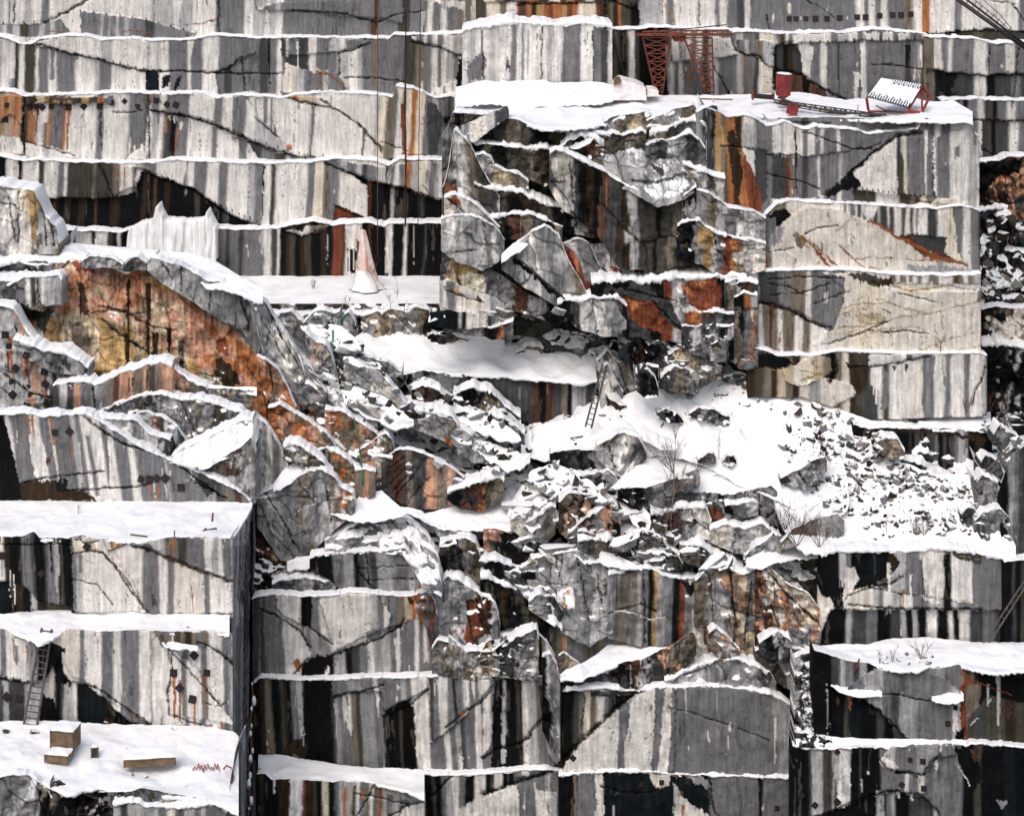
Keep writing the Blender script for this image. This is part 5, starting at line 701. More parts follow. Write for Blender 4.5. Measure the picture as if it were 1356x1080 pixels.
rock(L900, "336,1000 400,1005 450,1012 560,1016 640,1018 742,1018", 5.1, "336K 343B 350N 357K 364T 368V 373B 378K 384G 393L 400D 405K 428V 432K 438D 442A 448G 452W 456G 462N 470V 476A 495G 508K 545W 549W 566G 575G 584W 592G 600L 607D 613G 625W 634G 648G 660K 690W 697L 703K 708G 722G 728K 734L 740K",
     "b .4 440,897 490,897 565,895 566,912 540,925 508,940 505,915 470,915 441,922;440G 460A 480G 493W 500G 530L 536G 545W 552W 565D | c 1.3 441,922 480,914 508,906 | c 1.4 508,948 540,935 566,912 | p W 494,899 500,899 502,945 504,950 500,945 | b -.3 508,948 545,934 549,935 550,1016 512,1016;505K 520T 522K 527V 530K 545M 549W | p W 548,925 556,918 568,1012 555,1016 550,990 | b .3 566,895 640,896 662,896 648,912 605,958 570,985;560W 566D 572G 580W 590G 598K 602G 612W 620G 634W 640G | c 1.4 590,962 620,940 640,925 650,915 | d O 612 943 950 8 | c 2.4 742,905 730,935 715,955 700,975 685,985 660,990 640,1003 | b .2 640,900 662,897 664,920 650,985 640,1003;638W 646G 660L | d W 582 900 960 7 | d W 627 900 925 5 | p K 400,900 440,900 436,940 442,1016 405,1010 | p B 376,990 400,975 408,985 405,1000 372,1000 | d L 445 930 1010 4 | d L 398 905 990 3 | c 1 405,960 395,990 | d W 632 970 1010 5 | b 0 655,900 690,898 690,1018 650,1016;650K 664L 668K 682V 686K | p L 664,920 668,922 670,1010 664,1010 | d W 610 1000 1020 6",
     T=1.5, snow=2.4, slant=.05, streak=1.6, label='middle bench of the lower centre, black and grey with thin white drips')
snowfield("342,998 380,1000 402,1004 450,1012 500,1016 560,1018 562,1022", "342,1028 360,1024 375,1031 400,1032 430,1034 480,1032 520,1040 545,1048 562,1056", 1.2, slope=.02, lip=4, label='snow shelf at the bottom of the lower centre', step=2)
rock("340,1026 350,1024 360,1032 382,1030 400,1033 430,1034 480,1034 520,1042 545,1050 562,1058", "340,1130 562,1130", 1.1, "340K 345B 350K 362K 367B 384S 399R 403B 415V 420K 428C 431D 436K 444G 450L 455O 460L 465V 470W 475G 482N 490W 495G 500O 505L 512G 520L 530G 545L 555A",
     "p S 384,1030 400,1030 400,1060 397,1120 386,1120 | p B 365,1032 384,1030 384,1040 368,1050 | c 1.4 495,1040 485,1060 470,1085 | c 1.2 470,1050 500,1055 540,1065 | c 1.4 515,1080 540,1066 562,1060 | p W 540,1068 562,1060 562,1120 520,1120 520,1085 | d O 481 1045 1060 3 | d W 364 1028 1050 3 | p L 510,1045 530,1045 545,1060 520,1055", T=1.5, snow=0, streak=1.5, label='streaked face at the bottom of the lower centre with an icicle')
rock("560,1022 575,1026 600,1025 640,1024 700,1018 742,1018 744,1025", "560,1130 744,1130", 4.5, "560K 572V 576K 584G 590L 600W 606G 615K 628W 642K 650D 655W 665K 680G 690W 706G 715W 735G 742K",
     "p W 605,1072 640,1052 690,1035 690,1090 640,1120 600,1120 | c 2 560,1062 580,1045 600,1026 | b -.2 680,1030 742,1022 742,1120 690,1120 688,1050;680G 706G 710W 730L 738D | c 3 640,1052 670,1040 700,1030 740,1018 | b 0 700,1020 742,1020 742,1050 712,1046;700G 724L 730G | d W 601 1030 1062 6", T=1.5, snow=3, label='bottom bench left of the curved black seam')
# column / gully x 712-760
R("712,838 725,850 735,870 740,900 742,925", "712,900 725,990 742,1010", "712K 718N 724L 730V 736A", "", Y=5.0, snow=2, cell=0, T=2, streak=2)
R("718,868 728,862 738,880 742,905", "718,960 735,1000 742,1000", "718K 726L 730G 738A", "", Y=4.2, snow=3, T=1.5, cell=30)
R("740,866 746,862 762,872 770,884", "740,885 752,890 770,892", "740N 752Q 762V", Y=5.0, snow=1, cell=12, T=1)
# tilted snow slab and dark block under it
snowfield("742,895 765,885 780,872 810,850 845,833 880,833 915,836", "742,898 770,898 790,890 818,878 850,872 880,860 915,838", 4.6, slope=.22, lip=3, step=2, rough=.5, label='tilted snow covered slab in the lower centre right')
R("742,898 770,897 790,892 820,878 850,872 880,858 905,842 917,837 922,850", "742,902 780,915 850,914 890,900 922,860", "742K 760V 775D 790G 808D 820K 830M 848L 855D 870V 885P 893V 905N 915V", "d L 835 880 912 2 | d L 848 872 912 2 | c 1 880,860 885,895", Y=4.4, snow=0, cell=16, famp=.35, T=2.4, streak=2, label='dark block carrying the tilted snow slab')
R("880,900 895,895 920,882 950,872 975,872 1000,880 1020,890 1028,905", "880,910 930,912 980,914 1028,914", "880L 895G 905A 930L 940G 955A 985L 992A 1005D 1015A", "c 1 905,893 935,885", Y=4.3, snow=8, T=2, cell=26, famp=.4, hold=.5, label='grey humps between the tilted snow slab and the right benches')
R("938,838 948,830 962,840 972,852 980,862", "938,850 955,872 980,868", "938N 950A 960P 970A", Y=4.5, snow=5, T=1.4, cell=12, name='boulder', label='snow capped pinnacle of pinkish rock right of the tilted slab', cat='boulder')
R("1005,850 1020,840 1030,835 1045,845 1048,850", "1005,858 1020,868 1048,870", "1005D 1020K 1035V 1042D", Y=3.9, snow=8, T=1.8, cell=16, name='boulder', label='dark overhanging block with a thick cap of snow left of the right benches', cat='boulder')
R("1000,860 1020,855 1060,858 1085,862 1095,870", "1000,880 1040,905 1095,930", "1000D 1015V 1030A 1050G 1070K", Y=4.4, snow=2, T=2, cell=24)
L915 = "745,915 760,913 775,912 800,910 830,914 850,913 870,909 900,910 930,908 960,909 990,912 1020,918 1035,925 1050,935 1056,940"
rock(L915, "743,1022 800,1022 900,1022 1055,1026", 3.9, "743K 750B 756N 765A 773C 780G 783W 800G 812K 822G 825W 866G 872W 890W 895W 905G 908G 1010A 1050G",
     "b -.5 743,915 850,912 838,922 800,952 765,985 752,1005 743,1010;743K 760V 768G 774C 782N 790W 800G 806D 812K 825B | b .3 866,910 872,909 895,911 895,920 892,1022 745,1022 752,1006 760,1000 768,982 800,952 820,938 838,922;740W 820G 828W | c 4 850,912 835,923 800,953 770,980 745,1008 | p G 822,935 835,925 832,960 820,1018 816,1018 820,970 | p G 868,910 880,910 878,960 870,1022 862,1022 866,970 | p W 880,912 888,910 890,960 886,1018 872,1020 876,960 | b .28 889,910 960,909 1020,918 1054,940 1056,1026 884,1026 889,960;880G 1000G 1030A 1048G | c .9 885,935 930,948 980,965 1020,980 | d L 909 912 950 3 | c 1 775,920 770,965 | d W 1026 950 1010 3 | p A 1020,925 1054,945 1054,1000 1030,990",
     T=1.6, snow=3, slant=-.0, streak=.9, label='broad lower bench of pale and smooth grey granite right of the black seam')
L1022 = "740,1026 770,1022 800,1020 850,1021 900,1024 950,1026 1000,1028 1056,1030"
rock(L1022, "740,1130 1056,1130", 3.5, "740K 760B 766G 790W 800T 806K 815D 830K 860K 868D 880K 890L 900K 920K 940G 950G 1000G 1004K 1010G 1030G 1050A",
     "p T 795,1024 870,1024 905,1024 936,1044 940,1065 935,1078 915,1060 890,1035 850,1050 810,1045 | p W 895,1054 910,1058 940,1082 930,1120 892,1120 | p H 858,1022 888,1024 885,1038 872,1042 862,1034 | p O 885,1024 900,1024 895,1030 | p A 905,1026 940,1030 942,1045 925,1038 | p T 800,1050 860,1045 892,1040 892,1120 800,1120 | c 1.2 795,1040 820,1048 850,1050 870,1045 | p W 788,1024 798,1022 798,1060 795,1120 785,1120 790,1060 | d N 762 1026 1120 5 | d L 812 1065 1120 3 | d K 1006 1030 1060 4 | d O 904 1065 1080 5 | c 2 940,1030 942,1060 950,1080",
     T=1.5, snow=4, streak=1.5, label='bottom bench with two dark teal hollows')
# ================================================================ right lower benches
L725 = "1088,738 1100,728 1140,729 1180,729 1230,726 1260,727 1300,734 1342,742 1600,750"
rock(L725, "1078,855 1120,850 1180,845 1250,848 1356,852 1600,855", 4.0, "1078K 1095K 1112L 1117K 1122G 1128K 1150K 1163G 1168V 1176L 1184G 1190L 1200G 1218W 1250K 1260W 1288G 1335K",
     "p W 1120,752 1130,750 1138,765 1126,785 1120,800 1116,790 | b -.3 1128,730 1180,730 1192,745 1180,760 1165,770 1140,760 1128,745;1120K 1150T 1165K 1175B | p H 1066,782 1100,792 1110,810 1100,855 1068,850 | b .25 1116,800 1126,782 1155,775 1190,785 1230,790 1260,795 1296,800 1296,810 1116,810;1110W 1125H 1155L 1165G 1172W 1180L 1190O 1196W 1210G 1230L 1250K 1262L 1270G | c 1.6 1110,805 1125,788 1150,778 1180,772 1196,762 | c 1 1150,778 1200,786 1240,792 1290,800 | c 1.8 1125,800 1180,805 1250,806 1300,806 | b -.35 1100,806 1300,808 1400,808 1400,860 1078,860;1078K 1120L 1128D 1148G 1162K 1175L 1180D 1192L 1198K 1208L 1216K 1228W 1240K 1256W 1262K 1270W 1285D 1300G 1316D 1326G 1340K | p W 1218,740 1250,732 1246,770 1242,800 1225,795 1222,760 | p G 1198,745 1220,740 1225,790 1205,780 | d W 1177 745 800 5 | d W 1206 760 800 3 | p D 1260,727 1300,733 1300,746 1265,738 | d O 1196 780 805 3 | c 1.4 1250,735 1256,800 | cy 1 1240,730 1300,740",
     T=2, snow=6, label='right bench under the boulder field, black on the left and pale in the middle', streak=1.5)
rock("1330,744 1345,742 1360,742 1600,742", "1330,862 1600,862", 3.2, "1330K 1340D 1344K 1352V 1356K", T=2, snow=0, streak=2, label='black face at the right edge below the boulder field')
snowfield("1076,856 1105,852 1150,852 1180,845 1230,843 1290,850 1340,850 1600,852", "1076,860 1100,868 1130,874 1160,880 1190,886 1220,884 1235,878 1270,878 1300,888 1330,888 1600,872", -.6, lip=4, label='snow on the lower right shelf', rough=.4, step=2)
rock("1078,860 1100,868 1125,874 1150,878 1168,886 1185,888 1222,886 1240,884 1270,880 1290,890 1320,892 1600,880", "1078,984 1280,984 1600,984", -.7, "1078K 1100D 1112L 1118G 1130D 1138L 1146K 1160G 1166L 1174G 1185D 1200G 1215D 1222G 1240A 1250G 1274O 1278M 1285N 1290B 1296K 1306V 1320L 1324K 1356K",
     "b -.5 1098,905 1120,912 1160,935 1182,960 1185,984 1098,984;1090K 1118V 1124T 1140K 1160D 1170K | c 1.3 1120,912 1160,936 1190,965 1202,980 | b .3 1135,900 1160,885 1185,888 1222,886 1250,898 1272,915 1270,980 1205,980 1182,960 1160,935 1120,912;1120D 1130G 1150A 1160L 1168G 1178D 1190A 1215G 1222G 1262L 1270A | p A 1140,898 1158,884 1172,918 1150,918 | p G 1175,886 1222,886 1248,900 1220,925 1172,912 | c 1.2 1130,920 1180,918 1230,928 1262,930 | p V 1180,965 1200,972 1188,980 | p R 1272,905 1290,900 1288,930 1282,960 1274,984 1270,960 | p N 1278,910 1300,905 1296,940 1282,965 | p K 1295,890 1345,895 1400,890 1400,930 1305,925 | b 0 1282,950 1310,920 1356,930 1356,984 1280,984;1280V 1290D 1305V 1330B 1345V | cw 1.6 1312,925 1300,945 1286,960 | d L 1322 890 960 6 | d L 1308 905 935 4 | d O 1126 918 940 5 | cr 1.4 1270,890 1300,905 1340,920 | p K 1265,970 1278,960 1276,984 1266,984 | p W 1262,935 1272,930 1272,965 1262,968 | d L 1096 905 980 2",
     T=2, snow=0, streak=1.4, label='lower right face with a curved grey facet and bolt plates')
snowfield("1100,872 1110,888 1130,898 1150,905 1168,916", "1100,905 1115,915 1135,920 1150,920 1168,919", -1.3, slope=.4, lip=2, step=1.5, rough=.4, label='fan of snow against the lower right face')
R("1135,900 1150,893 1168,884", "1135,904 1150,900 1168,892", "1135A", Y=-1.6, snow=0, cell=0, T=.5) if 0 else None
snowfield("1234,922 1250,918 1270,910 1276,918", "1234,925 1250,930 1265,930 1276,926", -1.6, slope=.3, lip=2, step=1.2, rough=.2, label='small snow wedge on the corner of the lower right face')
rock("1052,870 1060,866 1080,862 1096,870 1102,900", "1052,984 1102,984", .4, "1052L 1058K 1066D 1080K", "m KDKSKDK 2.6 1062,880 1098,880 1098,960 1075,975 1062,960", T=2, snow=2, hold=.85, cell=10, famp=.5, tilt=.03, label='rime dusted corner between the lower benches')
snowfield("1054,895 1060,895 1066,930 1080,962 1100,975 1140,977 1200,978 1262,978 1280,980", "1054,985 1060,986 1075,987 1100,988 1140,986 1180,988 1220,985 1262,984 1280,984", -1.35, slope=.6, lip=3, step=2, rough=.2, label='snow banked in the corner and along the lower right ledge')
L985 = "1050,987 1100,987 1140,985 1180,988 1220,985 1260,984 1282,986 1285,983 1310,985 1356,989 1600,990"
rock(L985, "1050,1130 1600,1130", -1.3, "1050K 1062K 1072D 1076L 1088D 1095V 1103L 1106K 1112W 1126K 1140K 1150K 1165G 1175K 1176K 1200L 1205G 1240G 1272K 1290V 1300K 1330T 1345K",
     "b .3 1180,988 1222,986 1268,986 1265,1000 1240,1004 1230,1020 1215,1026 1190,1020 1170,1015 1164,1005;1160W 1172L 1185G 1215A 1240G | p W 1164,1006 1180,1004 1190,1015 1180,1022 1168,1016 | c 1.4 1164,1004 1175,1018 1200,1022 1222,1025 1232,1012 1244,1000 | b .1 1176,1022 1200,1024 1228,1024 1228,1050 1176,1045;1176G 1198W 1204G 1216W 1222G | p G 1230,1005 1262,992 1278,1005 1272,1040 1262,1080 1256,1120 1232,1100 1228,1050 | p W 1236,1010 1242,1008 1241,1022 | p W 1112,1016 1126,1016 1126,1045 1120,1070 1106,1070 1110,1040 | c 1.2 1080,1080 1110,1070 1140,1056 1165,1050 1180,1046 1220,1052 1240,1070 1246,1085 | b -.3 1076,1080 1110,1072 1140,1058 1180,1048 1225,1055 1240,1075 1245,1130 1076,1130;1070V 1090K 1118K 1160L 1172T 1176G 1182L 1186K 1205D 1236L | p L 1160,1046 1166,1044 1164,1056 1158,1055 | p W 1186,1048 1192,1046 1190,1056 | p W 1204,1050 1210,1048 1208,1062 | p K 1264,990 1290,988 1300,1030 1290,1050 1270,1010 | cw 1.1 1265,1010 1285,1040 | p M 1284,990 1296,990 1292,1008 | d L 1141 1030 1050 3 | d W 1150 1020 1025 3 | p A 1320,1060 1336,1062 1326,1072 | d L 1080 990 1075 6",
     T=2, snow=2.4, streak=1.6, label='bottom right bench, black with pale broken facets')
# sloping floor at the very bottom and ground beyond the frame
snowfield("-200,1100 1600,1100", "-200,1160 1600,1160", -40, slope=.02, label='snow on the quarry bottom below the picture', step=20)
# ================================================================ helpers for things
bpy.context.view_layer.update()
DG = bpy.context.evaluated_depsgraph_get()
CAMP = Vector((0, -D0, HZ))
def hit(px, py):
    t = Vector(W3(px, py, 0)); d = (t - CAMP).normalized()
    ok, loc, nor, i, ob, mx = SC.ray_cast(DG, CAMP, d)
    return (loc, nor, ob) if ok else (Vector(W3(px, py, 5)), Vector((0, -1, 0)), None)
def P3(px, py, Y): return Vector(W3(px, py, Y))
class MB:
    def __init__(s): s.bm = bmesh.new()
    def box(s, c, d, rot=None, bev=0):
        r = bmesh.ops.create_cube(s.bm, size=1.0); vs = r['verts']
        for v in vs:
            v.co = Vector((v.co.x * d[0], v.co.y * d[1], v.co.z * d[2]))
            if rot is not None: v.co = rot @ v.co
            v.co += Vector(c)
        return s
    def bar(s, a, b, w, h=None):
        a = Vector(a); b = Vector(b); h = h or w; d = b - a
        if d.length < 1e-4: return s
        q = d.to_track_quat('Z', 'Y').to_matrix(); s.box((a + b) / 2, (w, h, d.length), q); return s
    def tube(s, P, r, n=6):
        P = [Vector(p) for p in P]; R = r if isinstance(r, (list, tuple)) else [r] * len(P); rings = []
        for i, p in enumerate(P):
            d = (P[min(i + 1, len(P) - 1)] - P[max(i - 1, 0)])
            if d.length < 1e-6: d = Vector((0, 0, 1))
            q = d.to_track_quat('Z', 'Y').to_matrix()
            rings.append([s.bm.verts.new(p + q @ Vector((math.cos(t * math.tau / n) * R[i], math.sin(t * math.tau / n) * R[i], 0))) for t in range(n)])
        for i in range(len(P) - 1):
            for t in range(n):
                s.bm.faces.new((rings[i][t], rings[i][(t + 1) % n], rings[i + 1][(t + 1) % n], rings[i + 1][t]))
        s.bm.faces.new(rings[0][::-1]); s.bm.faces.new(rings[-1]); return s
    def build(s, name, m, parent=None, smooth=False):
        me = bpy.data.meshes.new(name); bmesh.ops.recalc_face_normals(s.bm, faces=s.bm.faces[:]); s.bm.to_mesh(me); s.bm.free()
        if smooth: me.polygons.foreach_set('use_smooth', np.ones(len(me.polygons), bool))
        return link(name, me, m, parent)
def thing(name, label, cat, group=None, loc=(0, 0, 0)):
    o = bpy.data.objects.new(name, None); COL.objects.link(o); o.location = loc; o.empty_display_size = .2
    return prop(o, label, cat, group)
def copy_tree(o, parent=None):
    c = o.copy(); COL.objects.link(c); c.parent = parent
    for ch in list(o.children): copy_tree(ch, c)
    return c
ORD = "first second third fourth fifth sixth seventh eighth ninth tenth eleventh twelfth thirteenth fourteenth fifteenth sixteenth seventeenth".split()
# ================================================================ rock bolt plates
pb = MB(); pb.box((0, 0, 0), (.46, .05, .46)); PLATE = pb.build('rock_bolt_plate', M['plate'])
bb = MB(); bb.tube([(0, -.02, 0), (0, -.12, 0)], .055, 6); BOLT = bb.build('bolt', M['dark'], PLATE)
CL = [("row under second snow line, upper left wall", "upper left bolt plates", "9,139,.1 7,158,.0 40,142,.75 45,132,.7 48,141,.6 56,142,.8 68,141,.05 91,142,.05 111,141,.7 132,141,.1 148,136,.1 165,134,.75 182,141,.0 207,133,.1 221,138,.7 233,139,.5"),
      ("row near the top of the upper right wall", "upper right bolt plates", "1045,25,0 1054,25,0 1067,25,0 1080,25,0 1095,25,0 1112,24,0 1135,23,0 1146,23,0 1165,21,0 1182,20,0 1193,20,0 1206,19,0"),
      ("cluster on pale rock at left edge", "left edge bolt plates", "7,443,.0 12,458,.1 16,505,.1 17,522,.7 21,487,.6 35,470,.3 35,537,.2 38,513,.5 41,523,.8 59,492,.1 60,508,.7 60,531,.2"),
      ("pair high on the left block's upper step", "bolt plates high on the upper step", "73,572,.05 92,571,.75"),
      ("row low on the left block's upper step", "bolt plates low on the upper step", "187,634,.3 198,634,.1 208,633,.7 219,633,.7 240,645,.0"),
      ("trio on the middle step of the left block", "bolt plates of the middle step", "2,735,0 55,759,.78 115,723,.6"),
      ("cluster on the lower step of the left block", "bolt plates of the lower step", "9,922,.7 26,924,.1 230,890,.05 238,910,.8 255,925,.2 257,867,.75 274,890,.1"),
      ("group below and beside the curved black seam", "bolt plates by the black seam", "741,1011,.0 759,1003,.7 849,1038,.2 876,1035,0 910,1034,0"),
      ("group on the lower right faces", "bolt plates of the lower right faces", "1029,1069,0 1061,1052,.7 1079,1065,.7 1109,995,.7 1109,1061,.8 1156,942,0 1194,1038,.6 1205,1005,0 1222,1007,0 1223,1043,.1 1255,957,0 1265,936,0")]
first = True
for where, grp, sp in CL:
    L = sp.split()
    for i, t in enumerate(L):
        x, y, r = map(float, t.split(',')); loc, nor, ob = hit(x, y)
        o = PLATE if first else copy_tree(PLATE); first = False
        o.location = loc + Vector((0, -.05, 0)); o.rotation_euler = (0, r, random.uniform(-.15, .15)); sc = random.uniform(.85, 1.12) * (.72 if 'below' in where or 'right faces' in where else 1); o.scale = (sc, 1, sc)
        prop(o, "square bolt plate, %s from left, %s" % (ORD[i], where), "bolt plate", grp)
# ================================================================ loose slabs
def slabmesh(seed, col):
    rs = np.random.RandomState(seed); bm = bmesh.new(); n = rs.randint(5, 8); A_ = np.sort(rs.rand(n)) * math.tau
    for zz, k in ((-.5, .92), (.5, 1.0)):
        for a in A_: r = rs.uniform(.8, 1.1); bm.verts.new((math.cos(a) * r * k + .1 * rs.randn() * .5, math.sin(a) * r * .62 * k, zz * rs.uniform(.75, 1.2)))
    bmesh.ops.convex_hull(bm, input=bm.verts[:])
    for v in [v for v in bm.verts if not v.link_faces]: bm.verts.remove(v)
    bmesh.ops.bevel(bm, geom=bm.edges[:], offset=.05, segments=1, affect='EDGES')
    bmesh.ops.subdivide_edges(bm, edges=bm.edges[:], cuts=2, use_grid_fill=True)
    for v in bm.verts: v.co += Vector((float(vn(np.array(v.co.x * 3), np.array(v.co.z * 3 + v.co.y * 2), seed)), float(vn(np.array(v.co.y * 3), np.array(v.co.z * 3 + v.co.x * 2), seed + 2)), 0)) * .045
    me = bpy.data.meshes.new('flat_boulder'); bm.to_mesh(me); bm.free(); me.materials.append(LOOSE)
    at = me.color_attributes.new('Col', 'FLOAT_COLOR', 'POINT'); c = np.array(PAL[col]); d = np.array(PAL['G' if col != 'G' else 'L'])
    co = np.array([v.co for v in me.vertices]); k = np.clip(vn(co[:, 0] * 4.5 + co[:, 1] * 3, co[:, 2] * .8, seed) * 3, 0, 1)[:, None]
    C = np.concatenate([(c * (1 - k) + d * k) * (1 + .15 * rs.randn(len(co), 1)), np.ones((len(co), 1))], 1); at.data.foreach_set('color', np.clip(C, .01, 1).astype(np.float32).ravel())
    return me
SM = [slabmesh(300 + i, c) for i, c in enumerate('LAGHALGQADLN')]
def slabs(n, poly, lo, hi, dip, label, group, seed):
    rs = np.random.RandomState(seed); P = pts(poly); x0, y0 = P.min(0); x1, y1 = P.max(0); k = 0; tr = 0; got = []
    while k < n and tr < n * 60:
        tr += 1; x = rs.uniform(x0, x1); y = rs.uniform(y0, y1)
        if not inpoly(np.array([x]), np.array([y]), P)[0] or any(abs(x - a) < 14 and abs(y - b_) < 8 for a, b_ in got): continue
        loc, nor, ob = hit(x, y)
        if ob is None: continue
        s = (lo + (hi - lo) * rs.rand() ** 1.5) * (D0 + loc.y) / F * .5
        o = bpy.data.objects.new('flat_boulder', SM[rs.randint(len(SM))]); COL.objects.link(o); got.append((x, y))
        o.location = loc + Vector((0, .25 * s, 0)); o.scale = (s, s * .9, s * rs.uniform(.25, .5)); o.rotation_euler = (rs.uniform(-.05, .5), math.radians(dip) + rs.uniform(-.28, .28), rs.uniform(-.7, .7)); prop(o, label, 'rock slab', group); k += 1
slabs(24, "400,430 470,440 560,520 690,600 690,630 600,600 480,560 420,520", 26, 66, 30, 'angular grey slab with snow on top sliding down the slope below the long snow shelf', 'slabs of the centre left slope', 41)
slabs(10, "430,560 520,570 600,600 620,640 560,640 480,640 430,600", 20, 44, 24, 'grey slab tumbled around the reddish scored face in the centre left', 'slabs around the scored face', 42)
slabs(26, "690,610 760,640 830,670 950,720 1000,745 900,760 800,740 700,720 640,700", 24, 62, -16, 'angular grey slab with snow on top in the heap below the centre snow slope', 'slabs below the centre snow slope', 43)
slabs(8, "580,690 700,700 740,740 700,790 620,740", 26, 52, 22, 'snowy slab leaning in the hollow of the lower centre', 'slabs in the lower centre hollow', 44)
slabs(8, "610,400 760,415 830,450 700,450", 18, 40, 12, 'dark edged slab in the ledge rubble under the promontory', 'slabs under the promontory', 45)
slabs(7, "950,495 1010,505 1020,540 930,530 880,560 870,540", 14, 34, -14, 'small grey slab breaking the crest of the centre snow slope', 'slabs on the crest of the snow slope', 46)
DG = bpy.context.evaluated_depsgraph_get(); bpy.context.view_layer.update(); DG = bpy.context.evaluated_depsgraph_get()
# ================================================================ loose boulders
def rockmesh(seed, col, flat=1.0):
    rs = np.random.RandomState(seed); bm = bmesh.new()
    for i in range(13):
        v = rs.randn(3); v /= np.linalg.norm(v); v *= np.array((1, .8, .75 * flat)) * rs.uniform(.75, 1.1); bm.verts.new(v)
    bmesh.ops.convex_hull(bm, input=bm.verts[:])
    for v in [v for v in bm.verts if not v.link_faces]: bm.verts.remove(v)
    me = bpy.data.meshes.new('boulder'); bm.to_mesh(me); bm.free(); me.materials.append(LOOSE)
    at = me.color_attributes.new('Col', 'FLOAT_COLOR', 'POINT')
    for i in range(len(me.vertices)): at.data[i].color = (*[c * (.8 + .4 * rs.rand()) for c in col], 1)
    return me
RM = [rockmesh(100 + i, PAL[c], f) for i, (c, f) in enumerate([('D', 1), ('G', .8), ('V', 1), ('V', .7), ('G', 1), ('D', .6), ('B', .9), ('D', .8), ('N', 1), ('G', .6), ('D', .9), ('A', .8), ('G', .8), ('V', .7)])]
LOT = []
def scatter(n, poly, lo, hi, label, group, seed, power=2.2, dens=None, cat='boulder', sink=.3):
    rs = np.random.RandomState(seed); P = pts(poly); x0, y0 = P.min(0); x1, y1 = P.max(0); k = 0; tr = 0
    while k < n and tr < n * 40:
        tr += 1
        x = rs.uniform(x0, x1); y = rs.uniform(y0, y1)
        if not inpoly(np.array([x]), np.array([y]), P)[0]: continue
        if dens is not None and rs.rand() > dens(x, y): continue
        loc, nor, ob = hit(x, y)
        if ob is None or nor.z < .25: continue
        s = (lo + (hi - lo) * rs.rand() ** power) * (D0 + loc.y) / F * .5
        LOT.append((s, rs.randint(len(RM)), loc + Vector((0, 0, s * sink)), (s * rs.uniform(.8, 1.4), s, s * rs.uniform(.9, 1.35)), (rs.uniform(-.4, .4), rs.uniform(-.5, .5), rs.uniform(0, 6.28)), label, cat, group)); k += 1
DF = lambda x, y: max(.06, min(1, 1.25 - abs((y - 620) - .25 * (x - 1180)) / 75)) * (.35 if x < 1075 else 1)
scatter(620, "1035,520 1100,545 1165,575 1190,615 1245,632 1300,632 1296,700 1200,710 1110,680 1060,645 1035,600", 2.4, 17, 'small angular boulder half buried in the snow of the boulder field', 'small boulders of the boulder field', 5, 2.6, DF)
EXB = []
scatter(30, "1140,690 1170,680 1280,690 1290,708 1150,715", 5, 15, 'dark boulder in the sparse line along the lower edge of the boulder field', 'boulders along the lower edge of the boulder field', 6, 1.6)
scatter(34, "940,495 1000,500 1060,530 1120,548 1100,560 1000,540 900,570 900,520", 3, 12, 'small stone showing through the snow at the top of the centre slope', 'stones on the centre snow slope', 8, 2.5)
scatter(60, "600,500 720,520 700,600 640,640 560,570 480,520 500,500", 5, 22, 'snow dusted rock tumbled on the slope below the long snow shelf', 'rocks below the long snow shelf', 9, 1.5, sink=.1)
scatter(70, "690,600 800,620 830,660 940,700 960,740 860,740 760,700 690,650", 5, 24, 'snow dusted rock in the heap around the foot of the bare birch', 'rocks heaped around the birch', 10, 1.5, sink=.1)
scatter(26, "820,445 960,455 1000,490 940,500 850,500", 7, 24, 'dark snow dusted rock heaped at the foot of the promontory', 'rocks at the foot of the promontory', 11, 1.3, sink=.1)
scatter(36, "400,415 470,425 540,520 480,560 420,500", 5, 20, 'brown and grey rock tumbled on the slope left of the green rope', 'rocks beside the green rope', 12, 1.5, sink=.1)
scatter(30, "1300,285 1356,285 1356,400 1300,400", 9, 30, 'snow capped grey block jumbled in the gully right of the promontory', 'blocks in the right gully', 13, 1.2, sink=.1)
scatter(22, "1296,560 1356,540 1356,600 1310,620", 7, 26, 'grey snow topped block at the mouth of the right gully', 'blocks at the gully mouth', 14, 1.2, sink=.1)
scatter(14, "1170,862 1260,872 1260,885 1170,880", 4, 12, 'small dark stone at the edge of the lower right snow shelf', 'stones on the lower right shelf', 15)
scatter(20, "640,850 712,835 712,880 640,885", 5, 18, 'snow dusted rock wedged in the pocket right of the domed block', 'rocks in the snow pocket', 16, 1.4, sink=.1)
from mathutils import Euler, Matrix
LOT.sort(key=lambda r: -r[0])
for s_, i_, loc, sc_, ro, lab, ct, gr in LOT[:280]:
    o = bpy.data.objects.new('boulder', RM[i_]); COL.objects.link(o); o.location = loc; o.scale = sc_; o.rotation_euler = ro; prop(o, lab, ct, gr)
VV, FF, CC = [], [], []
for s_, i_, loc, sc_, ro, lab, ct, gr in LOT[280:]:
    mw = Matrix.LocRotScale(loc, Euler(ro), Vector(sc_)); me_ = RM[i_]; b0 = len(VV)
    VV += [mw @ v.co for v in me_.vertices]; FF += [[b0 + k for k in p.vertices] for p in me_.polygons]; CC += [tuple(d.color) for d in me_.color_attributes['Col'].data]
me_ = bpy.data.meshes.new('rubble'); me_.from_pydata(VV, [], FF); at = me_.color_attributes.new('Col', 'FLOAT_COLOR', 'POINT')
for k, c in enumerate(CC): at.data[k].color = c
prop(link('rubble', me_, LOOSE), 'small stones showing through the snow across the middle of the quarry', None, None, 'stuff')
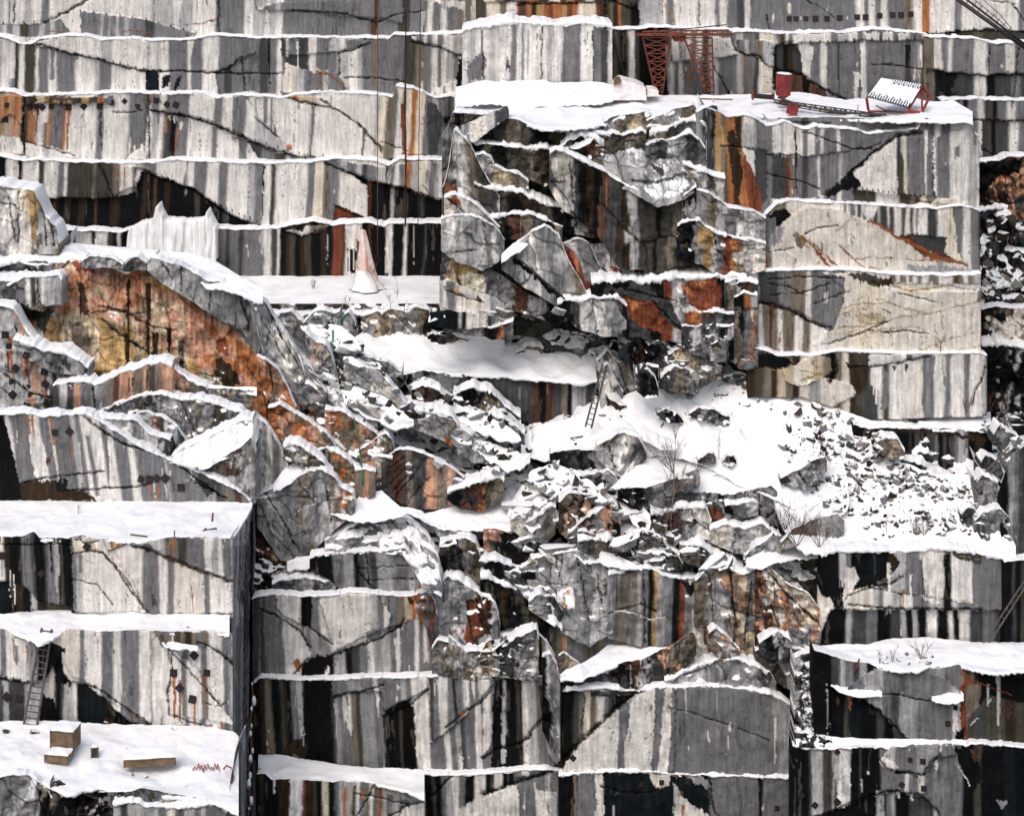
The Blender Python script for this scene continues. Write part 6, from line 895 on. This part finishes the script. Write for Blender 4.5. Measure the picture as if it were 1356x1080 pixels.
# ================================================================ frozen water
def ribbon(name, label, cat, cols, Y, m, thick=.5, seed=3):
    """frozen curtain: outline columns (x, top, bottom)"""
    xs = np.arange(cols[0][0], cols[-1][0] + .1, 1.5); c = np.array(cols, float)
    yt = np.interp(xs, c[:, 0], c[:, 1]) + 1.2 * vn(xs / 2.5, xs * 0, seed); yb = np.interp(xs, c[:, 0], c[:, 2])
    v = np.linspace(0, 1, 30)[:, None]; X = np.repeat(xs[None], 30, 0); YY = yt * (1 - v) + yb * v
    Yd = Y - thick * (.5 + .8 * v) + .25 * vn(X / 3.5, YY / 40, seed) + .12 * vn(X / 1.8, YY / 20, seed + 1)
    V = np.stack(W3(X, YY, Yd), -1); bk = V[:1] + (0, thick * 2, 0); V = np.concatenate([bk, V], 0)
    l = V[:, :1] + (0, 1.5, 0); r = V[:, -1:] + (0, 1.5, 0)
    me = gridmesh(np.concatenate([l, V, r], 1)); me.polygons.foreach_set('use_smooth', np.ones(len(me.polygons), bool))
    o = link(name, me, m); return prop(o, label, cat)
ribbon('frozen_waterfall', 'broad white frozen waterfall against the black stained left wall', 'frozen waterfall', [(167, 326, 332), (169, 306, 334), (178, 300, 334), (188, 296, 334), (200, 294, 336), (203, 288, 336), (206, 274, 336), (209, 272, 336), (212, 283, 336), (217, 292, 336), (240, 294, 338), (262, 294, 342), (270, 290, 342), (274, 279, 342), (277, 288, 344), (284, 301, 345), (286, 304, 346)], 34.6, M['ice'], 1.0)
def cone(name, label, cat, x, yt, yb, w, Y, m, seed=2):
    n, k = 26, 22; zt = P3(x, yt, Y).z; b = P3(x, yb, Y); R = w * (D0 + Y) / F * .5; V = np.zeros((n, k + 1, 3))
    for i in range(n):
        t = i / (n - 1); rr = R * (.22 + .50 * t ** .8 + .28 * t ** 3)
        for j in range(k + 1):
            a = math.tau * (j % k) / k; q = rr * (1 + .30 * float(vn(np.array(math.cos(a) * 2.2), np.array(math.sin(a) * 2.2 + t * 2.5), seed)))
            V[i, j] = (b.x + q * math.cos(a) - .25 * R * (1 - t) ** 2, Y + q * math.sin(a), zt + (b.z - zt) * t)
    V[0, :, :] = V[0].mean(0)
    me = gridmesh(V); me.polygons.foreach_set('use_smooth', np.ones(len(me.polygons), bool)); return prop(link(name, me, m), label, cat)
cone('ice_cone', 'tall pinkish ice cone standing against the black wall on the snowy floor', 'ice cone', 483.5, 303, 372, 30, 31.5, M['pink'])
cone('snow_mound', 'white mound of frozen spray at the base of the pink ice cone', 'snow mound', 484, 358, 382, 46, 30.6, M['ice'], 7)
# ================================================================ cables, rope, poles, ladders
def line_thing(name, label, cat, P, r, m, group=None, sag=0):
    b = MB(); b.tube(P, r, 6); return prop(b.build(name, m, smooth=True), label, cat, group)
line_thing('hanging_cable', 'thick black cable hanging down the left wall, the widest of the three', 'cable', [P3(537 + .4 * math.sin(y / 30), y, 34.2) for y in range(-20, 301, 40)], .085, M['dark'], 'cables down the left wall')
line_thing('hanging_cable', 'thin reddish cable hanging left of the thick black one', 'cable', [P3(500, y, 34.3) for y in range(-20, 341, 40)], .035, M['rust'], 'cables down the left wall')
line_thing('hanging_cable', 'thin dark cable hanging right of the thick black one', 'cable', [P3(557 - .012 * y, y, 34.3) for y in range(-20, 301, 40)], .035, M['dark'], 'cables down the left wall')
RP = [(460, 408), (456, 418), (448, 428), (441, 438), (441, 450), (443, 470), (446, 490), (451, 508), (458, 525), (464, 540), (469, 555), (474, 575), (477, 600), (480, 625), (481, 642)]
line_thing('rope', 'green rope trailing down the rubble from the snowy floor', 'rope', [hit(x, y)[0] + Vector((0, -.12, .05)) for x, y in RP], .06, M['rope'])
def ladder(label, a, b, w, n, m, name='ladder', Ya=None, Yb=None, rr=.06, group=None):
    pa = P3(a[0], a[1], Ya) if Ya is not None else hit(*a)[0]; pb_ = P3(b[0], b[1], Yb) if Yb is not None else hit(*b)[0]
    d = (pb_ - pa).normalized(); side = d.cross(Vector((0, 1, 0))).normalized()
    t = thing(name, label, 'ladder', group, pa); 
    for s in (-1, 1):
        q = MB(); q.bar(side * s * w / 2, pb_ - pa + side * s * w / 2 * (.75), rr * 2, rr * 1.6); q.build('rail', m, t)
    for i in range(n):
        f = (i + .6) / n; c = (pb_ - pa) * f; ww = w * (1 - .25 * f); q = MB(); q.bar(c - side * ww / 2, c + side * ww / 2, rr, rr); q.build('rung', m, t)
    return t
ladder('long wooden ladder leaning on the lower step of the left block', (38, 972), (62, 832), .85, 17, M['grey'], Ya=-7.2, Yb=-6.0)
ladder('wooden ladder leaning on the tall split block beside the long snow shelf', (779, 566), (801, 482), .45, 12, M['grey'], Ya=12.6, Yb=13.2)
ladder('dark ladder going up the rust curtained wall at the top centre', (802, 34), (800, -25), .5, 7, M['dark'], Ya=36, Yb=36)
ladder('ladder lying steeply on the black face at the right edge', (1299, 862), (1362, 765), .35, 10, M['grey'], Ya=2.6, Yb=2.8, rr=.05)
ladder('crossed plank ladder over the dark block beside the boulder field', (1302, 632), (1338, 594), .35, 7, M['grey'], Ya=7.0, Yb=7.6, rr=.05)
def pole(label, a, b, r, m, name='pole', cat='pole'):
    return line_thing(name, label, cat, [a, (a + b) / 2, b], r, m)
pole('thick dark pole leaning on the wall right of the squared grey block', P3(829, 108, 33.5), P3(804, 20, 35.0), .13, M['dark'])
pole('thin dark pole lying across the leaning grey slab', P3(681, 337, 13.6), P3(748, 396, 13.4), .07, M['dark'])
pole('short iron stake in the snow on the upper shelf of the left block', P3(281, 690, -1.4), P3(282, 679, -1.4), .07, M['rust'], 'stake', 'stake')
pole('thin iron stake at the front of the upper snow shelf', P3(231, 716, -3.0), P3(231, 702, -3.0), .04, M['rust'], 'stake', 'stake')
pole('bent iron rod sticking out of the lower right snow shelf', P3(1131, 892, -1.4), P3(1138, 872, -1.2), .06, M['rust'], 'rod', 'rod')
for (x0, y0, x1, y1), l in [((755, 581, 772, 578), 'brown stick on the centre snow slope below the ladder'), ((875, 566, 879, 561), 'small dark stick on the centre snow slope'), ((173, 708, 195, 711), 'splintered plank lying at the front of the upper snow shelf'), ((269, 703, 287, 700), 'thin branch lying on the upper snow shelf'), ((144, 730, 168, 720), 'snowy branch hanging at the top of the middle step')]:
    a = hit(x0, y0)[0] + Vector((0, -.05, .06)); b = hit(x1, y1)[0] + Vector((0, -.05, .06)); line_thing('stick', l, 'stick', [a, b], .05, M['wood'])
# boom across the upper right corner
t = thing('boom', 'dark steel boom slanting across the upper right corner', 'boom', None, P3(1262, -5, 28))
o0 = P3(1262, -5, 28); dv = P3(1372, 74, 27) - o0
for nm, off, r in (('tube', 0, .17), ('tube', .32, .09)):
    b = MB(); b.tube([Vector((off, 0, off)), dv + Vector((off * .4, 0, off * .4))], r, 8); b.build(nm, M['dark'], t, True)
for k, off in enumerate((.55, .9)):
    b = MB(); b.tube([Vector((off + .2, 0, off)), dv * .5 + Vector((off * .6, 0, off * .9)), dv * .8 + Vector((.1, 0, .2))], .03, 5); b.build('cable', M['dark'], t)
b = MB()
for i in range(9): f = .08 + .07 * i; b.bar(dv * f, dv * f + Vector((.45, 0, .62)), .05)
b.build('bracing', M['dark'], t)
# ================================================================ red lattice trestle
t = thing('lattice_tower', 'red lattice trestle with two tapering legs and a long top beam', 'steel tower', None, P3(905, 125, 31.5)); base = Vector(t.location)
def L_(x, y, Y): return P3(x, y, Y) - base
for X0, X1, B0, B1, nm in ((851, 888, 868, 877, 'leg'), (906, 943, 934, 945, 'leg')):
    b = MB(); N_ = 7; Yt = (30.6, 33.2)
    def pt(i, sx, sy):
        f = i / N_; y = 50 + 74 * f; xa = X0 + (B0 - X0) * f; xb = X1 + (B1 - X1) * f; return L_(xa if sx == 0 else xb, y, Yt[0] + .9 * f if sy == 0 else Yt[1] - 1.0 * f)
    for sx in (0, 1):
        for sy in (0, 1): b.bar(pt(0, sx, sy), pt(N_, sx, sy), .12)
    for i in range(N_):
        for sy in (0, 1):
            b.bar(pt(i, 0, sy), pt(i, 1, sy), .08); b.bar(pt(i, 0, sy), pt(i + 1, 1, sy), .07); b.bar(pt(i, 1, sy), pt(i + 1, 0, sy), .07)
        for sx in (0, 1):
            b.bar(pt(i, sx, 0), pt(i, sx, 1), .07); b.bar(pt(i, sx, 1), pt(i + 1, 1 - sx, 0), .05); b.bar(pt(i, sx, i % 2), pt(i + 1, sx, 1 - i % 2), .07)
    b.build(nm, M['rust'], t)
b = MB()
for Y_ in (30.4, 33.4):
    b.bar(L_(843, 46, Y_), L_(971, 46, Y_), .18, .22); b.bar(L_(850, 42, Y_), L_(965, 40, Y_), .10, .12)
    for i in range(16): x = 850 + i * 7; b.bar(L_(x, 46, Y_), L_(x + 4, 41, Y_), .06)
for i in range(14): x = 846 + i * 9; b.bar(L_(x, 45, 30.4), L_(x, 45, 33.4), .10)
b.box(L_(899, 49, 31.9), (.95, 2.6, .5)); b.build('top_beam', M['rust'], t)
b = MB(); b.tube([L_(875, 41, 32), L_(925, 37, 32), L_(962, 33, 32)], .05, 5); b.tube([L_(900, 40, 31), L_(950, 42, 31)], .04, 5); b.build('guy_rod', M['dark'], t)
# ================================================================ tank, box, shed, debris
t = thing('tank', 'red drum shaped tank standing in the snow below the upper right wall', 'tank', None, P3(1037, 131, 24)); b = MB()
b.tube([(.05, 0, -.3), (0, 0, .3), (.08, 0, 1.9)], [.56, .58, .64], 20); b.build('shell', M['barrel'], t, False)
b = MB(); b.tube([(.08, 0, 1.9), (.085, 0, 1.97)], [.68, .66], 20); b.build('rim', M['rust'], t)
b = MB(); b.tube([(.085, 0, 1.97), (.09, 0, 2.04)], [.62, .5], 16); b.build('snow_cap', SNOW, t, True)
t = thing('metal_box', 'small bright red box in the snow below the red tank', 'metal box', None, P3(1049.5, 149, 19)); b = MB()
from mathutils import Matrix
b.box((0, 0, .2), (.7, .5, .75), Matrix.Rotation(.25, 3, 'Y') @ Matrix.Rotation(.4, 3, 'Z')); b.build('shell', M['barrel'], t); b = MB(); b.box((.08, 0, .6), (.62, .44, .06), Matrix.Rotation(.25, 3, 'Y') @ Matrix.Rotation(.4, 3, 'Z')); b.build('lid', M['rust'], t)
# toppled shed: corrugated roof under snow, red frame
sh = thing('toppled_shed', 'toppled shed with a snow covered corrugated roof and red frame', 'shed', None, P3(1190, 150, 20)); sb = Vector(sh.location)
A = P3(1148, 128, 19.0) - sb; Bq = P3(1166, 103, 21.5) - sb; Cq = P3(1222, 113, 21.5) - sb; Dq = P3(1204, 143, 19.0) - sb
nrm = (Bq - A).cross(Dq - A).normalized(); nrm = nrm if nrm.y < 0 or nrm.z > 0 else -nrm
if nrm.z < 0: nrm = -nrm
def Q(u, v): return A * (1 - u) * (1 - v) + Dq * u * (1 - v) + Bq * (1 - u) * v + Cq * u * v
b = MB(); n_ = 46; rows = []
for i in range(n_ * 2 + 1):
    u = i / (n_ * 2); h = .07 * math.sin(i * math.pi / 2 * 1.0); rows.append((b.bm.verts.new(Q(u, 0) + nrm * h), b.bm.verts.new(Q(u, 1) + nrm * h), b.bm.verts.new(Q(u, 1) + nrm * (h - .05)), b.bm.verts.new(Q(u, 0) + nrm * (h - .05))))
for i in range(n_ * 2):
    p, q = rows[i], rows[i + 1]; b.bm.faces.new((p[0], q[0], q[1], p[1])); b.bm.faces.new((p[3], p[2], q[2], q[3])); b.bm.faces.new((p[0], p[3], q[3], q[0])); b.bm.faces.new((p[1], q[1], q[2], p[2]))
rf = b.build('roof', M['corr'], sh)
gm = 16; US = np.linspace(.02, .99, 60); VS = np.linspace(0, 1, gm); G = np.zeros((gm, 60, 3))
for j, v in enumerate(VS):
    for i, u in enumerate(US):
        lo = .20 - .05 * math.sin(u * 40 + 1); hi = 1.0 if u < .30 else .84 - .03 * math.sin(u * 55)
        vv = lo * (1 if u > .0 else 0) + (hi - lo) * v; G[j, i] = Q(u, vv) + nrm * (.12 * math.sin(math.pi * min(1, max(0, v))) ** .4 + .015)
link('roof_snow', gridmesh(G), SNOW, rf)
for k in range(16):   # snow left in the troughs of the sheeting
    u = .03 + .94 * k / 15.5; b = MB(); b.bar(Q(u, .02) + nrm * .05, Q(u, .2) + nrm * .05, .09, .08)
    b.build('snow_strip', SNOW, rf)
for k in range(12):
    u = .34 + .63 * k / 11.5; b = MB(); b.bar(Q(u, .84) + nrm * .05, Q(u, .985) + nrm * .05, .09, .08); b.build('snow_strip', SNOW, rf)
b = MB(); E1 = P3(1231, 128, 21.0) - sb; E2 = P3(1221, 149, 19.0) - sb; E3 = P3(1150, 146, 19.3) - sb
for p, q in ((Dq, Cq), (Cq, E1), (E1, E2), (Dq + Vector((0, 0, -.1)), E2), (A, E3), (E3, E2), (Cq - nrm * .1, E2)): b.bar(p - nrm * .12, q, .16, .14)
b.build('frame', M['barrel'], sh)
b = MB(); b.bar(P3(1160, 140, 19) - sb, P3(1172, 146, 19) - sb, .1); b.bar(P3(1172, 146, 19) - sb, P3(1195, 149, 18.8) - sb, .12); b.build('axle', M['dark'], sh)
# fallen lattice boom
t = thing('fallen_boom', 'dark lattice boom lying in the snow left of the toppled shed', 'boom', None, P3(1100, 148, 19.5)); bs = Vector(t.location)
b = MB(); 
def F_(f, k): 
    x = 1024 + 146 * f; y = 132 + 20 * f - 4 * math.sin(f * 3) * (1 if k < 2 else 0) + (4 if k % 2 else 0) * (1 - .4 * f) + 4 * math.sin(f * 3.0); return P3(x, y, 20.5 - f + (.5 if k > 1 else 0)) - bs
for k in range(4):
    for i in range(12): b.bar(F_(i / 12, k), F_((i + 1) / 12, k), .09)
for i in range(22): b.bar(F_(i / 22, i % 2), F_((i + 1) / 22, 1 - i % 2), .06); b.bar(F_(i / 22, i % 2), F_((i + .5) / 22, 2 + i % 2), .06)
b.build('lattice', M['dark'], t)
b = MB(); b.tube([P3(1030, 129, 20) - bs, P3(1060, 140, 19.5) - bs, P3(1110, 149, 19) - bs, P3(1174, 152, 18.6) - bs], .09, 6); b.build('pipe', M['dark'], t)
t = thing('rusty_winch', 'dark red rusty winch lying in the snow right of the trestle', 'winch', None, P3(1010, 131, 26)); b = MB()
b.tube([(-.8, 0, .25), (.75, 0, .12)], .2, 10); b.bar((-.9, 0, .45), (.9, .1, .0), .16, .12); b.bar((.4, 0, .1), (.9, 0, .4), .12); b.build('drum', M['plate'], t); b = MB(); b.box((-.8, 0, .3), (.16, .5, .7)); b.box((.85, 0, .15), (.14, .45, .45)); b.build('flange', M['rust'], t)
b = MB(); b.bar(P3(924, 131, 25), P3(970, 132, 25), .1); prop(b.build('rail', M['rust'], None), 'rusty rail lying flat in the snow in front of the trestle', 'rail')
# pinkish blocks beside the squared block
def blk(label, P, Yf, T, m, name='granite_block', snow=True):
    b = MB(); f = [P3(x, y, Yf) for x, y in P]; k = [p + Vector((0, T, 0)) for p in f]; vf = [b.bm.verts.new(p) for p in f]; vk = [b.bm.verts.new(p) for p in k]; n = len(P)
    b.bm.faces.new(vf); b.bm.faces.new(vk[::-1])
    for i in range(n): b.bm.faces.new((vf[i], vk[i], vk[(i + 1) % n], vf[(i + 1) % n]))
    o = b.build(name, m); return prop(o, label, 'block')
blk('long pale pink block with snow on it beside the squared grey block', [(812, 133), (812, 113), (822, 106), (846, 112), (855, 117), (856, 133)], 26.5, 3, M['pin'])
blk('smaller pale pink block right of the long one', [(857, 128), (857, 118), (866, 118), (872, 121), (872, 128)], 27.5, 2, M['pin'])
blk('brown stone perched on the long pink block', [(813, 113), (814, 104), (821, 103), (823, 107), (820, 112)], 26.2, .8, M['wood'], 'boulder')
# ================================================================ boxes on the lowest snow shelf
t = thing('wooden_box', 'tall brown plywood box with a low step in front and snow on both', 'box', None, P3(86, 1006, -11.5)); bs = Vector(t.location)
def boxpart(nm, pl, Yf, T, m, par, top=None):
    f = [P3(x, y, Yf) - bs for x, y in pl]; b = MB(); k = [p + Vector((0, T, 0)) for p in f]; vf = [b.bm.verts.new(p) for p in f]; vk = [b.bm.verts.new(p) for p in k]; n = len(f)
    b.bm.faces.new(vf); b.bm.faces.new(vk[::-1])
    for i in range(n): b.bm.faces.new((vf[i], vk[i], vk[(i + 1) % n], vf[(i + 1) % n]))
    return b.build(nm, m, par)
from mathutils import Matrix
def crate(par, c, d, m, rz=.0, nm='case', snow=.12):
    q = Matrix.Rotation(rz, 3, 'Z'); b = MB(); b.box(c, d, q); o = b.build(nm, m, par)
    b = MB()
    for sx in (-1, 1):
        b.bar(Vector(c) + q @ Vector((sx * d[0] * .5, -d[1] * .5 - .01, -d[2] / 2)), Vector(c) + q @ Vector((sx * d[0] * .5, -d[1] * .5 - .01, d[2] / 2)), .09, .05)
    b.bar(Vector(c) + q @ Vector((-d[0] * .5, -d[1] * .5 - .015, d[2] * .47)), Vector(c) + q @ Vector((d[0] * .5, -d[1] * .5 - .015, d[2] * .47)), .09, .05); b.build('batten', M['wood'], o)
    bm = bmesh.new(); bmesh.ops.create_grid(bm, x_segments=12, y_segments=12, size=.5)
    for v in bm.verts:
        e = max(abs(v.co.x), abs(v.co.y)) * 2; v.co = q @ Vector((v.co.x * d[0] * 1.04, v.co.y * d[1] * 1.04, 0)) + Vector(c) + Vector((0, 0, d[2] / 2 + snow * (1 - e ** 6) + .02 * math.sin(v.co.x * 9 + v.co.y * 7)))
    me = bpy.data.meshes.new('s'); bm.to_mesh(me); bm.free(); me.polygons.foreach_set('use_smooth', np.ones(len(me.polygons), bool)); link('snow_cap', me, SNOW, o)
    return o
crate(t, (-.15, .9, 1.0), (1.4, 1.3, 1.25), M['box'], -.16, 'case'); crate(t, (-.3, -.2, .38), (1.4, .95, .45), M['box'], -.16, 'step')
t = thing('wooden_tray', 'long low brown plywood box full of snow on the lowest shelf', 'box', None, P3(196, 1013, -12.2)); crate(t, (0, .8, .15), (3.0, 1.5, .45), M['box'], .12, 'case')
t = thing('small_crate', 'small black and grey upright crate between the two plywood boxes', 'crate', None, P3(125, 1001, -10.8)); crate(t, (0, 0, .3), (.38, .35, .62), M['dark'], .3, 'case', .05)
for x, y, s, l in [(47, 970, 16, 'grey stone beside the foot of the long ladder'), (141, 957, 9, 'round grey stone at the foot of the lower step, left of the pale one'), (232, 965, 10, 'grey stone at the foot of the lower step right of centre'), (8, 968, 14, 'flat dark stone at the left end of the lowest shelf'), (192, 1029, 8, 'small stone in front of the low plywood box'), (247, 1041, 6, 'small stone near the red wire'), (272, 700, 5, 'tiny stone on the upper snow shelf'), (249, 830, 6, 'dark stone at the front of the middle snow shelf')]:
    loc, nor, ob = hit(x, y); o = bpy.data.objects.new('boulder', RM[(x * 7) % len(RM)]); COL.objects.link(o); r = s * (D0 + loc.y) / F * .5; o.scale = (r * 1.2, r, r); o.location = loc + Vector((0, 0, r * .3)); o.rotation_euler = (0, .2, x); prop(o, l, 'stone')
P = [hit(255 + 36 * i / 40, 1018 + 3 * math.sin(i * 1.3) + 2 * math.sin(i * .5))[0] + Vector((0, -.05, .06 + .15 * abs(math.sin(i * .8)))) for i in range(41)]
line_thing('wire', 'tangled red wire on the lowest snow shelf', 'wire', P, .028, M['wire'])
P = [P3(296, 1018, -11.6), P3(300, 1013, -11.4), P3(306, 1016, -11.6), P3(309, 1028, -12), P3(306, 1040, -12.6), P3(299, 1047, -13)]
line_thing('hose', 'bent rusty hose curling over the right end of the lowest shelf', 'hose', P, .05, M['rust'])
P = [P3(334 - .3 * i + 1.2 * math.sin(i), 905 + i * 11, 3.2 - .55 * i) for i in range(17)]
o = line_thing('cable', 'rusty cable clotted with snow hanging beside the left block', 'cable', P, .05, M['rust'])
for i, p in enumerate(P):
    if i % 3 == 1: continue
    b = MB(); r = bmesh.ops.create_icosphere(b.bm, subdivisions=2, radius=.06 + .10 * ((i * 37) % 5) / 5); [setattr(v, 'co', Vector((v.co.x, v.co.y, v.co.z * 2.6)) + p + Vector((.05 * (i % 3), -.05, 0))) for v in r['verts']]; b.build('snow_clot', SNOW, o, True)
# ================================================================ bare trees and bushes
def twigs(root, h, spread, n, seed, m, depth=3, r0=.05, lean=0.0, name='branches'):
    rs = random.Random(seed); b = MB()
    def grow(p, d, L, r, k):
        q = [p]; 
        for i in range(4):
            d = (d + Vector((rs.uniform(-.16, .16), rs.uniform(-.16, .16), rs.uniform(-.02, .12)))).normalized(); q.append(q[-1] + d * L / 4)
        b.tube(q, [r * (1 - .17 * i) for i in range(5)], 4 if k else 5)
        if k < depth:
            for j in range(n if k else n + 3):
                f = rs.uniform(.25, 1.0); s = q[min(4, int(f * 4))]; dd = (d * .8 + Vector((rs.uniform(-1, 1), rs.uniform(-.8, .8), rs.uniform(-.1, .7))) * spread).normalized(); grow(s, dd, L * rs.uniform(.35, .6), r * .5, k + 1)
    grow(Vector((0, 0, 0)), Vector((lean, 0, 1)).normalized(), h, r0, 0); return b
def sapling(x, y, hpx, label, cat='sapling', m='twig', seed=1, spread=.7, n=3, depth=2, r0=.035, group=None, lean=0., name='sapling', stems=1):
    loc, nor, ob = hit(x, y); h = hpx * (D0 + loc.y) / F; t = thing(name, label, cat, group, loc - Vector((0, 0, .1)))
    for s in range(stems):
        b = twigs(None, h * (.75 + .25 * random.random()), spread, n, seed + s * 13, None, depth, r0, lean + (s - (stems - 1) / 2) * .35); b.build('stem', M[m], t)
    return t
sapling(888, 703, 104, 'tall bare pale birch standing in the rubble below the big snow slab', 'tree', 'bark', 5, .9, 5, 3, .075, name='bare_birch')
sapling(893, 706, 40, 'low tangle of brown twigs around the foot of the birch', 'bush', 'twig', 8, 1.2, 5, 2, .03, name='bush', stems=4)
for i, (x, y, h, l) in enumerate([(1055, 722, 62, 'dense brown bramble hanging at the left end of the right benches'), (1085, 724, 50, 'brown bramble over the black stained face at the right benches'), (1040, 700, 34, 'reddish bush on the smooth grey slab')]):
    sapling(x, y, h, l, 'bush', 'twig', 30 + i, 1.5, 4, 2, .028, name='bramble', stems=4)
for i, (x, y, h, l, st) in enumerate([(485, 381, 46, 'reddish bare shrub in front of the pink ice cone', 4), (460, 408, 20, 'small bare twig at the top of the green rope', 2), (525, 395, 24, 'thin bare sapling right of the ice cone', 1), (517, 408, 22, 'bare twig at the front edge of the snowy floor', 1), (415, 382, 14, 'faint dry stalks on the left of the snowy floor', 3), (952, 608, 46, 'small bare sapling on the big snow slab', 1), (1213, 708, 32, 'red stemmed bare sapling low in the boulder field', 2), (1224, 708, 26, 'red bare shrub beside the red stemmed sapling', 4),
                                   (1108, 712, 36, 'thin red sapling right of the smooth grey slab', 1), (1094, 715, 26, 'thinner red sapling beside it on the smooth grey slab', 1), (1173, 705, 26, 'thin grey sapling at the middle of the boulder field', 1), (1310, 552, 34, 'red bare sapling at the corner of the promontory foot', 2), (104, 680, 16, 'tiny bare twig on the upper shelf of the left block', 1), (256, 808, 46, 'slender bare sapling against the middle step of the left block', 1), (1165, 878, 18, 'dry stalk in the lower right snow shelf', 2), (1182, 876, 22, 'taller dry stalk in the lower right snow shelf', 2), (1220, 872, 26, 'clump of dry stalks on the lower right snow shelf', 4),
                                   (1245, 466, 18, 'small bare shrub on the ledge of the lowest promontory face', 2), (1280, 545, 20, 'dry brown shrub at the base of the promontory', 4), (1325, 545, 30, 'brown brush in the dark gully at the right edge', 5), (1340, 330, 60, 'pale bare sapling in the right gully', 1), (1330, 230, 30, 'brown bare shrub on the pink rock at the far right', 3), (705, 585, 30, 'thin reddish sapling left of the centre snow slope', 1), (730, 612, 18, 'small twig on the centre slope', 1), (826, 125, 16, 'dry stalk before the pink block', 1), (905, 125, 14, 'dry stalk in front of the trestle', 1), (1135, 148, 14, 'dry stalk beside the fallen boom', 1), (176, 1027, 14, 'dry weed in front of the low plywood box', 2), (1335, 950, 24, 'brown bare bush on the lower right black face', 4), (1110, 548, 10, 'dry brown weed at the promontory foot', 3), (1060, 705, 30, 'bare brown twigs by the left corner of the boulder field', 3)]):
    sapling(x, y, h, l, 'sapling', 'twig', 60 + i, .8, 3, 2, .022, stems=st)
t = sapling(1133, 544, 9, 'small green seedling at the top of the boulder field', 'seedling', 'green', 200, 1.4, 6, 2, .03, name='seedling', stems=5)
